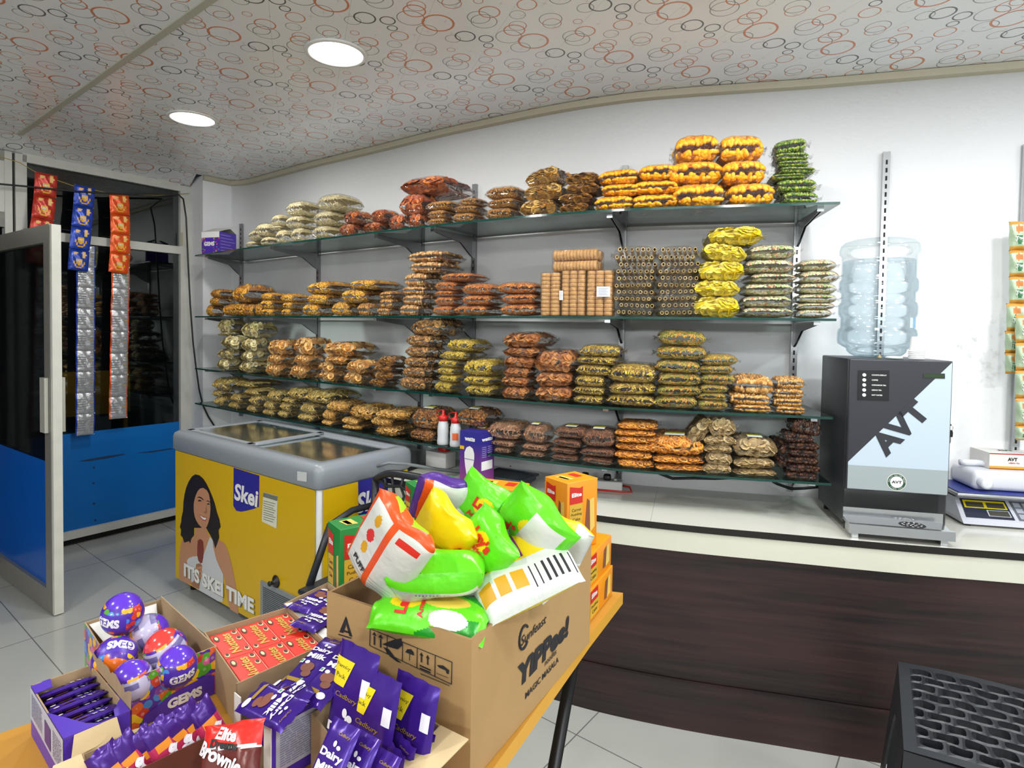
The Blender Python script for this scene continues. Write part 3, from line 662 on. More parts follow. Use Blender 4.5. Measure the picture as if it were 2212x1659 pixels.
# kind: words, piece, size, count, colours, core colour
KIND = {
 'cream': ('cream rice vermicelli', 'stick', .0125, 330, ['#e2d6a6', '#ecdfb4', '#d6c791', '#f0e6c2'], '#dccd98'),
 'masala': ('reddish brown fried chips', 'chip', .021, 150, ['#c4672c', '#a94e20', '#d17c3c', '#b65a28', '#8f3d19'], '#9a4a20'),
 'sev': ('golden brown sev noodles', 'stick', .0135, 260, ['#c48a38', '#b0762b', '#d29c48', '#9c6424'], '#a97230'),
 'jack': ('light brown jackfruit chips', 'chip', .026, 110, ['#c79a4c', '#b58238', '#d7b064', '#96672c', '#c98e3a'], '#8c6430'),
 'brown': ('dark tan banana crisps', 'chip', .024, 120, ['#a2702f', '#8a5a25', '#b58640', '#75481d'], '#6f4820'),
 'corn': ('big orange corn puffs', 'puff', .0155, 120, ['#f0a01c', '#f4ab2a', '#e8931a', '#f7b33a'], '#c8741a'),
 'peas': ('small green peas', 'nut', .0056, 430, ['#6f8a34', '#5d7a2c', '#87983f', '#9aa040', '#4c6a26'], '#3c5420'),
 'mix': ('yellow brown fried mixture', 'loop', .013, 150, ['#c98a2c', '#d79b36', '#b3741f', '#9d611c', '#dfae4a'], '#8f5e20'),
 'ymix': ('golden yellow savoury mixture', 'loop', .012, 170, ['#dca02a', '#e2ad3a', '#c98a20', '#a8752a', '#e9bd55'], '#b07a22'),
 'nutty': ('pale brown spicy peanuts', 'nut', .0075, 280, ['#b98c56', '#c79b66', '#9d6c3c', '#d2ac79', '#a87845'], '#8d6038'),
 'osev': ('orange spiced sev', 'stick', .0135, 270, ['#d28130', '#c2702a', '#dd9445', '#b8652a'], '#b5682a'),
 'chana': ('crisp savoury gram mixture', 'nut', .0065, 300, ['#b57a34', '#c68d45', '#94602a', '#d3a25a'], '#8a5a2a'),
 'tubes': ('hollow fried pipe snacks', 'tube', .0135, 26, ['#c9aa6a', '#d5b97e', '#bb9a5a'], '#5b4526'),
 'banana': ('bright yellow banana chips', 'chip', .027, 130, ['#e6cf2e', '#eedb48', '#d9bd1f', '#f2e468'], '#c2a51c'),
 'poha': ('white and green flaked rice', 'flake', .0068, 620, ['#dcd6b0', '#e6e2c4', '#cfc79a', '#d8d2a8', '#e3dfc0', '#8db05a', '#c9763c', '#8a5540', '#b5cf82'], '#c9c497'),
 'tapioca': ('pale cream tapioca chips', 'chip', .023, 150, ['#d9c98a', '#e4d79e', '#cdb974', '#efe5b8'], '#b3a063'),
 'peach': ('peach coloured potato chips', 'chip', .024, 150, ['#dfa658', '#e8b76e', '#d38d3c', '#f0c98a', '#d9a04a'], '#b57a35'),
 'curl': ('brown fried curls', 'loop', .014, 130, ['#a87a44', '#94683a', '#bd9056', '#7d5429'], '#6d4a28'),
 'strips': ('yellow banana strips', 'stick', .017, 190, ['#d9bd3a', '#e6cf58', '#c4a42a', '#b08d2a'], '#a58a2a'),
 'ribbon': ('rust coloured ribbon pakoda', 'chip', .019, 170, ['#bd7a3e', '#a9652f', '#cd8f52', '#935327'], '#8c5228'),
 'yfine': ('two-tone yellow fried strips', 'stick', .016, 200, ['#cfae38', '#dcc258', '#a88430', '#8d6a2a'], '#8d7228'),
 'gmix': ('green flecked fried mixture', 'stick', .013, 260, ['#c2a634', '#8f9436', '#d2a63c', '#b88a30', '#74802e', '#d88c34'], '#86802e'),
 'pnut': ('tan coated peanuts', 'nut', .0078, 290, ['#c99a58', '#d6ac6e', '#b98644', '#a9763a'], '#8f6433'),
 'pale': ('straw coloured murukku sticks', 'stick', .022, 190, ['#d2b86a', '#dcc680', '#c4a654', '#b9984a'], '#a58a4a'),
 'coil': ('tan twisted murukku coils', 'loop', .017, 120, ['#c79a4e', '#b8873c', '#d4ac66', '#a87634'], '#96703a'),
 'spice': ('brown spiced twists', 'loop', .016, 120, ['#96622e', '#7f4f24', '#aa7640', '#6b401c'], '#5f3d20'),
 'pink': ('pinkish brown fried strips', 'stick', .016, 220, ['#b0825c', '#9c6e4c', '#bf9270', '#8c5e3e'], '#8a6148'),
 'ragi': ('dark brown ragi mixture', 'stick', .014, 230, ['#7d4a2c', '#8d5836', '#6b3c22', '#9a6642'], '#5f3822'),
 'twist': ('orange murukku twists', 'loop', .016, 130, ['#d8903a', '#c97e2c', '#e3a34e', '#b86e26'], '#b06a26'),
 'beige': ('beige folded crisps', 'chip', .022, 130, ['#bfa574', '#cdb588', '#ad9260', '#9c8050'], '#8b7350'),
 'dates': ('dark dried dates', 'nut', .013, 120, ['#3a241c', '#2c1a15', '#4a2e22', '#55382a'], '#231611'),
}
_proto = {}
def proto(kind, var):
    ASP[2] = AZK.get(kind, .066)
    if (kind, var) in _proto: return _proto[(kind, var)]
    words, pk, size, cnt, cols, core = KIND[kind]; rn = random.Random(f'{kind}{var}')
    mb = MB()
    def corefn(k):
        def f(i, j):
            x, y, z = pil((i*2-1)*.95, (j*2-1)*.95, k); c = ASP[2]*.44; return (x, y, c+(z-c)*.86)
        return f
    mb.grid(corefn(1), 12, 10, 1); mb.grid(corefn(-1), 12, 10, 1)
    for _ in range(cnt):
        u, v = rn.uniform(-.99, .99), rn.uniform(-1, 1)
        k = 1 if rn.random() < .7 else -1
        if rn.random() < .5:      # the front edge faces the room
            zf = rn.uniform(.02, .97); k = 1 if rn.random() < .58 else -1; v = -(1-zf**2)**(1/4.5)
        x, y, z = pil(u*.94, v*.955, k); e = .04
        x1, y1, z1 = pil(min(1, u*.94+e), v*.955, k); x2, y2, z2 = pil(u*.94, min(1, v*.955+e), k)
        a = V((x1-x, y1-y, z1-z)); b = V((x2-x, y2-y, z2-z)); nrm = a.cross(b).normalized()*(1 if k > 0 else -1)
        c = V((x, y, ASP[2]*.44+(z-ASP[2]*.44)*.92))-nrm*size*.22
        an = rn.uniform(0, 2*PI); ax = (a.normalized()*math.cos(an)+nrm.cross(a.normalized())*math.sin(an))
        if pk == 'tube': ax = V((rn.uniform(-.12, .12), 1, 0)).normalized()
        tl_ = nrm+V((rn.uniform(-.4, .4), rn.uniform(-.4, .4), rn.uniform(-.3, .3))); 
        bz = ax.cross(tl_).normalized(); cz = bz.cross(ax).normalized() if pk != 'tube' else ax.cross(bz)
        vs, fs = piece(pk, rn, size)
        if pk == 'tube': continue
        mb.add([c+ax*p[0]+bz*p[1]+cz*p[2] for p in vs], fs, 0, pk not in ('flake',))
    if pk == 'tube':
        mb = MB(); s = size
        for r_ in range(2):
            for q in range(7):
                vs, fs = piece('tube', rn, size*rn.uniform(.92, 1.08)); ox = (q-3)*ASP[0]*.135+(r_ % 2)*.012+rn.uniform(-.003, .003); oz = ASP[2]*(.27+.46*r_)
                for rep in (-1, 0, 1):
                    mb.add([(ox+p[1], rep*ASP[1]*.31+p[0]*.98*(ASP[1]*.145/(size*2.2))+rn.uniform(-.004, .004)*0, oz+p[2]) for p in vs], fs, 0, False)
    fillm = _mc.get('fill_'+kind)
    if fillm is None: fillm = _mc['fill_'+kind] = fill_mat('fill_'+kind, cols, rough=.45 if kind != 'dates' else .25)
    corem = mat('core_'+kind, core, .7)
    root = bpy.data.objects.new('snack_bag', None)
    COL.objects.link(root); root.empty_display_size = .05; ROOTM[root.name] = Matrix()
    fo = mb.build('snack_filling', [fillm, corem], root); fo['kind'] = 'stuff'
    fb = MB(); sd = rn.random()*9
    def film(k):
        def f(i, j):
            u, v = (i*2-1)*1.03, (j*2-1)*1.03; x, y, z = pil(max(-1, min(1, u)), max(-1, min(1, v)), k)
            c = ASP[2]*.44; z = c+(z-c)*1.06+.0016*math.sin(u*11+sd)*math.cos(v*9+sd); return (x*1.035, y*1.035, z)
        return f
    fb.grid(film(1), 16, 14); fb.grid(film(-1), 16, 14)
    for s_ in (-1, 1):     # crimped flat ends of the bag
        def tail(i, j, s_=s_):
            w_ = .030*(.75+.25*math.sin(j*3+sd)); a = j*2-1
            return (s_*(ASP[0]*.49+w_*i), a*ASP[1]*(.47-.03*i), ASP[2]*.44+.010*i*math.sin(a*7+sd)+.006*i*math.sin(a*17))
        fb.grid(tail, 3, 12)
    fb.build('clear_film', M_FILM, root)
    _proto[(kind, var)] = [root, False]; return _proto[(kind, var)]
def sticker(root, col2='#d8cf3a'):
    mb = MB()
    def S(x, y): u, v = x/(ASP[0]/2), y/(ASP[1]/2); p = pil(u, v, 1); return (p[0], p[1], p[2]*1.03+.0022)
    mb.grid(lambda i, j: S(-.035+.07*i, -.075+.022*j), 6, 2, 0); mb.grid(lambda i, j: S(-.035+.07*i, -.053+.028*j), 6, 2, 1); mb.grid(lambda i, j: S(-.035+.07*i, -.025+.007*j), 6, 1, 2)
    o = mb.build('label_sticker', [mat('sticker_white', '#e4e2da', .4), mat('sticker_'+col2, col2, .4), mat('sticker_dark', '#4b4a3a', .4)], root, local=True)
    return o
BAGN = {1: 'top', 2: 'second', 3: 'third', 4: 'bottom'}
placed = []       # (shelf, xc, yc, w, d, ztop, zbot, label bits, object)
def put(shelf, kind, box, o=(0, 0), s=1.0, off=.02, tilt=0., yaw=0., lab=False, roll=None):
    placed.append(dict(shelf=shelf, kind=kind, b=(o[0]+box[0]/s, o[0]+box[1]/s, o[1]+box[2]/s, o[1]+box[3]/s), off=off, tilt=tilt, yaw=yaw, lab=lab, roll=roll))
# every bag: kind, then its outline in the photograph (left, right, top, bottom)
A = dict(o=(410, 360), s=3.403); B = dict(o=(1000, 280), s=2.602); Cc = dict(o=(410, 660), s=3.16); D = dict(o=(1000, 680), s=2.602); Ee = dict(o=(1640, 880), s=8.295)
def lst(shelf, fr, kind, *boxes, **kw):
    for b in boxes:
        k = dict(kw)
        if len(b) > 4: k.update(b[4])
        put(shelf, kind, b[:4], fr['o'], fr['s'], **k)
lst(1, A, 'cream', (365, 495, 550, 605), (480, 605, 520, 590), (590, 720, 468, 568), (705, 842, 455, 555), (832, 1060, 440, 535),
    (372, 555, 467, 550), (540, 690, 440, 520), (640, 850, 368, 468), (835, 1085, 335, 442), (420, 605, 394, 468), (558, 690, 357, 440), (637, 870, 264, 385), (850, 1145, 216, 340), (1120, 1345, 225, 345, dict(off=.14)))
lst(1, A, 'masala', (1055, 1225, 425, 500), (1215, 1435, 415, 490), (1425, 1580, 362, 462), (1570, 1715, 355, 450), (1072, 1270, 335, 428), (1275, 1470, 325, 418), (1475, 1760, 216, 358), (1440, 1925, 98, 250))
lst(1, A, 'sev', (1700, 1890, 385, 435), (1880, 2110, 345, 400), (1700, 1900, 325, 388), (1885, 2125, 293, 350), (1672, 1945, 262, 335), (1940, 2135, 238, 300))
lst(1, B, 'sev', (85, 290, 447, 500), (95, 312, 395, 450), (82, 320, 330, 398))
lst(1, B, 'jack', (290, 530, 405, 482), (305, 560, 318, 408), (325, 560, 232, 330, dict(tilt=-.12)))
lst(1, B, 'brown', (530, 715, 418, 465), (518, 732, 368, 425), (560, 765, 312, 372), (555, 760, 254, 318))
lst(1, B, 'corn', (722, 955, 385, 448), (950, 1195, 378, 440), (1185, 1475, 322, 430), (1475, 1758, 318, 420), (760, 985, 318, 388), (965, 1215, 302, 390), (1145, 1445, 200, 335), (1442, 1705, 192, 345), (752, 990, 240, 330), (990, 1200, 212, 312), (1183, 1430, 54, 222), (1422, 1685, 56, 215))
lst(1, B, 'peas', (1775, 2010, 362, 410), (1750, 2010, 292, 375), (1722, 1940, 264, 325), (1757, 1992, 222, 290), (1762, 1962, 184, 232), (1745, 1960, 142, 190), (1745, 1952, 70, 150, dict(tilt=-.12)))
lst(2, A, 'mix', (85, 190, 1020, 1085), (180, 370, 1015, 1085), (360, 480, 1018, 1082), (90, 250, 962, 1030), (240, 450, 950, 1022), (440, 560, 940, 1010), (97, 260, 905, 975), (215, 500, 860, 960), (490, 645, 890, 945, dict(off=.10)))
lst(2, A, 'ymix', (472, 640, 1040, 1082), (630, 770, 1040, 1082), (762, 985, 1010, 1082), (985, 1195, 1000, 1080), (460, 640, 980, 1038), (632, 790, 995, 1042), (470, 640, 930, 985), (610, 800, 938, 1000), (790, 1040, 938, 1010), (1022, 1345, 906, 1008), (768, 1090, 852, 940), (1075, 1425, 838, 935))
lst(2, A, 'chana', (1185, 1345, 1010, 1080), (1335, 1490, 1035, 1082), (1352, 1510, 970, 1040), (1345, 1520, 920, 972))
lst(2, A, 'nutty', (1490, 1720, 1015, 1080), (1505, 1760, 942, 1018), (1500, 1750, 882, 946), (1515, 1770, 786, 880), (1535, 1885, 706, 790), (1512, 1895, 632, 738), lab=True)
lst(2, A, 'osev', (1740, 1950, 1000, 1060), (1752, 1955, 950, 1005), (1750, 1960, 912, 952), (1745, 1985, 846, 912), (1775, 2095, 786, 860))
lst(2, B, 'osev', (-110, 165, 987, 1040), (162, 420, 980, 1038), (-58, 175, 930, 987), (167, 420, 925, 980), (-55, 178, 868, 932), (135, 420, 862, 928))
lst(2, B, 'tubes', (850, 1065, 972, 1047), (838, 1070, 900, 975), (838, 1068, 822, 902), (838, 1075, 748, 826), (825, 1068, 664, 752), (1085, 1318, 970, 1047), (1078, 1310, 898, 975), (1080, 1308, 822, 902), (1078, 1312, 746, 826), (1092, 1310, 664, 748))
lst(2, B, 'banana', (1300, 1558, 942, 1050), (1312, 1562, 852, 948), (1312, 1572, 746, 858), (1335, 1578, 652, 755, dict(tilt=.18)), (1368, 1680, 560, 685))
lst(2, B, 'poha', (1548, 1880, 1000, 1050), (1562, 1880, 935, 1003), (1568, 1880, 866, 940), (1592, 1882, 812, 872), (1568, 1880, 735, 815), (1582, 1882, 656, 742), (1872, 2095, 1010, 1050), (1872, 2120, 975, 1013), (1876, 2128, 925, 980), (1876, 2120, 865, 926), (1872, 2128, 796, 866), (1872, 2112, 738, 804))
lst(3, Cc, 'tapioca', (127, 300, 362, 432), (282, 462, 380, 452), (120, 330, 296, 372), (290, 468, 310, 388), (126, 390, 205, 300), (292, 480, 226, 318), (142, 300, 192, 240), (345, 640, 200, 268, dict(off=.12)), (136, 300, 98, 196), (287, 492, 112, 196))
lst(3, Cc, 'peach', (465, 640, 395, 465), (630, 825, 402, 492), (825, 1010, 445, 508), (1000, 1185, 455, 520), (470, 660, 330, 404), (655, 850, 332, 406), (822, 1010, 390, 452), (850, 1100, 340, 412), (1005, 1238, 375, 462), (467, 690, 236, 330), (642, 870, 224, 345), (822, 1150, 252, 352))
lst(3, Cc, 'brown', (1180, 1362, 488, 534), (1222, 1400, 450, 500), (1212, 1405, 405, 455), (1245, 1420, 346, 410))
lst(3, Cc, 'curl', (1372, 1640, 480, 562), (1392, 1655, 412, 500), (1402, 1658, 346, 414), (1412, 1665, 276, 345), (1412, 1688, 200, 285), (1432, 1775, 97, 235))
lst(3, Cc, 'strips', (1632, 1810, 505, 572), (1660, 1835, 470, 528), (1650, 1825, 418, 478), (1652, 1850, 366, 440), (1652, 1930, 306, 368), (1695, 1970, 230, 332), (1825, 2098, 535, 602), (1815, 2088, 475, 540), (1812, 2095, 366, 476))
lst(3, D, 'ribbon', (190, 380, 392, 452), (182, 382, 340, 392), (192, 380, 292, 348), (187, 412, 232, 298), (187, 440, 182, 240), (180, 460, 102, 188), (372, 625, 392, 470), (372, 618, 318, 395), (368, 635, 204, 318))
lst(3, D, 'yfine', (602, 800, 435, 482), (602, 802, 392, 438), (606, 798, 336, 398), (612, 828, 276, 338), (612, 872, 230, 288), (628, 876, 170, 238), (802, 1080, 440, 510), (802, 1078, 376, 444), (808, 1092, 278, 376))
lst(3, D, 'gmix', (1082, 1325, 448, 520), (1086, 1340, 390, 450), (1088, 1338, 322, 390), (1082, 1338, 250, 328), (1082, 1370, 172, 258), (1084, 1350, 90, 186), (1312, 1488, 470, 526), (1322, 1488, 430, 474), (1322, 1488, 386, 432), (1330, 1535, 328, 388), (1322, 1528, 280, 332), (1328, 1540, 224, 288))
lst(3, D, 'pnut', (1498, 1742, 488, 535), (1480, 1738, 433, 494), (1502, 1755, 345, 435), (1742, 1938, 500, 545), (1742, 1932, 458, 505), (1742, 1930, 406, 460), (1747, 1930, 352, 408))
lst(4, Cc, 'pale', (118, 260, 620, 675), (217, 362, 650, 705), (352, 470, 675, 730), (457, 590, 702, 752), (562, 690, 712, 772), (682, 875, 730, 802), (112, 240, 575, 625), (225, 385, 600, 652), (357, 500, 612, 678), (462, 600, 648, 708), (572, 715, 658, 722), (702, 885, 662, 738), (312, 508, 562, 632), (482, 640, 578, 642), (585, 745, 626, 688), (692, 1025, 576, 660), (602, 825, 560, 630), (82, 310, 494, 578), (217, 495, 510, 605))
lst(4, Cc, 'coil', (862, 1000, 778, 832), (992, 1198, 806, 862), (1196, 1465, 816, 890), (872, 1010, 706, 765), (982, 1190, 760, 812), (1182, 1420, 757, 824), (1192, 1530, 702, 764), (1002, 1308, 674, 752), (874, 1115, 652, 718))
lst(4, Cc, 'spice', (1445, 1715, 825, 900), (1445, 1735, 702, 828, dict(lab=True)), (1862, 2048, 775, 832), (1852, 2068, 708, 780), (1765, 2055, 634, 738, dict(lab=True)))
lst(4, D, 'pink', (152, 270, 715, 748), (122, 308, 680, 718), (85, 335, 602, 690), (292, 470, 725, 758), (302, 480, 692, 732), (317, 478, 604, 694, dict(lab=True)))
lst(4, D, 'ragi', (472, 650, 738, 778), (472, 648, 710, 742), (478, 678, 665, 714), (484, 704, 602, 664, dict(lab=True)), (652, 848, 766, 810), (642, 868, 714, 768), (648, 856, 624, 716, dict(lab=True)))
lst(4, D, 'twist', (862, 1065, 788, 840), (852, 1058, 740, 790), (858, 1075, 700, 748), (852, 1088, 670, 704), (848, 1072, 630, 672), (864, 1088, 592, 634), (1072, 1350, 812, 857), (1067, 1358, 762, 818), (1040, 1362, 660, 765, dict(lab=True)))
lst(4, D, 'beige', (1347, 1520, 815, 872), (1362, 1520, 766, 834), (1352, 1518, 722, 772), (1347, 1532, 670, 726), (1378, 1535, 584, 672, dict(tilt=-.12)), (1512, 1778, 830, 878), (1512, 1762, 770, 834), (1502, 1776, 668, 770, dict(lab=True)), (1248, 1395, 585, 735, dict(roll=.95, off=.06)))
lst(4, Ee, 'dates', (480, 1110, 1085, 1190), (485, 1130, 930, 1080), (492, 1115, 800, 892), (485, 1090, 690, 800), (480, 1108, 590, 720), (390, 1000, 430, 590), (505, 1105, 240, 470, dict(tilt=.2)), (330, 500, 560, 1060, dict(roll=1.35, off=.09)))

INS = {}
def curve_off(off): 
    k = round(off, 3)
    if k not in INS: INS[k] = offset(FRONT, off)
    return INS[k]
for q in placed:
    x0, x1, y0, y1 = q['b']; xc = (x0+x1)/2
    f, t = at_px(curve_off(q['off']), xc, SHZ[q['shelf']]); nrm = V((-t.y, t.x, 0))     # into the wall
    view = V((f.x, f.y, 0)).normalized(); rr = V((view.y, -view.x, 0))
    tr_, nr_ = abs(t.dot(rr)), abs(nrm.dot(rr))
    dist = f.dot(V((0, 1, 0)))
    app = (x1-x0)*dist/FPX/ (1.0 if abs(xc-CX) < 1 else math.sqrt(1+((xc-CX)/FPX)**2)) 
    w = app*1.10/(tr_+.85*nr_); w = min(w, .29); d = max(.10, min(.29, w*1.1))
    if w < app*.8 and tr_ > .9: w = app*.95
    q['dir'] = (t, nrm); dc = f+nrm*d/2; q['w'], q['d'], q['c'] = w, d, dc
    Pb = atY(xc, y1, f.y); Pt = atY(xc, y0, f.y+ (d*.35)*nrm.y)
    q['zb'], q['zt'] = Pb.z, Pt.z
# settle every bag on the shelf or on the bag under it
for k in (1, 2, 3, 4):
    L = sorted([q for q in placed if q['shelf'] == k], key=lambda q: q['zb'])
    done = []
    for q in L:
        base = SHZ[k]; sup = None
        for p in done:
            dx = (q['c']-p['c']); a = abs(dx.dot(p['dir'][0]))
            ov = (p['w']+q['w'])/2-a
            if ov > .42*min(p['w'], q['w']) and p['zt2'] < q['zb']+.05 and abs(dx.dot(p['dir'][1])) < .12 and p['roll'] is None:
                if sup is None or p['zt2'] > sup['zt2']: sup = p
        h = q['zt']-q['zb']
        zb = base+.001 if sup is None else sup['zt2']-.004
        above = any(p is not q and abs((q['c']-p['c']).dot(q['dir'][0])) < .5*q['w'] and 0 < p['zb']-q['zb'] < h*1.6 for p in L)
        tgt = q['zb']
        if sup is not None and tgt > zb+.012: zb = zb+min(.006, (tgt-zb)*.3)
        top = q['zt']
        hh = max(.024, (top-zb)*1.06)
        if h > 0: hh = min(hh, max(h*1.3, .026))
        q['zb2'] = zb; q['h'] = hh; q['zt2'] = zb+hh*(.97)
        q['sup'] = sup; done.append(q)
# piles, for the words that tell the bags apart
from collections import defaultdict
grp = defaultdict(list)
for q in placed: grp[(q['shelf'], q['kind'])].append(q)
def nth(n): return ['lowest', 'second from bottom', 'third from bottom', 'fourth from bottom', 'fifth from bottom', 'sixth from bottom', 'seventh from bottom', 'eighth from bottom'][n]
rk = random.Random(3)
for (k, kind), L in grp.items():
    words = KIND[kind][0]
    piles = []
    for q in sorted(L, key=lambda q: q['zb2']):
        best = None
        for P in piles:
            if abs(q['c'].x-P[0]['c'].x) < .6*max(q['w'], .1)*abs(q['dir'][0].x) and (best is None or abs(q['c'].x-P[-1]['c'].x) < abs(q['c'].x-best[-1]['c'].x)) and abs(q['off']-P[0]['off']) < .05: best = P
        if best is None: piles.append([q])
        else: best.append(q)
    piles.sort(key=lambda P: P[0]['b'][0])
    for pi, P in enumerate(piles):
        P.sort(key=lambda q: q['zb2'])
        for li_, q in enumerate(P):
            if len(P) == 1: lev = 'lying alone'
            elif li_ == len(P)-1: lev = 'topmost'
            else: lev = nth(li_)
            pn = 'the only pile' if len(piles) == 1 else ((['first', 'second', 'third', 'fourth', 'fifth', 'sixth', 'seventh', 'eighth', 'ninth', 'tenth', 'eleventh', 'twelfth'][pi])+' pile from left')
            q['label'] = f'bag of {words}, {lev}, {pn}, {BAGN[k]} shelf'
            q['grp'] = f'bags of {words} on the {BAGN[k]} shelf'
    for q in L:
        var = rk.randrange(3) if len(L) > 6 else rk.randrange(2)
        P = proto(kind, var); t, nrm = q['dir']
        up = V((0, 0, 1)); flip = rk.random() < .5
        yaw = rk.uniform(-.10, .10)+q['yaw']; tl_ = q['tilt']+rk.uniform(-.035, .035)
        X = (t*math.cos(yaw)+nrm*math.sin(yaw)); Y = nrm*math.cos(yaw)-t*math.sin(yaw)
        if q['roll'] is not None: ang = q['roll']
        else: ang = -tl_
        Xr = X*math.cos(ang)+up*math.sin(ang); Zr = up*math.cos(ang)-X*math.sin(ang)
        sx, sy, sz = q['w']/ASP[0]*.97, q['d']/ASP[1], q['h']/ASP[2]
        R3 = Matrix((Xr, Y, Zr)).transposed().to_4x4()
        c = q['c'].copy(); c.z = q['zb2']
        if q['roll'] is not None:
            x0, x1, y0, y1 = q['b']; zc_ = (q['zb']+q['zt'])/2; c.z = zc_; c -= Zr*.02; sx = (math.hypot((x1-x0), (y1-y0))*.92*q['c'].y/FPX)/ASP[0]; sz = .8; sy = .75
        M = Matrix.Translation(c) @ R3 @ Matrix.Diagonal((sx*(1), sy, sz, 1))
        if P[1]: r = copy_thing(P[0], M)
        else: r = P[0]; r.matrix_world = M; P[1] = True
        ROOTM[r.name] = M
        tag(r, q['label'], 'snack bag', q['grp'])
        if q['lab']: sticker(r, '#8fcfc4' if kind == 'nutty' else '#d8cf3a')
# ---------------------------------------------------------------- chest freezer
FC, FTH = V((-.7385, 2.3668, 0)), 2.5002
FU = V((math.cos(FTH), math.sin(FTH), 0)); FB = V((-FU.y*-1, 0, 0)); FB = V((FU.y, -FU.x, 0)); FL, FW, FZ, FRM = 1.2517, .5156, .855, .104
FNR = -FB                     # outward normal of the long front face
def fz(a, b, z): p = FC+FU*a+FB*b; return V((p.x, p.y, z))
fre = thing('chest_freezer', 'yellow chest freezer with grey sliding glass lid top, printed with a woman eating ice cream', 'freezer', (fz(FL/2, FW/2, 0)))
M_FGREY = mat('freezer_grey_plastic', '#868d94', .35); M_FWHITE = mat('freezer_white', '#cfd2d2', .35); M_YEL = mat('yellow_wrap', '#cda600', .38)
M_FBLUE = mat('deep_blue_print', '#26238c', .4); M_SKIN = mat('printed_skin', '#b98563', .4); M_SKIN2 = mat('printed_skin_dark', '#9a6a4b', .4); M_HAIR = mat('printed_hair', '#1c1617', .4); M_LIP = mat('printed_lip', '#9a4740', .4); M_DRESS = mat('printed_dress', '#c5c8cb', .4); M_ICE = mat('printed_ice_cream', '#7c3227', .4); M_PWHT = mat('printed_white', '#e4e4e2', .4); M_SHADE = mat('printed_grey', '#6d6a50', .4)
Rf = Matrix((FU, FB, V((0, 0, 1)))).transposed()
mb = MB(); mb.rbox(fz(FL/2, FW/2, (.055+FZ-FRM)/2), (FL-.01, FW-.01, FZ-FRM-.055), .012, 0, Rf); mb.build('cabinet', M_FWHITE, fre)
mb = MB()
for a in (.08, FL-.08):
    for b in (.07, FW-.07): mb.lathe([(.022, .0), (.022, .056)], 14, 0, c=fz(a, b, 0))
mb.build('foot', M_BLK, fre)
# grey rim with rounded outer edge and open middle
rim = MB(); z0, z1 = FZ-FRM, FZ
def ringpts(ins, z, r, n=5):
    P = []
    for (sa, sb, q) in ((1, 1, 0), (0, 1, 1), (0, 0, 2), (1, 0, 3)):
        ca = FL-ins-r if sa else ins+r; cb = FW-ins-r if sb else ins+r
        for k in range(n): an = q*PI/2+k*PI/2/(n-1); P.append(fz(ca+r*math.cos(an), cb+r*math.sin(an), z))
    return P
rings = [ringpts(.0, z0, .03), ringpts(-.012, z0+.01, .035), ringpts(-.012, z1-.03, .035), ringpts(-.006, z1-.012, .03), ringpts(.008, z1-.002, .03), ringpts(.022, z1, .025), ringpts(.050, z1, .02), ringpts(.055, z1-.02, .02), ringpts(.060, z0, .02)]
m_ = len(rings[0]); vs = [p for r in rings for p in r]; fs = []
for i in range(len(rings)-1):
    for k in range(m_): fs.append((i*m_+k, (i+1)*m_+k, (i+1)*m_+(k+1) % m_, i*m_+(k+1) % m_))
fs = [tuple(reversed(f)) for f in fs]
rim.add(vs, fs, 0, True); rim.build('top_rim', M_FGREY, fre)
# white liner and frosty goods inside
ln = MB(); ln.hexa([fz(.06, .06, .30), fz(.06, FW-.06, .30), fz(FL-.06, FW-.06, .30), fz(FL-.06, .06, .30)][::-1], [fz(.06, .06, .305), fz(.06, FW-.06, .305), fz(FL-.06, FW-.06, .305), fz(FL-.06, .06, .305)][::-1])
for a0, b0, a1, b1 in ((.055, .055, FL-.055, .06), (.055, FW-.06, FL-.055, FW-.055), (.055, .055, .06, FW-.055), (FL-.06, .055, FL-.055, FW-.055)):
    q = [fz(a0, b0, .3), fz(a0, b1, .3), fz(a1, b1, .3), fz(a1, b0, .3)][::-1]; ln.hexa(q, [V((p.x, p.y, FZ-.03)) for p in q])
ln.build('inner_liner', mat('frosty_liner', '#d9dcdc', .5, bump=.6, bscale=30), fre)
M_LID = glass_mat('freezer_lid_glass', (.93, .94, .95, 1), .0, .12)
for nm, a0, a1, zz in (('near', .045, FL*.50+.03, FZ-.016), ('far', FL*.50-.03, FL-.045, FZ-.004)):
    g = MB(); q = [fz(a0+.03, .075, zz), fz(a0+.03, FW-.075, zz), fz(a1-.03, FW-.075, zz), fz(a1-.03, .075, zz)][::-1]; g.hexa(q, [p+V((0, 0, .004)) for p in q])
    lid = g.build('sliding_lid', M_LID, fre)
    f = MB()
    for b0, b1, c0, c1 in ((a0, a1, .05, .078), (a0, a1, FW-.078, FW-.05), (a0, a0+.032, .05, FW-.05), (a1-.032, a1, .05, FW-.05)):
        q = [fz(b0, c0, zz-.003), fz(b0, c1, zz-.003), fz(b1, c1, zz-.003), fz(b1, c0, zz-.003)][::-1]; f.hexa(q, [p+V((0, 0, .009)) for p in q])
    f.build('lid_frame', mat('lid_frame_grey', '#9aa0a6', .35), lid)
for a in (FL*.3, FL*.75):  # unseen area lights added under the lid to brighten the liner
    li = bpy.data.lights.new('liner_fill_light', 'AREA'); li.shape = 'RECTANGLE'; li.size = .4; li.size_y = .02; li.energy = 9.0 if a < .5 else 4.0
    lo = bpy.data.objects.new('liner_fill_light', li); COL.objects.link(lo); lo.matrix_world = frame(fz(a, .07, FZ-.06), FU, V((0, 0, 1)).cross(FU)*.3+V((0, 0, 1))); lo.matrix_world = frame(fz(a, .07, FZ-.06), FU, (FB*.35+V((0, 0, 1))).normalized())
rr_ = random.Random(5)
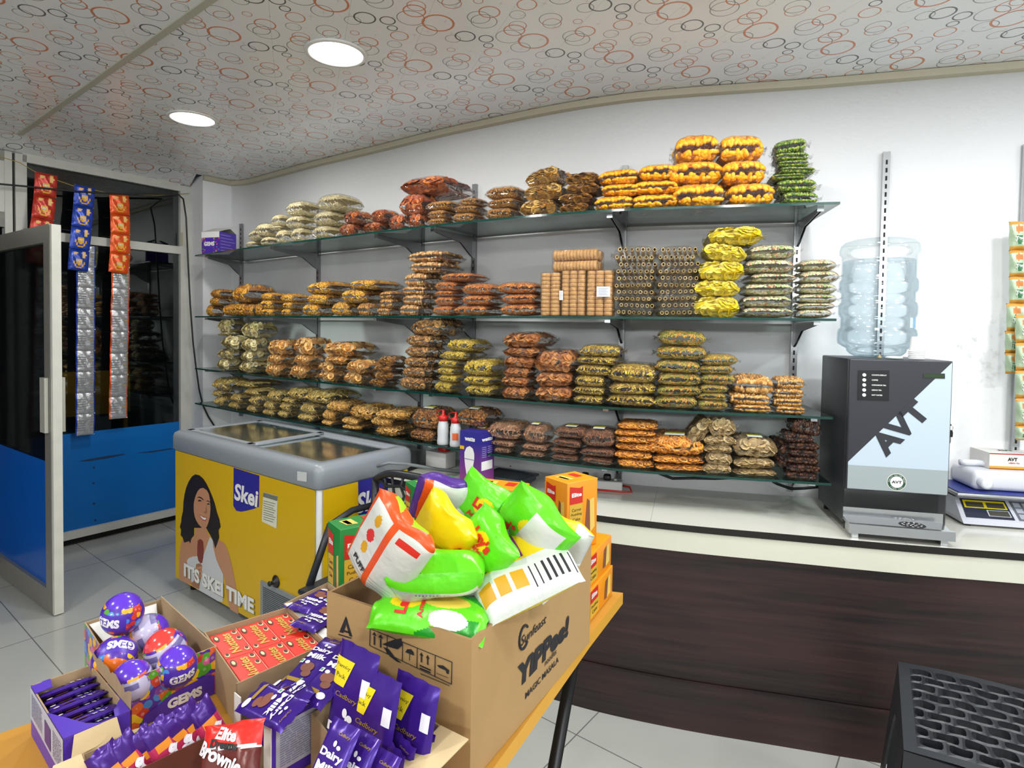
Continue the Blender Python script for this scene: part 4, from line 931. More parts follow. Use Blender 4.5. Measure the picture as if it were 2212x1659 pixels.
bn = ['#e4e6e8', '#d6d9dd', '#b8423a', '#e4e0d2', '#c99a2e', '#c3c0d6']
for k, (a, b, sx_, sy_, c) in enumerate(((.25, .2, .24, .2, 0), (.52, .34, .2, .18, 1), (.30, .38, .22, .14, 3), (.48, .15, .14, .12, 2), (.86, .25, .3, .26, 0), (1.08, .36, .16, .16, 4), (1.10, .17, .14, .12, 5))):
    g = MB(); p = fz(a, b, .305+.16); g.rbox(p, (sx_, sy_, .32), .012, 0, Matrix.Rotation(rr_.uniform(-.3, .3), 3, 'Z')@Rf)
    nm = ['white', 'pale grey', 'red', 'cream', 'mustard', 'pale violet'][c]
    where = 'near the counter end' if a < .6 else 'near the window end'
    tag(g.build('ice_cream_tub', mat('tub_'+nm, bn[c], .4)), f'{nm} ice cream tub {"at the front" if b < .22 else "at the back"} inside the freezer {where}', 'tub', 'tubs inside the freezer')
# printed yellow wrap, front and end
def fp(x, y, off=.003): return atP(x, y, FC+FNR*off, FNR)
FEND = -FU
def ep(x, y, off=.003): return atP(x, y, FC+FEND*off, FEND)
def K1(x, y): return 360+x/3.457, 880+y/3.457
def K2(x, y): return 370+x/4.368, 980+y/4.368
mb = MB(); zt_, zb_ = z0-.002, .068
q = [fz(.02, 0, zb_)+FNR*.0005, fz(FL-.02, 0, zb_)+FNR*.0005, fz(FL-.02, 0, zt_)+FNR*.0005, fz(.02, 0, zt_)+FNR*.0005]; mb.prism(q, FNR*.0015, 0)
q = [fz(0, .022, .068)+FEND*.0005, fz(0, FW-.02, .068)+FEND*.0005, fz(0, FW-.02, zt_)+FEND*.0005, fz(0, .022, zt_)+FEND*.0005]; mb.prism(q, FEND*.0015, 0)
wrap = mb.build('printed_wrap', M_YEL, fre)
def decal(name, items, mats, parent):   # items: (material index, points list in space)
    mb = MB()
    for mi, pts in items: mb.poly(pts, mi)
    return mb.build(name, mats, parent)
P = lambda pts, off: [fp(*K2(x, y), off) for x, y in pts]
hair = [(225, 195), (265, 205), (300, 235), (330, 280), (355, 330), (385, 400), (410, 470), (432, 560), (452, 615), (466, 690), (446, 722), (452, 790), (430, 860), (415, 895), (400, 840), (385, 800), (350, 740), (330, 700), (215, 700), (214, 770), (190, 800), (178, 850), (168, 826), (122, 840), (106, 790), (88, 770), (92, 720), (80, 690), (94, 640), (96, 600), (110, 540), (115, 450), (125, 380), (140, 320), (165, 260), (195, 215)]
body = [(100, 820), (215, 790), (225, 690), (330, 700), (345, 760), (370, 790), (450, 815), (490, 835), (520, 880), (545, 950), (570, 1050), (590, 1150), (610, 1260), (625, 1380), (632, 1515), (555, 1470), (535, 1400), (515, 1260), (490, 1130), (470, 1250), (160, 1230), (75, 1190), (75, 1000), (85, 880)]
face = [(270, 330), (300, 322), (335, 345), (355, 380), (365, 440), (370, 520), (365, 590), (350, 650), (335, 690), (315, 705), (290, 700), (260, 670), (235, 630), (220, 590), (212, 540), (212, 470), (225, 410), (245, 360)]
dress = [(365, 785), (390, 815), (395, 870), (405, 920), (425, 1000), (455, 1070), (490, 1140), (492, 1250), (485, 1400), (440, 1392), (240, 1275), (180, 1190), (160, 1130), (150, 1060), (148, 1010), (165, 985), (205, 970), (250, 968), (300, 970), (320, 910), (345, 840)]
ice = [(250, 820), (265, 808), (285, 810), (300, 830), (305, 900), (302, 980), (292, 1030), (275, 1035), (255, 1010), (245, 960), (245, 880)]
hand = [(235, 1040), (275, 1035), (292, 1060), (282, 1085), (290, 1110), (280, 1135), (284, 1160), (274, 1200), (262, 1280), (205, 1255), (185, 1230), (212, 1200), (222, 1130), (230, 1080)]
lash = lambda x, y, w, h: [(x-w, y+2), (x-w*.4, y-h), (x+w*.4, y-h), (x+w, y+3), (x+w*.3, y+h*.6), (x-w*.4, y+h*.6)]
frontlock = [(225, 195), (262, 205), (300, 240), (335, 300), (345, 350), (318, 325), (290, 318), (262, 330), (240, 362), (222, 410), (212, 470), (210, 560), (214, 640), (214, 720), (160, 720), (130, 600), (140, 420), (170, 270)]
items = [(0, P(body, .0028)), (1, P(hair, .0031)), (0, P(face, .0034)), (2, P(dress, .0034)), (1, P(frontlock, .0037)),
         (1, P(lash(268, 445, 20, 9), .0037)), (1, P(lash(350, 476, 15, 8), .0037)), (1, P([(240, 418), (262, 404), (286, 413), (306, 436), (301, 440), (282, 424), (262, 415)], .0037)), (1, P([(325, 447), (345, 440), (368, 456), (365, 461), (345, 450)], .0037)),
         (3, P([(265, 570), (300, 593), (338, 600), (325, 636), (300, 630), (278, 610)], .0037)), (4, P([(272, 580), (300, 601), (331, 606), (321, 626), (300, 620), (283, 604)], .0040)),
         (5, P([(330, 480), (338, 540), (335, 565), (312, 562), (302, 548), (322, 545)], .0037)), (6, P(ice, .0037)), (5, P(hand, .0041))]
for k in range(3): y = 1070+k*38; items.append((0, P([(236, y), (288, y-8), (290, y+16), (240, y+24)], .0044)))
decal('printed_woman', items, [M_SKIN, M_HAIR, M_DRESS, M_LIP, M_PWHT, M_SKIN2, M_ICE], wrap)
mb = MB()
mb.poly([fp(*K1(x, y), .0028) for x, y in ((500, 450), (692, 510), (688, 742), (650, 758), (600, 771), (555, 779), (520, 772), (497, 735))], 0)
mb2 = MB(); mb2.poly([ep(*K1(x, y), .0028) for x, y in ((1430, 552), (1700, 486), (1700, 690), (1600, 745), (1480, 822), (1452, 830), (1434, 800))], 0)
fr_r = FEND; up = V((0, 0, 1))
def ftext(mb, st, px, h_px, mi, w_pts=None, side=False, **k):
    f = ep if side else fp; o = f(*px, .0034); hh = (f(px[0], px[1]-h_px/2)-f(px[0], px[1]+h_px/2)).length
    w = None if w_pts is None else (f(*w_pts[0])-f(*w_pts[1])).length
    mb.text(st, o, FB if side else FEND, up, hh, mi, width=w, **k)
ftext(mb, 'Skei', K1(592, 655), 130/3.457, 1, (K1(505, 650), K1(682, 660)), bold=.03, shear=.12)
ftext(mb2, 'Skei', K1(1530, 690), 150/3.457, 1, (K1(1440, 700), K1(1650, 650)), True, bold=.03, shear=.12)
mb.build('logo_shield', [M_FBLUE, M_PWHT], wrap); mb2.build('logo_shield', [M_FBLUE, M_PWHT], wrap)
mb = MB(); mb2 = MB()
for off, mi, dx in ((.0044, 1, 6), (.0050, 0, 0)):
    o = fp(*K1(372+dx, 1338+dx*1.2), off); hh = (fp(*K1(372, 1290))-fp(*K1(372, 1400))).length
    mb.text("IT'S SKEI TIME", o, FEND, up, hh, mi, bold=.045, width=(fp(*K1(115, 1190))-fp(*K1(632, 1480))).length)
    o = ep(*K1(1314+dx*.6, 1000+dx), off-.001); hh = (ep(*K1(1314, 945))-ep(*K1(1314, 1055))).length
    mb2.text("IT'S SKEI TIME", ep(*K1(1243+dx*.6, 1008+dx), off-.001), FB, up, hh*.82, mi, bold=.045, align='L')
mb.build('slogan', [M_PWHT, M_SHADE], wrap); mb2.build('slogan', [M_PWHT, M_SHADE], wrap)
mb = MB(); mb.poly([fp(*K1(x, y), .0034) for x, y in ((722, 632), (830, 662), (820, 905), (710, 852))], 0); mb.poly([fp(*K1(x, y), .004) for x, y in ((722, 635), (828, 665), (826, 700), (720, 668))], 1)
for k in range(9): y = 715+k*17; mb.poly([fp(*K1(x, yy), .004) for x, yy in ((722, y-20), (812-8*(k % 3), y+4), (812-8*(k % 3), y+9), (722, y-15))], 1)
mb.build('rating_sticker', [mat('sticker_pale', '#d4d4c0', .4), mat('sticker_text', '#6d7265', .5)], fre)
mb = MB(); q = [atP(*K1(x, y), FC+FNR*.014, FNR) for x, y in ((976, 478), (1046, 486), (1046, 556), (976, 545))]; mb.prism(q, FNR*.0008); mb.build('asset_sticker', mat('sticker_grey', '#c8cbcc', .4), fre)
mb = MB(); kc = fp(*K1(822, 1298), .0); Mk = Matrix((FU, V((0, 0, 1)), FNR)).transposed(); mb.lathe([(.026, .002), (.028, .004), (.022, .010), (.010, .016), (.008, .028), (.012, .034), (.010, .038)], 20, 0, c=kc, M=Mk, cap=(False, True)); mb.build('black_knob', mat('black_rubber', '#131313', .4), fre)
mb = MB(); g0 = fp(*K1(716, 1300), .0); ga = (FC-g0).dot(FU); a1 = -ga; zt2 = fp(*K1(716, 1292)).z; ww = .28
q = [fz(a1, 0, .10)+FNR*.002, fz(a1-ww, 0, .10)+FNR*.002, fz(a1-ww, 0, zt2)+FNR*.002, fz(a1, 0, zt2)+FNR*.002]
for (x0, x1, y0, y1) in ((0, ww, zt2-.018, zt2), (0, ww, .10, .118), (0, .018, .118, zt2-.018), (ww-.018, ww, .118, zt2-.018)):
    q = [fz(a1-x0, 0, y0)+FNR*.002, fz(a1-x1, 0, y0)+FNR*.002, fz(a1-x1, 0, y1)+FNR*.002, fz(a1-x0, 0, y1)+FNR*.002]; mb.prism(q, FNR*.008)
q = [fz(a1-.018, 0, .118)+FNR*.0024, fz(a1-ww+.018, 0, .118)+FNR*.0024, fz(a1-ww+.018, 0, zt2-.018)+FNR*.0024, fz(a1-.018, 0, zt2-.018)+FNR*.0024]; mb.poly(q, 1)
k = .126
while k < zt2-.022:
    q = [fz(a1-.018, 0, k)+FNR*.004, fz(a1-ww+.018, 0, k)+FNR*.004, fz(a1-ww+.018, 0, k+.0035)+FNR*.004, fz(a1-.018, 0, k+.0035)+FNR*.004]; mb.prism(q, FNR*.004, 0); k += .0085
mb.build('vent_grille', [mat('grille_grey', '#80868a', .4), M_DARK], fre)
cb = MB(); e0 = fz(-.01, .30, .80); cb.tube([e0, e0+V((.05, .0, .015)), e0+V((.12, .03, .005)), V((-.30, 2.78, ZK+.012)), V((-.12, 2.72, ZK+.010)), V((-.04, 2.76, ZK+.01))], .007, 8); tag(cb.build('power_cable', mat('grey_cable', '#6f767a', .5)), 'grey power cable running from the freezer over the counter end', 'cable')

# ---------------------------------------------------------------- tea vending machine
AO, ATH = V((1.1827, 2.0018, 0)), -.2375
AU = V((math.cos(ATH), math.sin(ATH), 0)); AB = V((-AU.y, AU.x, 0)); AN = -AB; AW, AZT, AZB = .306, 1.335, .888
def am(a, b, z): p = AO+AU*a+AB*b; return V((p.x, p.y, z))
def ap(x, y, off=.002): return atP(x, y, AO+AN*off, AN)
tm = thing('tea_machine', 'black and pale blue tea vending machine standing on the counter under a water bottle', 'vending machine', am(AW/2, .15, ZK))
M_MBLK = mat('machine_black', '#26282d', .4); M_MPAN = mat('panel_black_print', '#2b2d34', .35); M_MBLU = mat('panel_pale_blue', '#b4c4d1', .35); M_MGRY = mat('panel_grey', '#97a1a4', .35)
Ra = Matrix((AU, AB, V((0, 0, 1)))).transposed()
mb = MB(); mb.rbox(am(AW/2+.002, .172, (AZT+ZK+.03)/2), (AW+.006, .30, AZT-ZK-.03), .005, 0, Ra); 
for a in (.03, AW-.03):
    for b in (.06, .3): mb.lathe([(.014, ZK), (.014, ZK+.032)], 12, 0, c=am(a, b, 0))
mb.build('cabinet', M_MBLK, tm)
mb = MB(); mb.rbox(am(AW/2, .012, (AZT+AZB)/2), (AW, .022, AZT-AZB), .004, 0, Ra)
TL, TR, BR, BL = am(0, 0, AZT), am(AW, 0, AZT), am(AW, 0, AZB), am(0, 0, AZB)
zgl = ap(1833, 1004).z; dz = AZT-.008
o1 = AN*.0006; ins = .004
mb.poly([am(ins, 0, AZT-ins)+o1, am(ins, 0, zgl+.01)+o1, am(AW-ins, 0, AZT-ins)+o1], 0)
mb.poly([am(AW-ins, 0, AZT-ins)+o1, am(ins, 0, zgl+.01)+o1, am(ins, 0, zgl)+o1, am(AW-ins, 0, zgl)+o1], 1)
mb.poly([am(ins, 0, zgl)+o1, am(ins, 0, AZB+ins)+o1, am(AW-ins, 0, AZB+ins)+o1, am(AW-ins, 0, zgl)+o1], 2)
door_ = mb.build('front_door', [M_MPAN, M_MBLU, M_MGRY], tm)
mb = MB()
dg = (am(AW, 0, AZT)-am(0, 0, zgl)).normalized(); dn = V((0, 0, 1))-dg*dg.z; dn.normalize()
mb.text('AVT', ap(1944, 925, .0016), dg, dn, (ap(1944, 900)-ap(1944, 948)).length, 0, bold=.05, width=(ap(1895, 965)-ap(1998, 872)).length)
mb.build('logo_letters', M_MPAN, door_)
mb = MB(); lc = V((.1527, .924)); LR = .0295
def lcp(r, an, off=.0012): p = am(lc.x+r*math.cos(an), 0, lc.y+r*math.sin(an)); return p+AN*off
NN = 48
mb.poly([lcp(LR, 2*PI*k/NN, .0010) for k in range(NN)], 0); mb.poly([lcp(LR*.92, 2*PI*k/NN, .0014) for k in range(NN)], 1); mb.poly([lcp(LR*.66, 2*PI*k/NN, .0018) for k in range(NN)], 2)
mb.text('AVT', lcp(0, 0, .0022), AU, up, .009, 3, bold=.03, width=.030)
def arc(st, r, a0, a1, flip):
    n_ = len(st)
    for i, ch in enumerate(st):
        if ch == ' ': continue
        a = a0+(a1-a0)*(i+.5)/n_; er = (AU*math.cos(a)+up*math.sin(a)); et = er.cross(AN) if False else (AU*(-math.sin(a))+up*math.cos(a))
        mb.text(ch, lcp(r, a, .0022), -et if not flip else et, er if not flip else -er, .0042, 2, bold=.0)
arc('QUALITY YOU CAN TRUST', LR*.79, PI*1.02, -PI*.02, False); arc('SINCE 1925', LR*.79, PI*1.22, PI*1.78, True)
mb.build('round_emblem', [mat('emblem_rim', '#cfd2c6', .4), mat('emblem_green', '#1d4a36', .4), mat('emblem_white', '#d9dcda', .4), BLACK], door_)
mb = MB(); q = [ap(x, y, .0008) for x, y in ((1853, 800), (1921, 800), (1920, 866), (1852, 864))]; mb.prism(q, AN*.0012)
bp = mb.build('button_panel', mat('button_panel_black', '#17181c', .25), tm)
for k, nm in enumerate(('COUNTS DISPLAY', 'COFFEE', 'CARDAMOM TEA', 'LEMON TEA', 'HOT WATER')):
    y = 810+k*10.8; mb = MB(); Mk = Matrix((AU, up, AN)).transposed()
    mb.lathe([(.0058, 0), (.0058, .0018), (.005, .003)], 18, 0, c=ap(1866.8-.12*k, y, .002), M=Mk, cap=(False, True)); b_ = mb.build('push_button', mat('button_white', '#e4e6ea', .3), bp); b_['label'] = f'round white button beside the words {nm.lower()}'
    mb = MB(); mb.text(nm, ap(1883, y, .0024), AU, up, .0042, 0, bold=.03, align='L'); mb.build('button_lettering', M_PWHT, bp)
mb = MB(); q = [ap(x, y, .001) for x, y in ((1994, 806), (2041, 807), (2041, 818), (1994, 817))]; mb.prism(q, AN*.001, 0); q = [ap(x, y, .0025) for x, y in ((1997, 808), (2038, 809), (2038, 816), (1997, 815))]; mb.poly(q, 1); mb.build('small_display', [M_MBLK, mat('display_green', '#1f3a12', .3)], tm)
mb = MB(); mb.rbox(am(AW*.47, .024, (AZB+.815)/2), (AW*.94, .006, AZB-.815), .002, 0, Ra); mb.build('splash_back', mat('splash_black', '#15171a', .3), tm)
mb = MB(); tw = AW*.985
mb.hexa([am(0, .02, .782), am(tw, .02, .782), am(tw, .032, .782), am(0, .032, .782)], [am(0, .02, .822), am(tw, .02, .822), am(tw, .032, .822), am(0, .032, .822)])
mb.hexa([am(0, -.045, .772), am(tw, -.045, .772), am(tw, .03, .782), am(0, .03, .782)], [am(0, -.045, .782), am(tw, -.045, .782), am(tw, .03, .792), am(0, .03, .792)])
mb.hexa([am(-.002, -.058, .756), am(tw+.004, -.058, .756), am(tw+.004, -.045, .756), am(-.002, -.045, .756)], [am(-.002, -.056, .786), am(tw+.004, -.056, .786), am(tw+.004, -.047, .788), am(-.002, -.047, .788)])
for a in (.01, tw-.03): mb.hexa([am(a, -.04, ZK), am(a+.02, -.04, ZK), am(a+.02, .03, ZK), am(a, .03, ZK)], [am(a, -.04, .774), am(a+.02, -.04, .774), am(a+.02, .03, .774), am(a, .03, .774)])
tray = mb.build('drip_tray', M_CHROME, tm)
mb = MB()
def ov(r1, r2, k, dz_=.001): a = am(tw*.66+r1*math.cos(k), -.012+r2*math.sin(k), 0); return V((a.x, a.y, .784+(.012*.13)+(r2*math.sin(k))*.133+dz_))
mb.poly([ov(.040, .024, 2*PI*k/28) for k in range(28)], 0)
for rr2, cnt in ((.0, 1), (.35, 6), (.7, 11)):
    for k in range(cnt):
        a = 2*PI*k/cnt; cx_, cy_ = .040*rr2*math.cos(a), .024*rr2*math.sin(a); p = am(tw*.66+cx_, -.012+cy_, 0); z_ = .784+.0016+cy_*.133+.0018
        mb.poly([V((p.x, p.y, z_))+AU*(.0035*math.cos(t*PI/4))+AB*(.0026*math.sin(t*PI/4)) for t in range(8)], 1)
mb.build('drain_grate', [M_SLOT, M_CHROME], tray)
mb = MB(); k0 = am(AW+.006, .10, 0); kz = ap(2062, 927).z
kp = V((k0.x, k0.y, kz)); mb.tube([kp, kp+AU*.022], .006, 10); mb.build('door_lock', M_CHROME, tm)
ky = thing('key', 'small black headed key hanging from the lock of the tea machine', 'key', kp+AU*.024)
mb = MB(); mb.hexa([kp+AU*.018+V((0, -.004, -.003)), kp+AU*.036+V((0, -.004, -.003)), kp+AU*.036+V((0, .004, -.003)), kp+AU*.018+V((0, .004, -.003))], [kp+AU*.018+V((0, -.004, .003)), kp+AU*.036+V((0, -.004, .003)), kp+AU*.036+V((0, .004, .003)), kp+AU*.018+V((0, .004, .003))]); mb.build('lock_key_head', M_BLK, ky)
mb = MB(); rc = kp+AU*.036+V((0, 0, -.010)); mb.tube([rc+AU*(.008*math.cos(a))+V((0, 0, .010*math.sin(a))) for a in [i*2*PI/14 for i in range(15)]], .0009, 6); mb.build('key_ring', M_CHROME, ky)
kq = rc+V((0, 0, -.020)); mb = MB(); mb.prism([kq+AU*x+V((0, -.002, z)) for x, z in ((-.005, .012), (.005, .012), (.0075, .003), (.0065, -.012), (-.0065, -.012), (-.0075, .003))], V((0, .004, 0))); mb.build('key_bow', M_BLK, ky)
mb = MB(); mb.prism([kq+AU*x+V((0, -.001, z)) for x, z in ((-.0028, -.012), (.0028, -.012), (.0028, -.030), (.0, -.034), (-.0028, -.030))], V((0, .002, 0))); mb.build('key_blade', M_STEEL, ky)
# ---------------------------------------------------------------- water bottle, cups
bc = am(AW*.50-.02, .165, AZT+.003)
wbt = thing('water_bottle', 'large clear ribbed water bottle standing upside down on the tea machine', 'water bottle', bc)
def bottle_mat():
    m, t = newmat('blue_tint_bottle'); lw = t.n('ShaderNodeLayerWeight', {'Blend': .35}); fr = t.n('ShaderNodeFresnel', {'IOR': 1.4})
    col = t.mix(lw.outputs['Facing'], (.965, .98, .985, 1), (.80, .86, .88, 1))
    tr = t.n('ShaderNodeBsdfTransparent', {'Color': col}); g = t.n('ShaderNodeBsdfGlossy', {'Roughness': .06})
    t.surf(t.n('ShaderNodeMixShader', {0: t.math('ADD', t.math('MULTIPLY', fr.outputs[0], .30), .03), 1: tr.outputs[0], 2: g.outputs[0]})); return m
M_BOT = bottle_mat()
bs = (atP(1856, 640, bc, (0, 1, 0))-atP(2012, 640, bc, (0, 1, 0))).length/2*.955; bh = atY(1935, 519, bc.y).z-bc.z
pf = [(.40, 0), (.52, .0), (.66, .02), (.74, .045), (.76, .07), (.86, .085), (.985, .11), (1.0, .14), (1.0, .20), (.975, .235), (.925, .245), (.925, .335), (.965, .345), (.99, .37), (.99, .435), (.965, .46), (.925, .468), (.925, .545), (.965, .555), (.99, .575), (.99, .64), (.965, .66), (.93, .668), (.935, .86), (.955, .868), (1.0, .885), (1.0, .92), (.965, .955), (.88, .98), (.70, .996), (.40, 1.0), (.01, 1.0)]
mb = MB(); mb.lathe([(r*bs, z*bh) for r, z in pf], 56, 0, c=bc, cap=(True, False)); mb.build('bottle_shell', M_BOT, wbt)
def water_mat():
    m, t = newmat('bottle_water'); fr = t.n('ShaderNodeFresnel', {'IOR': 1.33}); tr = t.n('ShaderNodeBsdfTransparent', {'Color': (.90, .945, .965, 1)}); g = t.n('ShaderNodeBsdfGlossy', {'Roughness': .05})
    t.surf(t.n('ShaderNodeMixShader', {0: t.math('MULTIPLY', fr.outputs[0], .3), 1: tr.outputs[0], 2: g.outputs[0]})); return m
M_WAT = water_mat()
wv = [(r*bs*.975, z*bh) for r, z in pf if z < .80]; wv[0] = (.38*bs, .006)
mb = MB(); mb.lathe(wv+[(.925*bs*.975, .82*bh), (.01, .822*bh)], 48, 0, c=bc, cap=(True, False)); mb.build('water', M_WAT, wbt)
mb = MB()
def lbl(i, j): a = math.radians(-66+26*i); return V((bc.x+bs*.935*math.cos(a), bc.y+bs*.935*math.sin(a), bc.z+bh*(.25+.085*j)))
mb.grid(lbl, 6, 1, lambda u, v: 1 if u < .3 else 0)
mb.build('bottle_label', [mat('label_blue', '#7fa9c8', .4), mat('label_pale', '#c2cfd6', .4)], wbt)
cu = atz(1945, 772, AZT+.003); cu = am(*( (cu-AO).dot(AU), .035), AZT+.003)
CUPM = mat('white_paper_cup', '#e6e8ea', .45); cr = .0225
for k in range(5):
    t = thing('paper_cup', ['white paper cup at the bottom of the upturned stack on the tea machine', 'white paper cup second from the bottom of the upturned stack', 'white paper cup in the middle of the upturned stack', 'white paper cup second from the top of the upturned stack', 'white paper cup on top of the upturned stack with its base showing'][k], 'cup', cu+V((0, 0, .0058*k)), group='upturned paper cups on the tea machine')
    mb = MB(); H = .052; mb.lathe([(cr*1.0, .003), (cr*.80, H), (cr*.80, H+.0005), (cr*.72, H+.0005), (cr*.70, H-.003), (.001, H-.003)], 28, 0, cap=(False, False)); mb.build('cup_wall', CUPM, t, local=True)
    mb = MB(); mb.tube([(cr*1.02*math.cos(a), cr*1.02*math.sin(a), .0026) for a in [i*2*PI/28 for i in range(29)]], .0022, 6); mb.build('rolled_rim', CUPM, t, local=True)
mb = MB(); ld = am((cu-AO).dot(AU)-.062, .05, AZT+.003); mb.lathe([(.026, 0), (.027, .002), (.024, .006), (.018, .0075), (.001, .0075)], 28, 0, c=ld, cap=(True, False)); tag(mb.build('bottle_cap_disc', mat('pale_cap', '#b9c0c0', .4)), 'flat pale round cap lying on the tea machine beside the paper cups', 'cap')
mb = MB(); ld = am((cu-AO).dot(AU)-.108, .045, AZT+.003); mb.lathe([(.007, 0), (.0065, .003), (.0015, .012), (.001, .013)], 12, 0, c=ld, cap=(True, True)); tag(mb.build('small_knob', mat('dull_brass', '#8d8353', .4)), 'tiny cone shaped knob on the left of the tea machine top', 'knob')

# ---------------------------------------------------------------- counter scale at the right edge
so = atz(2082, 1136, ZK); STH = -.21; SU = V((math.cos(STH), math.sin(STH), 0)); SB = V((-SU.y, SU.x, 0)); 
def sc(a, b, z): p = so+SU*a+SB*b; return V((p.x, p.y, ZK+z))
scl = thing('weighing_scale', 'white counter weighing scale with blue platter at the right edge of the counter', 'scale', sc(.16, .14, 0))
M_SW = mat('scale_white', '#b9bcc6', .35)
mb = MB(); 
mb.hexa([sc(0, 0, .008), sc(.32, 0, .008), sc(.32, .26, .008), sc(0, .26, .008)], [sc(-.004, .006, .022), sc(.324, .006, .022), sc(.324, .266, .022), sc(-.004, .266, .022)], 0)
mb.hexa([sc(-.004, .006, .022), sc(.324, .006, .022), sc(.324, .266, .022), sc(-.004, .266, .022)], [sc(.006, .085, .085), sc(.314, .085, .085), sc(.314, .256, .085), sc(.006, .256, .085)], 0)
for a in (.02, .30):
    for b in (.02, .24): mb.lathe([(.012, 0), (.012, .01)], 10, 1, c=sc(a, b, 0))
mb.build('scale_body', [M_SW, M_BLK], scl)
def sp(x, y): # point on sloping front : x along, y 0..1 up the slope
    a = sc(-.004+.01*y, .006+.079*y, .022+.063*y)+SU*(x*(.328-.02*y)); return a+(SU.cross(V((0, .079, .063)))).normalized()*.0012
mb = MB(); mb.poly([sp(.05, .10), sp(.52, .10), sp(.52, .92), sp(.05, .92)], 0)
mb.poly([q+V((0, -.0006, .0006)) for q in (sp(.07, .52), sp(.50, .52), sp(.50, .86), sp(.07, .86))], 1)
for x0 in (.09, .30): mb.poly([q+V((0, -.0012, .0012)) for q in (sp(x0, .56), sp(x0+.18, .56), sp(x0+.18, .78), sp(x0, .78))], 2)
mb.poly([q+V((0, -.0006, .0006)) for q in (sp(.28, .20), sp(.50, .20), sp(.50, .46), sp(.28, .46))], 3); mb.poly([q+V((0, -.0012, .0012)) for q in (sp(.29, .22), sp(.49, .22), sp(.49, .44), sp(.29, .44))], 2)
mb.build('display_panel', [mat('display_navy', '#23283a', .25), mat('display_yellow', '#c9b812', .4), mat('dead_digits', '#3c3a34', .3), M_SW], scl)
mb = MB(); mb.poly([sp(.56, .10), sp(.97, .10), sp(.97, .92), sp(.56, .92)], 0)
for i in range(4):
    for j in range(3): mb.poly([q+V((0, -.001, .001)) for q in (sp(.58+.095*i, .16+.25*j), sp(.65+.095*i, .16+.25*j), sp(.65+.095*i, .36+.25*j), sp(.58+.095*i, .36+.25*j))], 1)
mb.build('keypad', [mat('keypad_grey', '#5b606a', .4), mat('key_pale', '#9aa0aa', .4)], scl)
mb = MB(); mb.rbox(sc(.16, .155, .104), (.345, .255, .014), .006, 0, Matrix((SU, SB, up)).transposed()); mb.rbox(sc(.16, .155, .1125), (.325, .235, .004), .0015, 1, Matrix((SU, SB, up)).transposed()); mb.rbox(sc(.16, .16, .091), (.12, .12, .016), .004, 0, Matrix((SU, SB, up)).transposed())
mb.build('platter', [M_STEEL, mat('platter_blue', '#2d3a86', .35)], scl)
M_HD = mat('white_plastic_can', '#d3d6dc', .3)
jc = thing('plastic_can', 'white plastic can lying on the blue platter of the weighing scale', 'can', sc(.17, .16, .115))
Rs = Matrix((SU, SB, up)).transposed()
mb = MB(); mb.rbox(sc(.185, .15, .1155+.036), (.25, .16, .072), .018, 0, Rs, 3); mb.build('can_body', M_HD, jc)
Mk = Matrix((SU, up, -SB)).transposed(); mb = MB(); mb.lathe([(.022, .0), (.022, .012), (.020, .014), (.020, .026), (.012, .028), (.001, .028)], 22, 0, c=sc(.092, .072, .146), M=Mk, cap=(False, False)); mb.build('screw_cap', M_HD, jc)
mb = MB(); p = sc(.085, .155, .1885+.012); pts = [p-SU*.03, p-SU*.012, p, p+SU*.025+V((0, 0, .002)), p+SU*.055, p+SU*.075-V((0, 0, .004)), p+SU*.085-V((0, 0, .004))]; mb.tube(pts, [.0115, .0118, .012, .0115, .010, .004, .003], 12); tag(mb.build('plastic_nozzle', M_HD), 'white plastic dropper nozzle resting on the white can on the scale', 'nozzle')
bxo = sc(.135, .12, .1885); tb_ = thing('tea_carton', 'white tea carton with red trim lying on the white can at the right edge', 'box', bxo)
mb = MB(); R4 = Matrix.Rotation(.08, 3, 'Z')@Rs; e1, e2 = R4@V((1, 0, 0)), R4@V((0, 1, 0)); bcn = bxo+e1*.09+e2*.06+V((0, 0, .03)); mb.box(bcn, (.18, .12, .06), 0, R4)
F_ = bcn-e2*.0605
for z_, h_, mi in ((.027, .004, 1), (-.024, .010, 2), (-.0285, .003, 1)):
    mb.poly([F_-e1*.09+V((0, 0, z_-h_/2)), F_+e1*.09+V((0, 0, z_-h_/2)), F_+e1*.09+V((0, 0, z_+h_/2)), F_-e1*.09+V((0, 0, z_+h_/2))], mi)
mb.build('carton', [mat('carton_white', '#d9d6d2', .45), mat('carton_red', '#a8342a', .45), mat('carton_amber', '#d59a2c', .45)], tb_)
mb = MB(); mb.text('AVT', F_-e1*.012+V((0, 0, .008))-e2*.0006, e1, up, .013, 0, bold=.04); mb.text('LEMON TEA', F_-e1*.006+V((0, 0, -.006))-e2*.0006, e1, up, .005, 1, bold=.02)
mb.text('AVT', bcn+V((0, 0, .0308)), e1, e2, .022, 0, bold=.04); mb.build('carton_lettering', [BLACK, mat('carton_red', '', 0)], tb_)
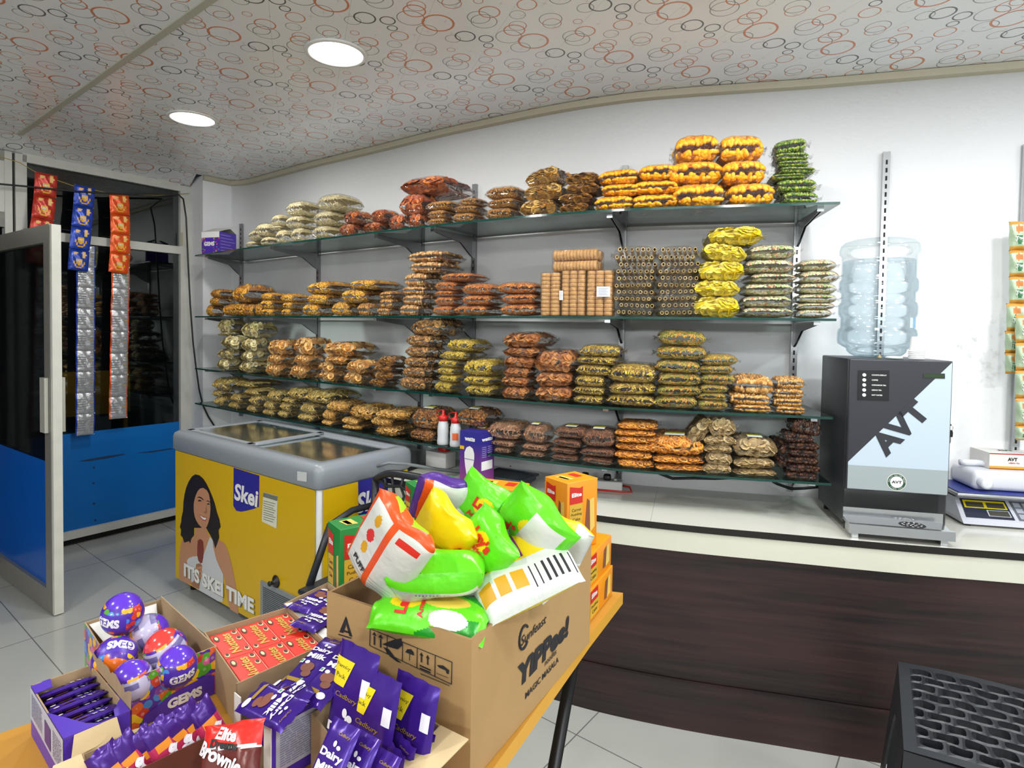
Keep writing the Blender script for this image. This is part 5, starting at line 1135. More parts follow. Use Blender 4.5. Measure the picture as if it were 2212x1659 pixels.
# ---------------------------------------------------------------- hanging snack strips in the window
def packlet(mb, o, r, u, w, h, th, mi, fn=None, nu=8, nv=8, mback=None):
    """a pillow sachet: centre o, right r, up u"""
    n = r.cross(u)
    for k in (1, -1):
        def f(i, j, k=k):
            a, b = i*2-1, j*2-1; q = max(0, (1-abs(a)**4))**.6*max(0, (1-abs(b)**6))**.6; return o+r*(a*w/2)+u*(b*h/2)+n*(k*th/2*q+.002*math.sin(7*a+5*b))
        mb.grid(f, nu, nv, (fn if (fn and k == 1) else (mi if k == 1 or mback is None else mback)))
M_SIL = foil('silver_foil', '#b4b6b8', .3, .45, .5, 40); M_YL = mat('print_yellow', '#e2a81c', .35); M_RD = foil('red_foil', '#b8301f', .28, .25); M_BL = foil('blue_foil', '#1f3fa6', .28, .25); M_OR = foil('orange_foil', '#e0541a', .28, .25); M_CHIP = mat('print_chip', '#e9b95e', .4)
strips = [('red', M_RD, [(100, 375), (97, 425), (85, 475), (75, 570)], 48, 'red snack sachet strip hanging in front of the window, nearest the door'), ('blue', M_BL, [(183, 402), (181, 447), (176, 492), (172, 540), (168, 585)], 44, 'blue snack sachet strip hanging in the window, middle of the three'), ('orange', M_OR, [(257, 420), (260, 464), (260, 506), (259, 548), (255, 590)], 42, 'orange snack sachet strip hanging in the window, nearest the shelves')]
tails = [[(100, 590), (86, 932)], [(186, 590), (184, 940)], [(262, 590), (255, 904)]]
rw = WE
for (nm, fm, pts, wpx, lb), tl_ in zip(strips, tails):
    root = thing('sachet_strip', lb, 'snack strip', wpl(*pts[0], .10), group='sachet strips hanging on the string')
    if nm == 'red': pts = [(100, 375), (98, 424), (92, 473), (84, 522), (76, 571)]
    for i in range(len(pts)-1):
        a, b = wpl(*pts[i], .10), wpl(*pts[i+1], .10); c = (a+b)/2; u_ = (a-b); h = u_.length*.99; u_ = (u_.normalized()+WN*(.05*(-1)**i)).normalized(); r_ = (rw-u_*rw.dot(u_)).normalized()
        w_ = (wpl(pts[i][0]-wpx/2, pts[i][1], .1)-wpl(pts[i][0]+wpx/2, pts[i][1], .1)).length
        def fn(x, y):
            d = math.hypot((x-.5)*1.15, (y-.42)); 
            if .24 < d < .31 and y < .42: return 1
            if d < .17: return 1
            if math.hypot((x-.72)*1.3, y-.78) < .14 or math.hypot((x-.3), (y-.82)*1.4) < .10: return 3
            return 0
        mb = MB(); packlet(mb, c, r_, u_, w_, h, .022, 0, fn, 14, 16, 2); pk = mb.build('sachet', [fm, M_YL, M_SIL, M_CHIP], root); 
        n_ = r_.cross(u_); mb = MB(); mb.text('Lay\'s', c-u_*h*.04+n_*.0125, r_, u_, h*.14, 0, bold=.03); mb.build('sachet_lettering', M_PWHT, pk)
    (x0, y0), (x1, y1) = tl_; N_ = 9 if nm == 'red' else 9 if nm == 'blue' else 8
    y0 = pts[0][1]+20 if nm == 'none' else y0-60
    for i in range(N_):
        ya, yb = y0+(y1-y0)*i/N_, y0+(y1-y0)*(i+1)/N_; xa, xb = x0+(x1-x0)*i/N_, x0+(x1-x0)*(i+1)/N_
        a, b = wpl(xa, ya, .075), wpl(xb, yb, .075); c = (a+b)/2; u_ = (a-b); h = u_.length; u_ = (u_.normalized()+WN*(.06*(-1)**i)).normalized(); r_ = (rw-u_*rw.dot(u_)).normalized()
        w_ = (wpl(xa-wpx*.47, ya, .075)-wpl(xa+wpx*.47, ya, .075)).length
        def fb_(x, y): return 2 if x < .07 or x > .96 else (1 if (.68 < x < .9 and (int(y*22) % 2 == 0) and .1 < y < .9) or (.1 < x < .5 and int(y*26) % 3 == 0 and .2 < y < .8) else (3 if math.hypot(x-.8, y-.5) < .07 else 0))
        mb = MB(); packlet(mb, c, r_, u_, w_, h, .016, 0, fb_, 14, 18, 0); o = mb.build('sachet', [M_SIL, mat('fine_print', '#85878a', .5), fm, mat('print_gold', '#b9975a', .4)], root); o['label'] = 'silver back of a sachet'
# string and cable across the window
sg = MB(); sg.tube([wpl(-60, 320, .11), wpl(42, 351, .10), wpl(82, 375, .10), wpl(160, 402, .10), wpl(240, 418, .10), wpl(340, 422, .07), wpl(408, 418, .05)], .0022, 6); tag(sg.build('hanging_string', mat('yellow_twine', '#a88b3a', .7)), 'thin yellow string across the window holding the sachet strips', 'string')
def cyl(pts, r, name, m, label, cat): mb = MB(); mb.tube(pts, r, 8); return tag(mb.build(name, m), label, cat)
pilf = lambda x, y, off=.012: atP(x, y, pl+nn_*off, nn_)
nn_ = V(((pc-pl).y, -(pc-pl).x, 0)).normalized()
cyl([wpl(-40, 394, .13), wpl(60, 403, .12), wpl(160, 413, .12), wpl(260, 419, .12), wpl(340, 419, .12), wpl(385, 420, .13), pilf(396, 430, .03), pilf(402, 470, .02), pilf(406, 560), pilf(411, 660), pilf(417, 740), pilf(423, 790), pilf(430, 840), pilf(438, 875), pilf(450, 900), pilf(463, 920)], .0055, 'wall_cable', mat('black_cable', '#17181a', .5), 'black cable strung across the window and down beside the shelves', 'cable')
# ---------------------------------------------------------------- snack strips at the right edge
M_GRN = mat('print_green', '#8fae86', .4); M_DG = mat('print_deep_green', '#2f6b3e', .4); M_AM = mat('print_amber', '#c4913c', .4); M_PK = mat('print_pink', '#b9696a', .4); M_PALE = foil('pale_green_foil', '#a9bda0', .32, .15)
wp, wt_ = at_px(WALL, 2200, 1.4); wnr = V((wt_.y, -wt_.x, 0))
def rp(x, y, off): return atP(x, y, wp+wnr*off, wnr)
for si, (xs, ys, lb) in enumerate(((2208, (478, 540, 597, 655, 715, 762, 808), 'outer strip of green and orange snack packs hanging at the right edge, upper'), (2222, (680, 740, 800, 860, 920, 952), 'strip of green snack packs hanging lower at the right edge'))):
    root = thing('snack_pack_strip', lb, 'snack strip', rp(xs, ys[0], .10), group='snack pack strips at the right edge')
    for i in range(len(ys)-1):
        xx = xs-(6 if si == 0 and i >= 3 else 0)-(3 if si == 0 and i >= 4 else 0)
        a, b = rp(xx, ys[i], .07+.05*si), rp(xx, ys[i+1], .07+.05*si); c = (a+b)/2; u_ = (a-b).normalized(); h = (a-b).length; r_ = wt_; w_ = .082
        def fn(x, y): return 2 if y < .12 or y > .9 else (1 if math.hypot((x-.32)*1.1, (y-.36)) < .16 else (3 if math.hypot(x-.3, y-.72) < .13 else (4 if math.hypot(x-.72, y-.6) < .10 else 0)))
        mb = MB(); packlet(mb, c, r_, u_, w_, h, .035, 0, fn, 16, 16, 0); pk = mb.build('snack_pack', [M_PALE, M_DG, M_AM, mat('print_orange', '#c77a3a', .4), M_PK], root)
        mb = MB(); n_ = r_.cross(u_); mb.text('Too', c-r_*w_*.18-u_*h*.10+n_*.0185, r_, u_, h*.12, 0, bold=.05); mb.text('Yumm', c-r_*w_*.16-u_*h*.2+n_*.0175, r_, u_, h*.09, 0, bold=.05); mb.build('pack_lettering', M_PWHT, pk)
# ---------------------------------------------------------------- things on the shelves besides bags
def onshelf(px, k, off): 
    f, t = at_px(curve_off(off), px, SHZ[k]); return V((f.x, f.y, SHZ[k]+.001)), t, V((-t.y, t.x, 0))
M_CANDY = None
def candy_mat(name, base='#4a2a9a', scale=62., cut=.40):
    m, t = newmat(name); tc = t.n('ShaderNodeTexCoord').outputs['Object']
    vo = t.n('ShaderNodeTexVoronoi', {'Vector': tc, 'Scale': scale, 'Randomness': .9}); sx = t.n('ShaderNodeSeparateColor', {0: vo.outputs['Color']})
    r = t.n('ShaderNodeValToRGB', {0: sx.outputs[0]}); r.color_ramp.interpolation = 'CONSTANT'; e = r.color_ramp.elements
    cs_ = ['#e0a51c', '#d8622e', '#4f9a2a', '#3f86cf', '#cf5a96', '#c23a30', '#e6bf2e', '#7a3f9c']
    while len(e) < len(cs_): e.new(1.)
    for i, c in enumerate(cs_): e[i].position = i/len(cs_); e[i].color = hx(c)
    f = t.math('LESS_THAN', vo.outputs['Distance'], cut); hl = t.math('LESS_THAN', vo.outputs['Distance'], cut*.28)
    c = t.mix(f, hx(base), r.outputs[0]); c = t.mix(t.math('MULTIPLY', hl, .18), c, (1, .95, .85, 1))
    t.surf(t.bsdf(color=c, rough=.3, coat=.4)); return m
M_CANDY = candy_mat('candy_print'); M_PURP = mat('purple_card', '#4b2fa6', .35); M_PURPD = mat('deep_purple_card', '#33207e', .35); M_KRAFT = mat('kraft_card', '#9c8465', .8, var=.06, vscale=30); M_KRAFTL = mat('pale_kraft', '#c2ac84', .8)
# opened candy carton on the top shelf
pF = onshelf(474, 1, .06)[0]
gb = thing('candy_carton', 'purple candy carton with white open flaps at the left end of the top shelf', 'box', pF)
cg = onshelf(474, 1, .06)[0]; ex = V((.94, -.31, 0))*.15; a0 = cg-ex; a1 = cg; ey = V((.31, .94, 0))*.15
hz = atY(474, 500, cg.y).z-SHZ[1]; hz = max(.07, hz)
Bq = [a0, a1, a1+ey, a0+ey]
mb = MB(); top = [q+V((0, 0, hz)) for q in Bq]
mb.poly([Bq[0], Bq[1], top[1], top[0]], 1); mb.poly([Bq[1], Bq[2], top[2], top[1]], 0); mb.poly([Bq[2], Bq[3], top[3], top[2]], 0); mb.poly([Bq[3], Bq[0], top[0], top[3]], 0); mb.poly(Bq[::-1], 0)
o_ = (ex.cross(ey)).normalized(); fo = -ey.normalized()*.001
hb = hz*.74
mb.poly([Bq[0]+fo+V((0, 0, hb)), Bq[1]+fo+V((0, 0, hb)), top[1]+fo, top[0]+fo], 2)
mb.poly([Bq[0]+ex*.22+fo, Bq[0]+ex*.62+fo, Bq[0]+ex*.66+fo+V((0, 0, hb)), Bq[0]+ex*.25+fo+V((0, 0, hb))], 0)
mb.text('GEMS', Bq[0]+ex*.44+fo*2+V((0, 0, hb*.62)), ex, up, hz*.19, 2, bold=.05)
for k in range(6): mb.poly([Bq[1]+ey*(.06)+ex.normalized()*.001+V((0, 0, hz*(.15+.14*k))), Bq[1]+ey*(.9-.12*(k % 3))+ex.normalized()*.001+V((0, 0, hz*(.15+.14*k))), Bq[1]+ey*(.9-.12*(k % 3))+ex.normalized()*.001+V((0, 0, hz*(.18+.14*k))), Bq[1]+ey*.06+ex.normalized()*.001+V((0, 0, hz*(.18+.14*k)))], 3)
mb.build('carton', [M_PURP, candy_mat('candy_print_small', scale=75.), M_PWHT, mat('pale_violet_print', '#8d7cc8', .4)], gb)
mb = MB(); d_ = V((0, 0, .001))
mb.prism([top[0], top[1], top[1]+ey*.5+V((0, 0, .035))+ex*.35, top[0]+ey*.4+V((0, 0, .03))+ex*.25], d_, 0); mb.prism([top[3], top[2], top[2]-ey*.35+V((0, 0, .03)), top[3]-ey*.35+V((0, 0, .02))], d_, 0); mb.build('open_flaps', M_FRAME, gb)
# biscuit rolls
M_BISC = mat('biscuit', '#c99a60', .7, var=.18, vscale=40, bump=.3, bscale=60)
def biscuit(px0, px1, py0, py1, lb, vert=True, label_side=None):
    f, t, n_ = onshelf((px0+px1)/2, 2, .03); w = (px1-px0)*f.y/FPX; zb_ = SHZ[2]+.001 if vert else atY(px0, py1, f.y).z; h = atY(px0, py0, f.y).z-zb_
    dp_ = .075 if vert else .12
    c = f+n_*(dp_/2)+V((0, 0, zb_-SHZ[2])); root = thing('biscuit_pack', lb, 'biscuit pack', c, group='packs of scalloped biscuits')
    mb = MB()
    if vert:
        nrow = 2 if w < .10 else 3; nst = 11
        for i in range(nrow):
            for j in range(2):
                for k in range(nst):
                    r = w/nrow/2*.97; o = c+t*((i-(nrow-1)/2)*w/nrow)+n_*((j-.5)*dp_*.5)
                    pr_c = [(r*.9, 0), (r, .12), (r, .85), (r*.9, .97)]
                    mb.lathe([(q, (k+z)*h*.97/nst) for q, z in pr_c], 12, 0, c=V((o.x, o.y, zb_+.002)), cap=(True, True))
    else:
        rows = 2
        for i in range(rows):
            for j in range(2):
                for k in range(13):
                    r = h/rows/2*.98; o = c+V((0, 0, h*(i+.5)/rows))+n_*((j-.5)*.06)+t*((k-6)*w/13.2)
                    Mx = Matrix((n_, V((0, 0, 1)), t)).transposed(); L_ = w/13.5; mb.lathe([(r*.9, -L_/2), (r, -L_*.38), (r, L_*.38), (r*.9, L_/2)], 12, 0, c=o, M=Mx)
    mb.build('biscuits', M_BISC, root)['kind'] = 'stuff'
    mb = MB(); R5 = Matrix((t, n_, up)).transposed(); mb.rbox(c+V((0, 0, h/2)), (w*1.03, dp_*1.04, h*1.01), .012, 0, R5, 3); mb.build('clear_film', M_FILM, root)
    if label_side:
        mb = MB(); x0, x1, y0, y1 = label_side; q = [atP(x, y, f-n_*.004, n_) for x, y in ((x0, y1), (x1, y1), (x1, y0), (x0, y0))]; mb.poly(q, 0)
        for k in range(5): 
            a_, b_ = q[3]+(q[0]-q[3])*(.18+.15*k)+(q[1]-q[0])*.1, q[3]+(q[0]-q[3])*(.18+.15*k)+(q[1]-q[0])*(.85-.1*(k % 2)); dd = (q[0]-q[3])*.04; mb.poly([a_-n_*.0008+dd, b_-n_*.0008+dd, b_-n_*.0008, a_-n_*.0008], 1)
        mb.build('price_label', [mat('label_paper', '#dfe2e6', .5), mat('label_ink', '#7e8ea8', .5)], root)
bx_ = lambda x: 1000+x/2.602
biscuit(bx_(425), bx_(542), 280+800/2.602, 280+1038/2.602, 'upright pack of scalloped biscuits, left of three, second shelf')
biscuit(bx_(542), bx_(682), 280+785/2.602, 280+1038/2.602, 'upright pack of scalloped biscuits, middle of three, second shelf', True, (1208, 1216, 628, 648))
biscuit(bx_(687), bx_(835), 280+785/2.602, 280+1040/2.602, 'upright pack of scalloped biscuits with a white price label, second shelf', True, (1289, 1318, 619, 641))
biscuit(bx_(488), bx_(745), 280+668/2.602, 280+795/2.602, 'pack of biscuits lying across the two left upright biscuit packs', False)
# sauce bottles on the bottom shelf
M_HAZE = mat('cloudy_plastic', '#c9cdd0', .35); M_RCAP = mat('red_cap', '#c4201c', .35)
for px, py, lb, st in ((957, 958, 'squeeze bottle with red spout on the bottom shelf, left of the pair', False), (984, 962, 'squeeze bottle with red spout and orange sticker, right of the pair', True)):
    f, t, n_ = onshelf(px, 4, .035); root = thing('sauce_bottle', lb, 'bottle', f, group='squeeze bottles on the bottom shelf')
    hB = atY(px, 885 if not st else 890, f.y).z-SHZ[4]; rB = 13.0*f.y/FPX
    mb = MB(); mb.lathe([(rB*.92, 0), (rB, .004), (rB, hB*.10), (rB*.93, hB*.22), (rB*.97, hB*.38), (rB*.9, hB*.56), (rB*.74, hB*.66), (rB*.72, hB*.69)], 24, 0, c=f); mb.build('bottle_body', M_HAZE, root)
    mb = MB(); mb.lathe([(rB*.80, hB*.68), (rB*.80, hB*.80), (rB*.55, hB*.83), (rB*.26, hB*.86), (rB*.17, hB*1.0)], 20, 0, c=f); cp_ = f+V((0, 0, hB*.97)); cap_ = mb.build('red_spout', M_RCAP, root)
    mb = MB(); mb.tube([f+V((0, 0, hB*.985)), cp_-t*rB*.8, cp_-t*rB*1.5-V((0, 0, hB*.05)), cp_-t*rB*1.55-V((0, 0, hB*.14)), f+V((0, 0, hB*.76))-t*rB*.85], .0022, 6); mb.build('cap_tether', M_RCAP, cap_)
    if st:
        mb = MB(); mb.grid(lambda i, j: V((f.x+rB*1.0*math.cos(math.radians(-120+60*i)), f.y+rB*1.0*math.sin(math.radians(-120+60*i)), f.z+hB*(.2+.2*j))), 8, 6, lambda a, b: 0 if math.hypot(a-.5, b-.5) < .5 else 0); mb.build('round_sticker', mat('sticker_orange', '#d4623a', .4), root)
# ---------------------------------------------------------------- things on the counter
cz = ZK+.001
wo = atz(1035, 1058, cz); we1 = V((-.80, .60, 0)); we2 = V((.60, .80, 0)); tpz = atY(1035, 936, wo.y).z
wl_ = (atP(986, 1030, wo, we2)-wo).length; wr_ = (atP(1068, 1030, wo, we1)-wo).length; wl_, wr_ = min(wl_, .11), min(max(wr_, .07), .1)
blb = thing('bulb_carton', 'purple light bulb carton with a white bulb picture standing on the counter', 'box', wo+we1*wl_/2+we2*wr_/2)
H_ = tpz-cz
def vio():
    m, t_ = newmat('violet_fade'); tc = t_.n('ShaderNodeTexCoord').outputs['Object']; s_ = t_.n('ShaderNodeSeparateXYZ', {0: tc}).outputs[2]
    r = t_.n('ShaderNodeValToRGB', {0: t_.n('ShaderNodeMapRange', {0: s_, 1: 0.0, 2: H_}).outputs[0]}); e = r.color_ramp.elements; e[0].color = hx('#8b3f7c'); e[1].color = hx('#2c2a86'); e[1].position = .8; t_.surf(t_.bsdf(color=r.outputs[0], rough=.35)); return m
mb = MB(); B4 = [wo, wo+we2*wr_, wo+we2*wr_+we1*wl_, wo+we1*wl_]; T4 = [V((q.x, q.y, tpz)) for q in B4]; mb.hexa(B4, T4, 0); mb.m[-3] = 1
mb.f[-4:] = mb.f[-4:]
crt = mb.build('carton', [vio(), mat('indigo_card', '#2f2f8c', .35)], blb)
lf = lambda a, z, off=.0008: wo+we1*wl_*(1-a)-we2*off+V((0, 0, H_*z)); rf = lambda a, z, off=.0008: wo+we2*wr_*a-we1*off+V((0, 0, H_*z))
mb = MB(); mb.text('watts', lf(.5, .87), -we1, up, H_*.075, 0, bold=.05); mb.text('watts', rf(.5, .87), we2, up, H_*.065, 0, bold=.05, width=wr_*.75)
bulb = [(.36, .22), (.40, .12), (.52, .12), (.55, .22), (.68, .38), (.74, .52), (.74, .62), (.66, .71), (.5, .745), (.34, .71), (.24, .62), (.24, .52), (.28, .38)]; mb.poly([lf(a, z) for a, z in bulb], 0); mb.poly([lf(a, z, .0014) for a, z in ((.25, .50), (.73, .50), (.73, .515), (.25, .515))], 2)
mb.poly([lf(a, z) for a, z in ((.0, .67), (.22, .67), (.22, .73), (0, .73))], 1); mb.poly([lf(a, z) for a, z in ((.55, .0), (1, .0), (1, .065), (.55, .065))], 1); mb.text('LED', lf(.25, .06), -we1, up, H_*.04, 0, bold=.02)
mb.poly([rf(a, z) for a, z in ((.12, .32), (.88, .32), (.88, .48), (.12, .48))], 0)
for k in range(6): mb.poly([rf(a, z) for a, z in ((.15, .55+.035*k), (.45, .55+.035*k), (.45, .562+.035*k), (.15, .562+.035*k))], 2); mb.poly([rf(a, z) for a, z in ((.55, .55+.035*k), (.85, .55+.035*k), (.85, .562+.035*k), (.55, .562+.035*k))], 2)
mb.build('carton_print', [M_PWHT, mat('carton_yellow', '#d9b51c', .4), mat('lilac_print', '#8f8cc0', .4)], crt)
# grey pan
g0 = atz(1100, 1040, cz); gp = thing('scale_pan', 'dark grey flat weighing pan on the counter beside the bulb carton', 'pan', g0)
gx = V((.86, -.51, 0)); gy = V((.51, .86, 0)); Rg = Matrix((gx, gy, up)).transposed(); M_SLATE = mat('slate_plastic', '#3c434f', .3)
mb = MB(); mb.rbox(g0+V((0, 0, .014)), (.20, .15, .020), .008, 0, Rg, 3)
mb.build('pan_base', M_SLATE, gp)
mb = MB()
for a, b, w_, d__ in ((0, .080, .215, .006), (0, -.080, .215, .006), (.105, 0, .006, .16), (-.105, 0, .006, .16)): mb.rbox(g0+gx*a+gy*b+V((0, 0, .029)), (w_, d__, .010), .0025, 0, Rg)
mb.rbox(g0+V((0, 0, .026)), (.212, .162, .005), .002, 0, Rg); mb.build('pan_rim', M_SLATE, gp)
# extension socket, plug, cords
s0_ = atz(1344, 1062, cz); s1_ = atz(1240, 1054, cz); sx_ = (s0_-s1_); sL = .20; sx_.normalize(); sy_ = V((-sx_.y, sx_.x, 0)); Rx = Matrix((sx_, sy_, up)).transposed()
ps = thing('extension_socket', 'white extension socket block with black plugs and red cord on the counter', 'socket', s0_-sx_*sL/2+sy_*.03)
mb = MB(); mb.rbox(s0_-sx_*sL/2+sy_*.028+V((0, 0, .020)), (sL, .056, .038), .005, 0, Rx); mb.build('socket_body', M_PWHT, ps)
for k, x in enumerate((.04, .135)):
    mb = MB(); mb.rbox(s0_-sx_*(sL-x)+sy_*.028+V((0, 0, .051)), (.032, .034, .026), .008, 0, Rx); mb.build('black_plug', M_BLK, ps)
for x in (.075, .09, .17): mb = MB(); mb.rbox(s0_-sx_*(sL-x)+sy_*.028+V((0, 0, .043)), (.012, .018, .009), .002, 0, Rx); mb.build('rocker_switch', M_FRAME, ps)
M_RCORD = mat('red_cord', '#c02a28', .45)
e = s0_+sy_*.028+V((0, 0, .018)); cyl([e, e+sx_*.03-sy_*.005+V((0, 0, -.002)), e+sx_*.04-sy_*.04-V((0, 0, .012)), e-sx_*.0-sy_*.05-V((0, 0, .013)), e-sx_*.12-sy_*.045-V((0, 0, .013))], .0042, 'red_cord', M_RCORD, 'red cord looping from the white extension socket on the counter', 'cord')
q = atz(1085, 1004, cz); cyl([q+V((0, .0, .008)), q+V((.02, .02, .014)), q+V((.05, -.01, .008)), q+V((.04, -.05, .006)), q+V((.09, -.06, .010)), q+V((.12, -.09, .006))], .004, 'red_cord', M_RCORD, 'red cord coiled on the counter behind the bulb carton', 'cord')
sb0 = atz(946, 1010, cz); sb = thing('socket_box', 'white surface socket box with a red plug on the counter end', 'socket', sb0)
Rb = Matrix((V((.82, -.57, 0)), V((.57, .82, 0)), up)).transposed()
mb = MB(); mb.rbox(sb0+V((.01, .03, .038)), (.13, .08, .076), .005, 0, Rb); mb.build('socket_body', M_PWHT, sb)
mb = MB(); mb.rbox(sb0+V((.028, .018, .090)), (.05, .045, .026), .008, 0, Rb); mb.tube([sb0+V((.028, .018, .100)), sb0+V((.0, .045, .115)), sb0+V((-.03, .07, .112))], .005, 8, 0); mb.build('red_plug', M_RCAP, sb)
bkc = lambda px, z: (lambda r: V((r[0].x, r[0].y, z))-V((-r[1].y, r[1].x, 0))*.02)(at_px(WALL, px, 1.0))
cyl([bkc(1385, .83), bkc(1420, .80), bkc(1455, .778), bkc(1500, .786), bkc(1545, .79), bkc(1590, .80), bkc(1640, .81)], .006, 'mains_cable', mat('black_cable', '#17181a', .5), 'black mains cable drooping along the wall under the bottom shelf, left part', 'cable')
cyl([bkc(1655, .81), bkc(1680, .785), bkc(1710, .768), bkc(1740, .775), bkc(1770, .785), bkc(1800, .79), bkc(1822, .81)], .006, 'mains_cable', mat('black_cable', '#17181a', .5), 'black mains cable drooping along the wall beside the tea machine', 'cable')
# ---------------------------------------------------------------- black plastic stool and chair
M_BPL = mat('black_plastic', '#23262c', .38, spec=.5)
stn = V((.957, 1.344, 0)); E1 = V((.524, .852, 0)).normalized(); E2 = V((.852, -.524, 0)).normalized(); SS, SZ = .44, .45
stl = thing('plastic_stool', 'black plastic stool with a cell patterned seat before the counter at the lower right', 'stool', stn+E1*SS/2+E2*SS/2)
def ss(a, b, z):  # a along E2 , b along E1 in 0..1 with pillow shape
    zz = .012*(1-(2*a-1)**2)*(.5+.5*b); p = stn+E2*(SS*(a+.03*(a-.5)*(1-b)))+E1*(SS*b); return V((p.x, p.y, z+zz-.0))
jit = {}
rj = random.Random(11)
def jv(a, b):
    k = (round(a, 4), round(b, 4))
    if k not in jit:
        da = db = 0
        if .061 < a < .939: da = rj.uniform(-.016, .016)
        if .061 < b < .939: db = rj.uniform(-.014, .014)
        jit[k] = (min(max(a+da, .06), .94), min(max(b+db, .06), .94))
    return jit[k]
mb = MB(); R_, C_ = 9, 7; lo, hi = .06, .94
for j in range(R_):
    b0, b1 = lo+(hi-lo)*j/R_, lo+(hi-lo)*(j+1)/R_; w_ = (hi-lo)/C_; sh = .5*(j % 2)
    xs = sorted(set([lo, hi]+[round(lo+w_*(i+sh), 5) for i in range(C_+1) if lo-.001 <= lo+w_*(i+sh) <= hi+.001]))
    for x0, x1 in zip(xs, xs[1:]):
        if x1-x0 < .01: continue
        mid = lambda row: [lo+w_*(i+.5*(row % 2)) for i in range(C_+1)]
        P = [jv(x0, b0)]+[jv(round(m, 5), b0) for m in mid(j-1) if x0+.01 < m < x1-.01 and j > 0]+[jv(x1, b0), jv(x1, b1)]+[jv(round(m, 5), b1) for m in reversed(mid(j+1)) if x0+.01 < m < x1-.01 and j < R_-1]+[jv(x0, b1)]
        cx_ = sum(p[0] for p in P)/len(P); cy_ = sum(p[1] for p in P)/len(P)
        # round the hole by sampling
        Q = []
        for p, q in zip(P, P[1:]+P[:1]):
            for f in (.0, .33, .67): Q.append((p[0]+(q[0]-p[0])*f, p[1]+(q[1]-p[1])*f))
        n2 = len(Q); I = []
        for i in range(n2):
            p = Q[i]; a_, c_ = Q[i-1], Q[(i+1) % n2]; sm_ = ((a_[0]+p[0]*2+c_[0])/4, (a_[1]+p[1]*2+c_[1])/4); I.append((sm_[0]+(cx_-sm_[0])*.20, sm_[1]+(cy_-sm_[1])*.24))
        vs = [ss(a, b, SZ) for a, b in Q]+[ss(a, b, SZ+.003) for a, b in I]+[ss(a, b, SZ-.022) for a, b in I]+[ss(a, b, SZ-.022) for a, b in Q]
        fs = []
        for i in range(n2): k = (i+1) % n2; fs += [(i, k, n2+k, n2+i), (n2+i, n2+k, 2*n2+k, 2*n2+i), (2*n2+i, 2*n2+k, 3*n2+k, 3*n2+i)]
        mb.add(vs, fs, 0, False)
for (a0, a1, b0, b1) in ((0, 1, 0, lo), (0, 1, hi, 1), (0, lo, lo, hi), (hi, 1, lo, hi)):
    mb.grid(lambda i, j: ss(a0+(a1-a0)*i, b0+(b1-b0)*j, SZ), 10, 6)
mb.build('seat', M_BPL, stl)
mb = MB()
def skirt(p0, p1, n_out):   # side apron flaring out into two legs, arch cut in the middle
    L_ = 20; top_, bot_ = [], []
    for i in range(L_+1):
        a = i/L_; a2 = abs(2*a-1); zb_ = 0.0 if a2 > .72 else SZ-.075-.30*max(0, (a2/.72))**5
        A_ = p0+(p1-p0)*a; fl_ = lambda z: n_out*(.045*(SZ-z)/SZ)+(p1-p0)*((a-.5)*.10*(SZ-z)/SZ)
        zt_ = ss(0, 0, SZ).z-.0
        top_.append(V((A_.x, A_.y, SZ-.002))); bot_.append(V((A_.x, A_.y, zb_))+fl_(zb_))
    nn2 = L_+1; th_ = n_out*-.006
    vs = top_+bot_+[p+th_ for p in top_]+[p+th_ for p in bot_]; fs = []
    for i in range(L_): fs += [(i, i+1, nn2+i+1, nn2+i), (2*nn2+i+1, 2*nn2+i, 3*nn2+i, 3*nn2+i+1), (nn2+i, nn2+i+1, 3*nn2+i+1, 3*nn2+i)]
    mb.add(vs, fs, 0, False)
c00, c10, c11, c01 = stn+E2*(-.0066), stn+E2*(SS+.0066), stn+E1*SS+E2*SS, stn+E1*SS
skirt(c00, c10, -E1); skirt(c10, c11, E2); skirt(c11, c01, E1); skirt(c01, c00, -E2); mb.build('apron_legs', M_BPL, stl)
# chair seen behind the packs, only its backrest shows
chp = V((-.42, 2.29, 0)); ce1 = V((.86, -.51, 0)); ce2 = V((.51, .86, 0)); Rc = Matrix((ce1, ce2, up)).transposed()
chr_ = thing('plastic_chair', 'black plastic chair with an open patterned backrest beside the freezer', 'chair', chp)
ztop = atP(850, 1038, chp, ce2).z
def cb_(x, z, b=0): return chp+ce1*x+ce2*(b+.10+.06*(z-.45)-.03*(1-(x/.21)**2))+V((0, 0, z))
mb = MB()
top_c = [cb_(x, ztop-.05*abs(x/.20)**3) for x in [-.20+.04*i for i in range(11)]]
mb.tube(top_c, .016, 10); mb.tube([cb_(-.20, ztop-.05), cb_(-.205, .60), cb_(-.20, .43)], .016, 10); mb.tube([cb_(.20, ztop-.05), cb_(.205, .60), cb_(.20, .43)], .016, 10)
for i, x in enumerate((-.14, -.085, -.03, .03, .085, .14)):
    mb.tube([cb_(x+.012*math.sin(z*60+i), z) for z in [.50+(ztop-.51)*k/8 for k in range(9)]], .006, 8)
for z, ph in ((ztop-.055, 0), (ztop-.12, 2), (.58, 1)): mb.tube([cb_(-.195+.039*i, z+.008*math.sin(i*2.1+ph)) for i in range(11)], .0075, 8)
mb.tube([cb_(-.195+.039*i, .50) for i in range(11)], .014, 8); mb.build('backrest', M_BPL, chr_)
mb = MB(); mb.rbox(chp+V((0, 0, .435))-ce2*.09, (.42, .40, .022), .01, 0, Rc, 3); mb.build('seat', M_BPL, chr_)
for sx2, sy2 in ((-1, -1), (1, -1), (1, 1), (-1, 1)):
    mb = MB(); a = chp-ce2*.09+ce1*(.18*sx2)+ce2*(.17*sy2); mb.tube([a+V((0, 0, .43)), a+ce1*(.03*sx2)+ce2*(.03*sy2)+V((0, 0, 0))], [.022, .015], 10); mb.build('leg', M_BPL, chr_)
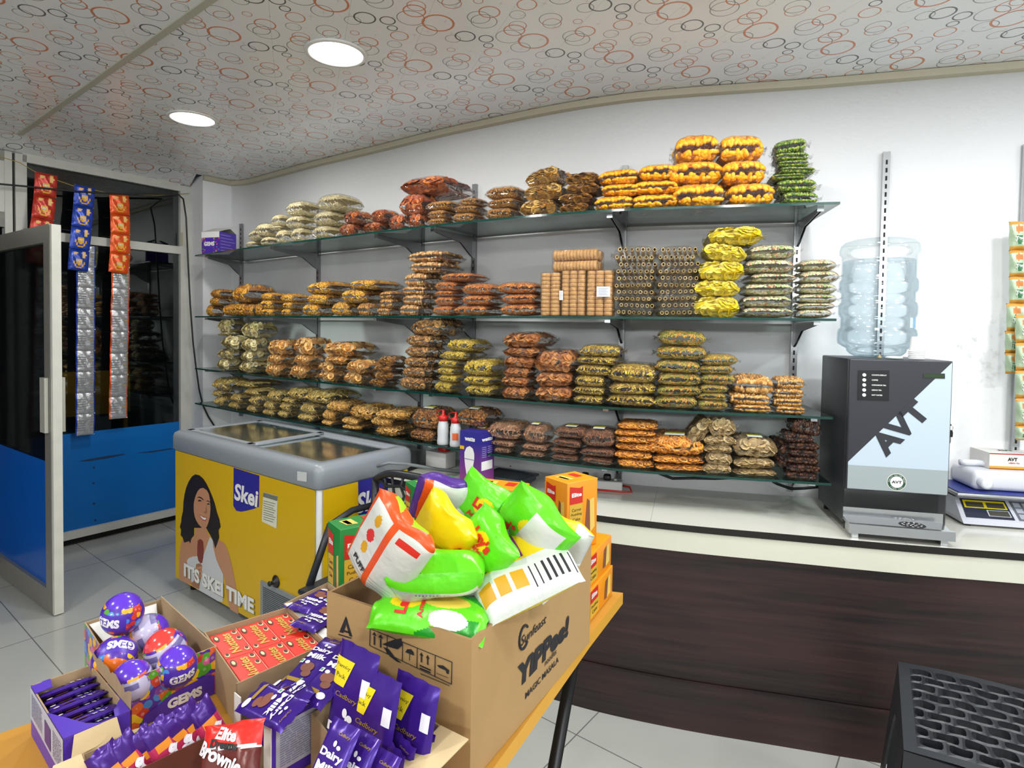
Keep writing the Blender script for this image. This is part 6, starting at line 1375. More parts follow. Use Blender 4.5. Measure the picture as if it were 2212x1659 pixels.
for sx2 in (-1, 1):
    mb = MB(); mb.tube([cb_(.205*sx2, .66), cb_(.215*sx2, .665)-ce2*.12, cb_(.21*sx2, .64)-ce2*.24, chp+ce1*(.2*sx2)-ce2*.24+V((0, 0, .44))], .014, 8); mb.build('armrest', M_BPL, chr_)
# ---------------------------------------------------------------- folding table with goods
TZ = .76
M_TOP = mat('yellow_pine_board', '#b98532', .45, var=.14, vscale=9); M_TEDGE = mat('pale_table_edge', '#cf9a35', .45)
tp = [V(p) for p in ((.312, 1.462, 0), (-.22, 1.60, 0), (-.36, 1.45, 0), (-.40, 1.265, 0), (-.795, .925, 0), (-.80, .52, 0), (-.10, .55, 0), (-.012, .85, 0), (.198, 1.255, 0))]
tbl = thing('folding_table', 'yellow topped folding table with crossed black legs under the sweets display', 'table', (-.25, 1.1, 0))
mb = MB(); mb.prism([V((p.x, p.y, TZ-.028)) for p in tp], (0, 0, .028), 0, 1); mb.build('table_top', [M_TOP, M_TEDGE], tbl)
M_LEG = mat('black_steel_tube', '#1a1b1d', .4, metal=.3)
for a, b in (((.20, 1.40), (-.08, .66)), ((-.30, 1.44), (-.70, .66))):
    for (p, q) in ((a, b), (b, a)):
        mb = MB(); mb.tube([V((p[0], p[1], TZ-.03)), V((q[0], q[1], .0))], .0135, 10); mb.build('leg', M_LEG, tbl)
mb = MB(); 
for a, b, z in (((.06, 1.03), (-.49, 1.11), .37),): mb.tube([V((a[0], a[1], z)), V((b[0], b[1], z))], .012, 10)
mb.build('cross_bar', M_LEG, tbl)
# ---------------------------------------------------------------- box helpers
def walls(mb, P, z0, z1, th, mo, mi_, skip=(), tops=None, bottom=True):   # open box of 4 corners (ccw), outer and inner faces
    c = sum((p for p in P), V((0, 0, 0)))/4
    I = []
    for k in range(4):
        a, b, d = P[k-1], P[k], P[(k+1) % 4]; e1_, e2_ = (a-b).normalized(), (d-b).normalized(); I.append(b+(e1_+e2_)*th)
    for k in range(4):
        if k in skip: continue
        a, b, ia, ib = P[k], P[(k+1) % 4], I[k], I[(k+1) % 4]; ta, tb2 = (z1, z1) if tops is None else tops[k]
        q = [V((a.x, a.y, z0)), V((b.x, b.y, z0)), V((b.x, b.y, tb2)), V((a.x, a.y, ta)), V((ia.x, ia.y, z0)), V((ib.x, ib.y, z0)), V((ib.x, ib.y, tb2)), V((ia.x, ia.y, ta))]
        mb.add(q, [(0, 1, 2, 3), (5, 4, 7, 6), (3, 2, 6, 7)], [mo[k] if isinstance(mo, (list, tuple)) else mo, mi_, mi_])
    if bottom: mb.poly([V((p.x, p.y, z0+.0015)) for p in I], mi_); mb.poly([V((p.x, p.y, z0)) for p in reversed(P)], mi_)
def face(P, k, z0, z1, off=.0008):   # (u, v) on outer face k
    a, b = P[k], P[(k+1) % 4]; d = (b-a); n = V((d.y, -d.x, 0)).normalized()
    return (lambda u, v: a+d*u+n*off+V((0, 0, z0+(z1-z0)*v))), d.normalized(), n
def torn(mb, a, b, up_, n, seed, mi=0, steps=12, amp=.006):   # ragged torn strip along an edge
    r = random.Random(seed); top = [a+(b-a)*(i/steps)+up_*(.6+.4*r.random())+n*r.uniform(-.002, .002) for i in range(steps+1)]
    bot = [a+(b-a)*(i/steps) for i in range(steps+1)]
    mb.add(bot+top, [(i, i+1, steps+2+i, steps+1+i) for i in range(steps)], mi)
ZT = TZ+.0012
def ground(p): return V((p.x, p.y, 0))
# ---------------------------------------------------------------- big kraft carton
KC, KTH = V((-.0379, .8285, 0)), 2.6126; KU = V((math.cos(KTH), math.sin(KTH), 0)); KW = V((KU.y, -KU.x, 0)); KL, KD, KZ = .2907, .4565, .9735
kp_ = [KC, KC+KW*KD, KC+KW*KD+KU*KL, KC+KU*KL]
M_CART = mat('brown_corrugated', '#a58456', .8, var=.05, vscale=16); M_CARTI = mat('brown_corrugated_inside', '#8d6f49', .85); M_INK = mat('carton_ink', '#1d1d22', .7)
cart = thing('kraft_carton', 'large open brown carton filled with chip packets, printed with noodle lettering', 'carton', (KC+KW*KD/2+KU*KL/2)+V((0, 0, ZT)))
mb = MB(); walls(mb, kp_, ZT, KZ, .005, 0, 1, tops=[(KZ, KZ+.002), (KZ+.002, KZ), (KZ, KZ), (KZ, KZ)]); mb.build('carton_walls', [M_CART, M_CARTI], cart)
def kl(x, y, off=.0012): return atP(x, y, KC+(-KW)*off, KW)      # left-facing (short) face
def kr(x, y, off=.0012): return atP(x, y, KC+(-KU)*off, KU)      # right-facing (long) face
K6 = lambda x, y: (700+x/3.403, 1200+y/3.403); K7 = lambda x, y: (640+x/5.549, 1360+y/5.549)
mb = MB(); r_ = KW; o = kr(*K6(1620, 640)); 
mb.text('YiPPee!', kr(*K6(1628, 690)), KW, up, (kr(*K6(1600, 540))-kr(*K6(1600, 800))).length*.62, 0, bold=.06, width=(kr(*K6(1440, 800))-kr(*K6(1810, 520))).length, shear=.1)
mb.text('Sunfeast', kr(*K6(1545, 545)), KW, up, .016, 0, bold=.01, width=(kr(*K6(1440, 600))-kr(*K6(1620, 470))).length*1.05, shear=.2)
mb.text('noodles', kr(*K6(1668, 745)), KW, up, .011, 0, bold=.01); mb.text('MAGIC MASALA', kr(*K6(1610, 890)), KW, up, .011, 0, bold=.02, width=(kr(*K6(1490, 1000))-kr(*K6(1730, 790))).length)
c_ = kr(*K6(1470, 600)); mb.tube([c_+KW*(.016*math.cos(a))+V((0, 0, .019*math.sin(a))) for a in [math.radians(40+i*20) for i in range(15)]], .0022, 6)
mb.build('brand_print', M_INK, cart)
mb = MB(); A_ = lambda *pts: mb.poly([kl(*K7(x, y)) for x, y in pts])
def rectline(x0, y0, x1, y1, x2, y2, x3, y3):
    P_ = [kl(*K7(x, y)) for x, y in ((x0, y0), (x1, y1), (x2, y2), (x3, y3))]
    for a, b in zip(P_, P_[1:]+P_[:1]): mb.tube([a, b], .0006, 4)
rectline(885, -10, 1865, 390, 1860, 655, 880, 190)
for x in (1090, 1275, 1450, 1665): f = (x-885)/980; mb.tube([kl(*K7(x, -10+400*f)), kl(*K7(x-4, 190+465*f))], .0006, 4)
for x in (935, 1010): dy = (x-885)*.41; A_((x-8, 55+dy), (x+8, 60+dy), (x+8, 165+dy), (x-8, 160+dy)); A_((x-24, 62+dy-22), (x, 5+dy), (x+24, 68+dy-10))
A_((1030, 175), (1170, 120), (1260, 105), (1270, 190), (1215, 235), (1140, 215)); A_((1040, 205), (1110, 235), (1180, 330), (1260, 400), (1200, 380), (1120, 320))
A_((1305, 270), (1330, 235), (1375, 235), (1405, 270), (1410, 310)); A_((1355, 285), (1362, 288), (1360, 370), (1353, 368))
for x in (1500, 1575): dy = (x-1500)*.42; A_((x-8, 300+dy), (x+8, 306+dy), (x+8, 395+dy), (x-8, 388+dy)); A_((x-22, 305+dy), (x, 270+dy), (x+22, 322+dy))
A_((1480, 420), (1610, 478), (1610, 495), (1480, 436)); A_((1480, 452), (1610, 508), (1610, 525), (1480, 468))
A_((1685, 425), (1760, 430), (1835, 490), (1825, 535), (1800, 525), (1790, 490), (1710, 455)); A_((1680, 520), (1820, 575), (1820, 580), (1680, 525))
for k in range(22): x = 1490+k*16; A_((x, 520+(x-1490)*.42), (x+9, 524+(x-1490)*.42), (x+9, 538+(x-1490)*.42), (x, 533+(x-1490)*.42))
mb.build('handling_symbols', M_INK, cart)
mb = MB(); A2 = lambda *pts: mb.poly([kl(*K6(x, y)) for x, y in pts])
A2((160, 445), (172, 480), (140, 570), (112, 562)); A2((160, 445), (206, 598), (186, 592), (166, 520)); A2((125, 540), (190, 562), (192, 575), (122, 553)); A2((105, 575), (200, 604), (200, 612), (105, 583)); mb.build('triangle_mark', M_INK, cart)
# ---------------------------------------------------------------- chip packets
GREEN = foil('chip_green', '#5fd01a', .3, .1, .45, 22); GREEND = foil('chip_deep_green', '#1d8f22', .3, .1, .45, 22); CYEL = foil('chip_yellow', '#e9cf12', .3, .1, .4, 22); CPUR = foil('chip_purple', '#8a2f93', .3, .15, .45, 22); CSIL = foil('chip_silver', '#b9c0ba', .28, .3, .6, 26); CWHT = foil('chip_white', '#d3d8d2', .35, .1, .4, 22); CORG = foil('chip_orange', '#e0541c', .3, .1, .4, 22); CVIO = foil('chip_violet', '#4d2a86', .3, .15, .45, 22); CPOT = mat('potato_print', '#dbc24a', .45); CBIS = mat('biscuit_print', '#cf9a18', .45); CLIME = foil('chip_lime', '#9ed01c', .3, .1, .4, 22)
CMATS = [GREEN, GREEND, CYEL, CPUR, CSIL, CWHT, CORG, CVIO, CPOT, CBIS, M_INK, mat('chip_red', '#d0271f', .4), CLIME]
def packet(lb, A, B, w, nh, front, back, th=.05, words=(), name='chip_packet', wave=.006, back_words=0, cat='chip packet', mats=None, grp='chip packets in the brown carton'):
    """A bottom middle, B top middle, nh direction the front faces; front(x, y)/back(x, y) -> material, x,y in 0..1 (x to the reader's right)"""
    u_ = (B-A); h = u_.length; u_.normalize(); n = (V(nh)-u_*V(nh).dot(u_)).normalized(); r = u_.cross(n); o = (A+B)/2
    rs = random.Random(lb); ph = rs.random()*6
    def S(x, y, k):
        a, b = x*2-1, y*2-1; q = max(0, 1-abs(a)**3)**.55*max(0, 1-abs(b)**5)**.6
        seal = max(0, (abs(b)-.86)/.14); wob = wave*math.sin(5*a+ph)*(.3+seal)+.0012*math.sin(40*b)*seal
        dent = 1-.18*math.sin(3.1*a+ph*2)*math.sin(2.7*b+ph)
        nar = 1-.10*q*abs(b)**.5
        return o+r*(a*w/2*nar)+u_*(b*h/2)+n*(k*th/2*q*dent+wob+.010*math.sin(b*1.4+ph)*0)
    root = thing(name, lb, cat, A, group=grp)
    mb = MB(); NQ = (60, 76) if name == 'chip_packet' else (24, 30); mb.grid(lambda i, j: S(i, j, 1), *NQ, front); mb.grid(lambda i, j: S(1-i, j, -1), *NQ, lambda x, y: back(x, y)); pk = mb.build('foil_wrapper', mats or CMATS, root)
    mb = MB()
    for st, cx_, cy_, hh, mi, rot, bold in words:
        ca, sa = math.cos(rot), math.sin(rot)
        def fn(x, y): X, Y = x*ca-y*sa, x*sa+y*ca; return S(cx_+X/w, cy_+Y/h, 1)+n*.0016
        mb.text(st, None, None, None, hh, mi, bold=bold, fn=fn)
    for k in range(back_words):
        y = .30+.036*k; 
        for (x0, x1) in ((.12, .45-.06*(k % 3)), (.52, .88-.07*((k+1) % 3))): mb.poly([S(1-x, yy, -1)-n*.0014 for x, yy in ((x0, y), (x1, y), (x1, y+.014), (x0, y+.014))], 10)
    if mb.v: mb.build('packet_lettering', mats or CMATS, pk)
    return root, S
def lays(x, y):
    if y > .93 or y < .05: return 0
    if math.hypot((x-.5)*1.15, (y-.70)*1.3) < .19: return 2
    if math.hypot((x-.62)*.9, y-.36) < .20: return 8
    if math.hypot((x-.22)*1.0, (y-.30)*.9) < .15: return 5
    return 1 if (x+y*.6) < .35 or (x-y) > .62 else 0
def laysback(x, y): return 0 if x < .10 or x > .90 or y > .94 or y < .05 else (4 if y < .55 else 5)
LW = (("Lay's", .5, .70, .026, 11, 0, .05), ('American', .5, .55, .010, 11, .1, .03))
ang = lambda a, tilt: V((math.cos(a)*math.cos(tilt), math.sin(a)*math.cos(tilt), math.sin(tilt)))
def wafer(x, y): return 3 if y < .42 and x > .2 else (9 if (.30 < x < .75 and .45 < y < .52) else 2)
def waferback(x, y):
    if y > .9: return 2
    if x < .08 or x > .94: return 2
    if .18 < x < .46 and .14 < y < .8: return 9 if int(y*16) % 4 else 5
    return 5 if x < .55 else 4
def corn(x, y):
    if y > .95 or y < .04 or .44 < x < .54 or x < .05: return 6
    if x < .44:
        if math.hypot((x-.24)*1.2, y-.60) < .085: return 11
        if math.hypot((x-.24)*1.2, y-.82) < .07 or math.hypot((x-.24)*1.2, y-.42) < .07: return 9
    elif .60 < x < .92 and .83 < y < .89: return 11
    if y < .3 and int(y*60) % 3 == 0 and .1 < x < .9: return 4
    return 5
def cornback(x, y): return 6 if int((x+y)*5) % 2 else 12
dn_ = V((-.05, -.72, .70))
Z = lambda x, y, z: atz(x, y, z)
packet('lime green chip packet lying nearest the front corner of the brown carton', Z(1056, 1345, .975), Z(812, 1308, .975), .080, (0, -.40, .91), lays, laysback, .042, LW)
packet('lime green chip packet lying across the carton with its white back below', Z(846, 1244, 1.02), Z(1050, 1236, 1.03), .105, (.05, .42, .90), lays, laysback, .080, (("Lay's", .5, .70, .026, 11, PI, .05),), back_words=10)
packet('white and orange corn snack packet leaning at the left of the carton', Z(800, 1252, 1.0), Z(882, 1118, 1.14), .125, (-.15, -1, .32), corn, cornback, .05, (('PUFF', .3, .25, .012, 10, 0, .03),))
packet('yellow and purple wafer packet standing behind the orange corn packet', Z(930, 1200, 1.02), Z(985, 1105, 1.12), .115, (-.3, -1, .25), wafer, waferback, .045)
packet('purple and white packet standing at the back left of the carton', Z(948, 1125, 1.06), Z(978, 1036, 1.15), .12, (.25, -1, .3), lambda x, y: 7 if (y > .96 or x < .08 or x > .95 or y < .1) else (6 if x < .22 else (10 if int(y*40) % 4 == 0 and .4 < x < .9 and y < .6 else 5)), lambda x, y: 7, .045)
packet('bright green chip packet standing upright in the middle of the carton', Z(1010, 1170, 1.03), Z(1078, 1052, 1.14), .125, (-.1, -1, .35), lays, laysback, .05, LW)
packet('green chip packet leaning between the upright green one and the purple wafer packet', Z(1010, 1222, 1.02), Z(1085, 1140, 1.10), .105, (-.55, -1, .5), lays, laysback, .05, LW)
packet('green chip packet at the rear right of the carton showing its silver back', Z(1098, 1195, 1.02), Z(1190, 1098, 1.13), .13, (-.2, -1, .25), lambda x, y: laysback(1-x, y) if x > .42 else lays(x, y), laysback, .055, (("Lay's", .24, .5, .02, 11, .6, .05),))
packet('small yellow and green packet in the far right corner of the carton', Z(1205, 1195, .98), Z(1238, 1128, 1.05), .095, (-.1, -1, .3), lambda x, y: 5 if x > .62 else (2 if y > .25 else 1), waferback, .04)
packet('large purple and yellow wafer packet sloping along the right side of the carton', Z(1022, 1282, .995), Z(1222, 1185, 1.055), .135, (-.30, -.50, .82), lambda x, y: (3 if y < .56 and x < .50 else (2 if x < .54 else (9 if (.66 < x < .86 and y < .5 and int(y*24) % 4) else (10 if y > .55 and int(y*44) % 3 == 0 and .66 < x < .92 else 5)))), waferback, .06)
packet('white backed packet with bar lettering at the right rim of the carton', Z(1135, 1260, .985), Z(1215, 1190, 1.03), .09, (.1, -.8, .6), lambda x, y: (0 if y > .93 else (10 if int(y*40) % 4 == 0 and .15 < x < .8 and y < .8 else 5)), laysback, .04)
for i, (x, y, a, l_) in enumerate(((-.12, 1.02, .4, 'near the left rim'), (-.02, .98, 1.9, 'near the front corner'), (.02, 1.17, .9, 'near the right rim'), (-.10, 1.22, 2.4, 'towards the back'))):
    o = V((x*.7-.035, y*.9+.12, .86+.008*i)); d = V((math.cos(a), math.sin(a), .05)); packet(f'purple chip packet low inside the brown carton {l_}', o-d*.065, o+d*.065, .095, (0, -.1, 1), lambda x, y: 3 if y > .3 else 7, lambda x, y: 7, .05)
# ---------------------------------------------------------------- chocolate bars
M_CHOC = foil('purple_wrapper', '#3d1f86', .24, .3, .22, 18); M_WRD = mat('wrapper_white', '#e3e1ea', .35); M_GOLD = mat('wrapper_gold', '#a98a35', .35, metal=.3); M_CHK = mat('wrapper_chocolate', '#7a4a3a', .4); M_YTAG = mat('wrapper_yellow', '#e6d21c', .4); M_NAVY = mat('wrapper_navy', '#1e1650', .35); M_GDOT = mat('wrapper_green', '#3d9a5a', .4)
def bar(name, lb, M, w, l, th, style, grp, cat='chocolate bar'):
    root = thing(name, lb, cat, group=grp, M=M)
    rs = random.Random(lb); ph = rs.random()*5
    def S(x, y, k=1):   # local : x across, y along, z up
        a, b = x/(w/2), y/(l/2); q = max(0, 1-abs(a)**6)**.5*max(0, 1-(abs(b)/.93)**10)**.5 if abs(b) < .93 else 0
        seal = max(0, (abs(b)-.88)/.12); return V((x, y, k*th/2*q+.0015*math.sin(9*a+ph)*seal+th*.5))
    mb = MB(); mb.grid(lambda i, j: S((i-.5)*w, (j-.5)*l), 12, 20); mb.grid(lambda i, j: S((.5-i)*w, (j-.5)*l, -1), 12, 20); wr = mb.build('wrapper', M_CHOC, root, local=True)
    mb = MB(); L3 = lambda x, y, e=.0009: S(x*w, y*l)+V((0, 0, e))
    def T(st, cx_, cy_, hh, mi, bold=.03, shear=0., wd=None): mb.text(st, None, None, None, hh, mi, bold=bold, shear=shear, width=wd, fn=lambda x, y: S(cx_*w+x, cy_*l+y)+V((0, 0, .0011)))
    def PL(pts, mi, e=.0011):
        cx_ = sum(p[0] for p in pts)/len(pts); cy_ = sum(p[1] for p in pts)/len(pts); E_ = []
        for p, q in zip(pts, pts[1:]+pts[:1]):
            for f in ((0, .25, .5, .75) if len(pts) < 9 else (0,)): E_.append((p[0]+(q[0]-p[0])*f, p[1]+(q[1]-p[1])*f))
        m_ = len(E_); vs = [L3(cx_+(x-cx_)*t/4, cy_+(y-cy_)*t/4, e) for t in range(1, 5) for x, y in E_]+[L3(cx_, cy_, e)]
        mb.add(vs, [(t*m_+k, t*m_+(k+1) % m_, (t+1)*m_+(k+1) % m_, (t+1)*m_+k) for t in range(3) for k in range(m_)]+[(4*m_, k, (k+1) % m_) for k in range(m_)], mi)
    def blob(cx_, cy_, rx, ry, mi, e=.0012, a0=0): PL([(cx_+rx*math.cos(t), cy_+ry*math.sin(t)) for t in [i*PI/6 for i in range(12)]], mi, e)
    if style == 'family':
        PL([(-.46, .22), (-.16, .22), (.02, .40), (-.46, .40)], 3); T('Family', -.24, .345, l*.030, 5, .01, wd=w*.36); T('Pack', -.27, .285, l*.030, 5, .02, wd=w*.24)
        T('Cadbury', -.05, .165, l*.042, 1, .01, .25, w*.56); blob(-.02, .075, .06, .03, 0); blob(.11, .055, .075, .022, 0); PL([(.0, .06), (.05, .06), (.06, -.0), (.02, -.0)], 0)
        T('Dairy', .0, -.055, l*.075, 0, .04, wd=w*.80); T('Milk', .03, -.165, l*.085, 0, .04, wd=w*.72); PL([(.26, .22), (.44, .22), (.44, .33), (.26, .33)], 0)
        PL([(-.47, -.46), (.47, -.46), (.47, -.25), (.25, -.22), (-.05, -.25), (-.47, -.235)], 4, .0006); blob(.05, -.34, .22, .07, 2)
    else:
        d_ = -1 if style == 'flip' else 1
        T('Cadbury', .16, .40, l*.035, 1, .01, .25, w*.4)
        blob(-.02, .315, .055, .026, 0); blob(.13, .295, .07, .018, 0); T('Dairy', .0, .215, l*.085, 0, .04, wd=w*.78); T('Milk', .0, .105, l*.090, 0, .04, wd=w*.72)
        blob(.0, -.10, .24, .085, 2); blob(-.15, -.02, .085, .03, 0); blob(.12, -.20, .17, .06, 2); PL([(-.42, -.30), (-.33, -.36), (.15, -.36), (.10, -.30)], 1); PL([(-.45, -.05), (-.30, -.05), (-.30, .02), (-.45, .02)], 0); blob(-.375, -.015, .045, .02, 6, .0016)
        blob(.25, -.36, .15, .05, 0); 
    mb.build('wrapper_print', [M_WRD, M_GOLD, M_CHK, M_YTAG, M_NAVY, BLACK, M_GDOT], wr, local=True)
    return root
def barM(o, along, face_): # y axis along, z axis roughly 'face_'
    y = V(along).normalized(); z = (V(face_)-y*V(face_).dot(y)).normalized(); x = y.cross(z); M = Matrix((x, y, z)).transposed().to_4x4(); M.translation = V(o); return M
def cbox(name, lb, P, z1, mo, mats, skip=(), z0=ZT, tops=None, cat='carton', grp=None):
    c = sum((p for p in P), V((0, 0, 0)))/4; root = thing(name, lb, cat, V((c.x, c.y, z0)), group=grp); mb = MB(); walls(mb, P, z0, z1, .0022, mo, 1, skip, tops); body_ = mb.build('carton_walls', mats, root); return root, body_
M_PANEL = mat('ingredient_panel', '#aeb0c0', .5)
def finelines(mb, F, u0, u1, v0, v1, nrow, mi, seed=1):
    r = random.Random(seed)
    for k in range(nrow):
        v = v0+(v1-v0)*(k+.5)/nrow; e = (v1-v0)/nrow*.22; x = u0
        while x < u1-.02: x2 = min(u1, x+r.uniform(.06, .25)*(u1-u0)); mb.poly([F(x, v-e), F(x2, v-e), F(x2, v+e), F(x, v+e)], mi); x = x2+.012
BOXM = [M_PURP, M_KRAFT, M_PANEL, mat('panel_ink', '#7b7c98', .5), M_PWHT, M_PURPD, M_KRAFTL]
# --- box of upright bars at the right front, tall family packs and smaller bars
f0 = ground(atz(672, 1533, .85)); fu, fw = V((.65, .76, 0)).normalized(), V((.76, -.65, 0)).normalized()
FP_ = [f0, f0+fw*.167, f0+fw*.167+fu*.106, f0+fu*.106]
frb, _ = cbox('bar_carton', 'torn kraft lined carton of tall purple chocolate bars beside the brown carton', FP_, .85, [1, 1, 1, 1], BOXM, tops=[(.845, .80), (.80, .848), (.848, .85), (.85, .845)])
mb = MB(); a, b = FP_[1], FP_[2]
q0, q1 = V((b.x, b.y, .847)), V((a.x, a.y, .83)); mb.prism([q1, q0, q0+fw*.055+V((0, 0, .006)), q1+fw*.05-fu*.01-V((0, 0, .006))], V((0, 0, .0015)), 0); fp_ = mb.build('open_flap', M_KRAFTL, frb); fp_['label'] = 'pale flap of the carton folded outward'
mb = MB(); g_ = FP_[0]+fw*.055; g2 = FP_[0]+fw*.085; mb.poly([V((g_.x, g_.y, .842))-fu*.0035, V((g2.x, g2.y, .828))-fu*.0035, V((g2.x, g2.y, .80))-fu*.006, V((g_.x, g_.y, .81))-fu*.006], 4); mb.poly([V((g_.x, g_.y, .81))-fu*.006-fw*.014, V((g2.x, g2.y, .80))-fu*.006, V((g2.x, g2.y, .792))-fu*.012, V((g_.x, g_.y, .80))-fu*.012-fw*.016], 0); mb.build('torn_flap', BOXM, frb)
FPG = 'tall family bars in the right front carton'
for (p, q, lb) in ((((795, 1645), (775, 1398)), 0, 'tall purple family chocolate bar leaning on the brown carton, leftmost of the three'), (((838, 1650), (812, 1440)), 0, 'tall purple family chocolate bar, middle of the three in the carton'), (((900, 1658), (888, 1458)), 0, 'tall purple family chocolate bar, rightmost of the three in the carton')):
    k_ = {'leftmost': 0, 'middle': 1, 'rightmost': 2}[[w_ for w_ in ('leftmost', 'middle', 'rightmost') if w_ in lb][0]]
    tz_ = (.955, .935, .925)[k_]; topP = atz(p[1][0], p[1][1], tz_); topP = atz(*((748, 1375), (790, 1428), (868, 1440))[k_], tz_); topR = atz(*((822, 1425), (868, 1455), (940, 1492))[k_], tz_-.014)
    up_ax = (V((-.06, .10, 1))-V((0, 0, 0))).normalized(); right = (topR-topP); right = V((.80, -.56, -.02)).normalized()
    up_ax = (V((.06, .22, 1))-right*V((.06, .22, 1)).dot(right)).normalized(); mid = topP+right*.040
    ctr = mid-up_ax*.105; bar('family_bar', lb, barM(ctr, up_ax, -right.cross(up_ax)*-1), .080, .21, .014, 'family', FPG)
SBG = 'small chocolate bars in the right front carton'
for k_, (tp_, lb) in enumerate((((752, 1572), 'small purple chocolate bar in front of the family bars, leftmost of three'), ((795, 1594), 'small purple chocolate bar in front of the family bars, middle of three'), ((838, 1632), 'small purple chocolate bar in front of the family bars, rightmost of three'))):
    top = atz(tp_[0], tp_[1], .895-.018*k_); right = V((.86, -.50, -.05)).normalized(); ua = V((.22, .52, .8)); ua = (ua-right*ua.dot(right)).normalized(); bar('chocolate_bar', lb, barM(top-ua*.062, ua, right.cross(ua)), .048, .135, .011, 'std', SBG)
for k_ in range(4):
    c = FP_[1]+fu*(.03+.018*k_)-fw*.014; bar('chocolate_bar', f'purple chocolate bar on edge at the family carton right wall, {["first", "second", "third", "fourth"][k_]} from front', barM(V((c.x, c.y, .812)), fw*.2+V((0, 0, 1)), -fu), .045, .10, .010, 'std', SBG)
# --- middle box of bars with ingredient panel
m0 = ground(atz(587, 1565, .853)); mu, mw = V((.65, .76, 0)).normalized(), V((-.76, .65, 0)).normalized()
MP_ = [m0, m0+mu*.150, m0+mu*.150+mw*.112, m0+mw*.112]
mdb, mbody = cbox('bar_carton', 'carton of purple chocolate bars with a white ingredient panel beside the nut tray', MP_, .853, [0, 0, 1, 0], BOXM, skip=(3,), tops=[(.853, .853), (.853, .866), (.866, .866), (.866, .853)])
mb = MB(); F, d_, n_ = face(MP_, 0, ZT, .853); mb.poly([F(.04, .18), F(.96, .18), F(.96, .93), F(.04, .93)], 2); F2_, _, _ = face(MP_, 0, ZT, .853, .0014); finelines(mb, F2_, .08, .62, .24, .88, 17, 3, 4); finelines(mb, F2_, .66, .92, .24, .62, 8, 3, 5); mb.build('ingredient_panel', BOXM, mbody)
for P0, dd in ((MP_[0], mw), (MP_[3], -mw)):
    mb = MB(); mb.prism([V((P0.x, P0.y, ZT)), V((P0.x, P0.y, .853)), V((P0.x, P0.y, .853))+dd*.020, V((P0.x, P0.y, ZT))+dd*.020], -mu*.0015, 4); mb.build('side_strip', BOXM, mbody)
MBG = 'bars in the middle carton'; rs = random.Random(2)
for k_ in range(6):
    c = m0+mu*.052+mw*.056+V((0, 0, ZT+.003+.0125*k_)); bar('chocolate_bar', f'purple chocolate bar in the middle carton left stack, {nth(k_)}', barM(c, mw+mu*rs.uniform(-.05, .05), V((0, 0, 1))), .052, .10, .0115, 'std', MBG)
for (tp_, al, fc, lb, st) in (((590, 1531), V((.80, -.50, .06)), (-.15, -.3, 1), 'purple chocolate bar tilted on top of the left stack in the middle carton', 'std'),
                          ((632, 1500), V((.42, -.75, .10)), (-.3, -.35, 1), 'purple chocolate bar lying upside down in the centre of the middle carton', 'std'),
                          ((680, 1443), V((.42, .80, .30)), (-.35, -.40, 1), 'purple chocolate bar propped up at the rear of the middle carton, left of two', 'std'),
                          ((722, 1466), V((.46, .78, .30)), (-.25, -.45, 1), 'purple chocolate bar propped up at the rear of the middle carton, right of two', 'std')):
    c = atz(tp_[0], tp_[1], .868 if 'propped' not in lb else .885); bar('chocolate_bar', lb, barM(c, al, fc), .054, .105, .0115, st, MBG)
# --- box of bars behind the nut boxes
b0 = ground(atz(612, 1304, .838)); bu, bw = V((.129, -.139, 0)).normalized(), V((.73, .68, 0)).normalized()
BP_ = [b0, b0+bu*.19, b0+bu*.19+bw*.10, b0+bw*.10]
bdb, bb_ = cbox('bar_carton', 'purple carton of chocolate bars at the back beside the brown carton', BP_, .838, [0, 0, 1, 0], BOXM, tops=[(.838, .835), (.835, .85), (.85, .855), (.855, .838)])
mb = MB(); F, d_, n_ = face(BP_, 0, ZT, .838); mb.poly([F(.80, .2), F(.9, .2), F(.9, .85), F(.80, .85)], 6); 
for k in range(8): mb.poly([face(BP_, 0, ZT, .838, .0014)[0](u, v) for u, v in ((.825, .35+.05*k), (.88, .35+.05*k), (.88, .37+.05*k), (.825, .37+.05*k))], 3)
mb.build('price_strip', BOXM, bb_)
mb = MB(); torn(mb, V((BP_[0].x, BP_[0].y, .838))+bw*.002, V((BP_[1].x, BP_[1].y, .835))+bw*.002, bw*.022, V((0, 0, 1)), 4, 4, 14); mb.build('torn_edge', BOXM, bb_)
for k_, (tp_, lb) in enumerate((((683, 1304), 'purple chocolate bar lying in the rear carton, farther one'), ((693, 1340), 'purple chocolate bar lying in the rear carton, nearer one'))): bar('chocolate_bar', lb, barM(atz(tp_[0], tp_[1], .835), V((-.35, -.9, .08)), (0, -.15, 1)), .06, .12, .012, 'std', 'bars in the rear carton')
# --- left box of bars on edge
e0 = ground(atz(66.6, 1483, .84)); eu = V((.141, -.119, 0)).normalized(); ev = V((.65, .76, 0)).normalized()
LP_ = [e0, e0+eu*.184, e0+eu*.184+ev*.082, e0+ev*.082]
lbx, lb_ = cbox('bar_carton', 'torn purple carton of shiny chocolate bars at the left end of the table', LP_, .84, [0, 0, 0, 0], BOXM, tops=[(.84, .84), (.84, .84), (.84, .84), (.84, .842)])
mb = MB(); F, d_, n_ = face(LP_, 0, ZT, .84); mb.poly([F(0, .36), F(1, .30), F(1, 1), F(0, 1)], 2); F2_, _, _ = face(LP_, 0, ZT, .84, .0014); finelines(mb, F2_, .05, .40, .45, .92, 12, 3, 8); finelines(mb, F2_, .72, .96, .40, .9, 10, 3, 9); mb.poly([F2_(.48, .42), F2_(.66, .40), F2_(.66, .82), F2_(.48, .84)], 5); mb.build('ingredient_panel', BOXM, lb_)
Zt = .8405; w3 = lambda a, b, z=Zt: V((*(e0+eu*a+ev*b).xy, z))
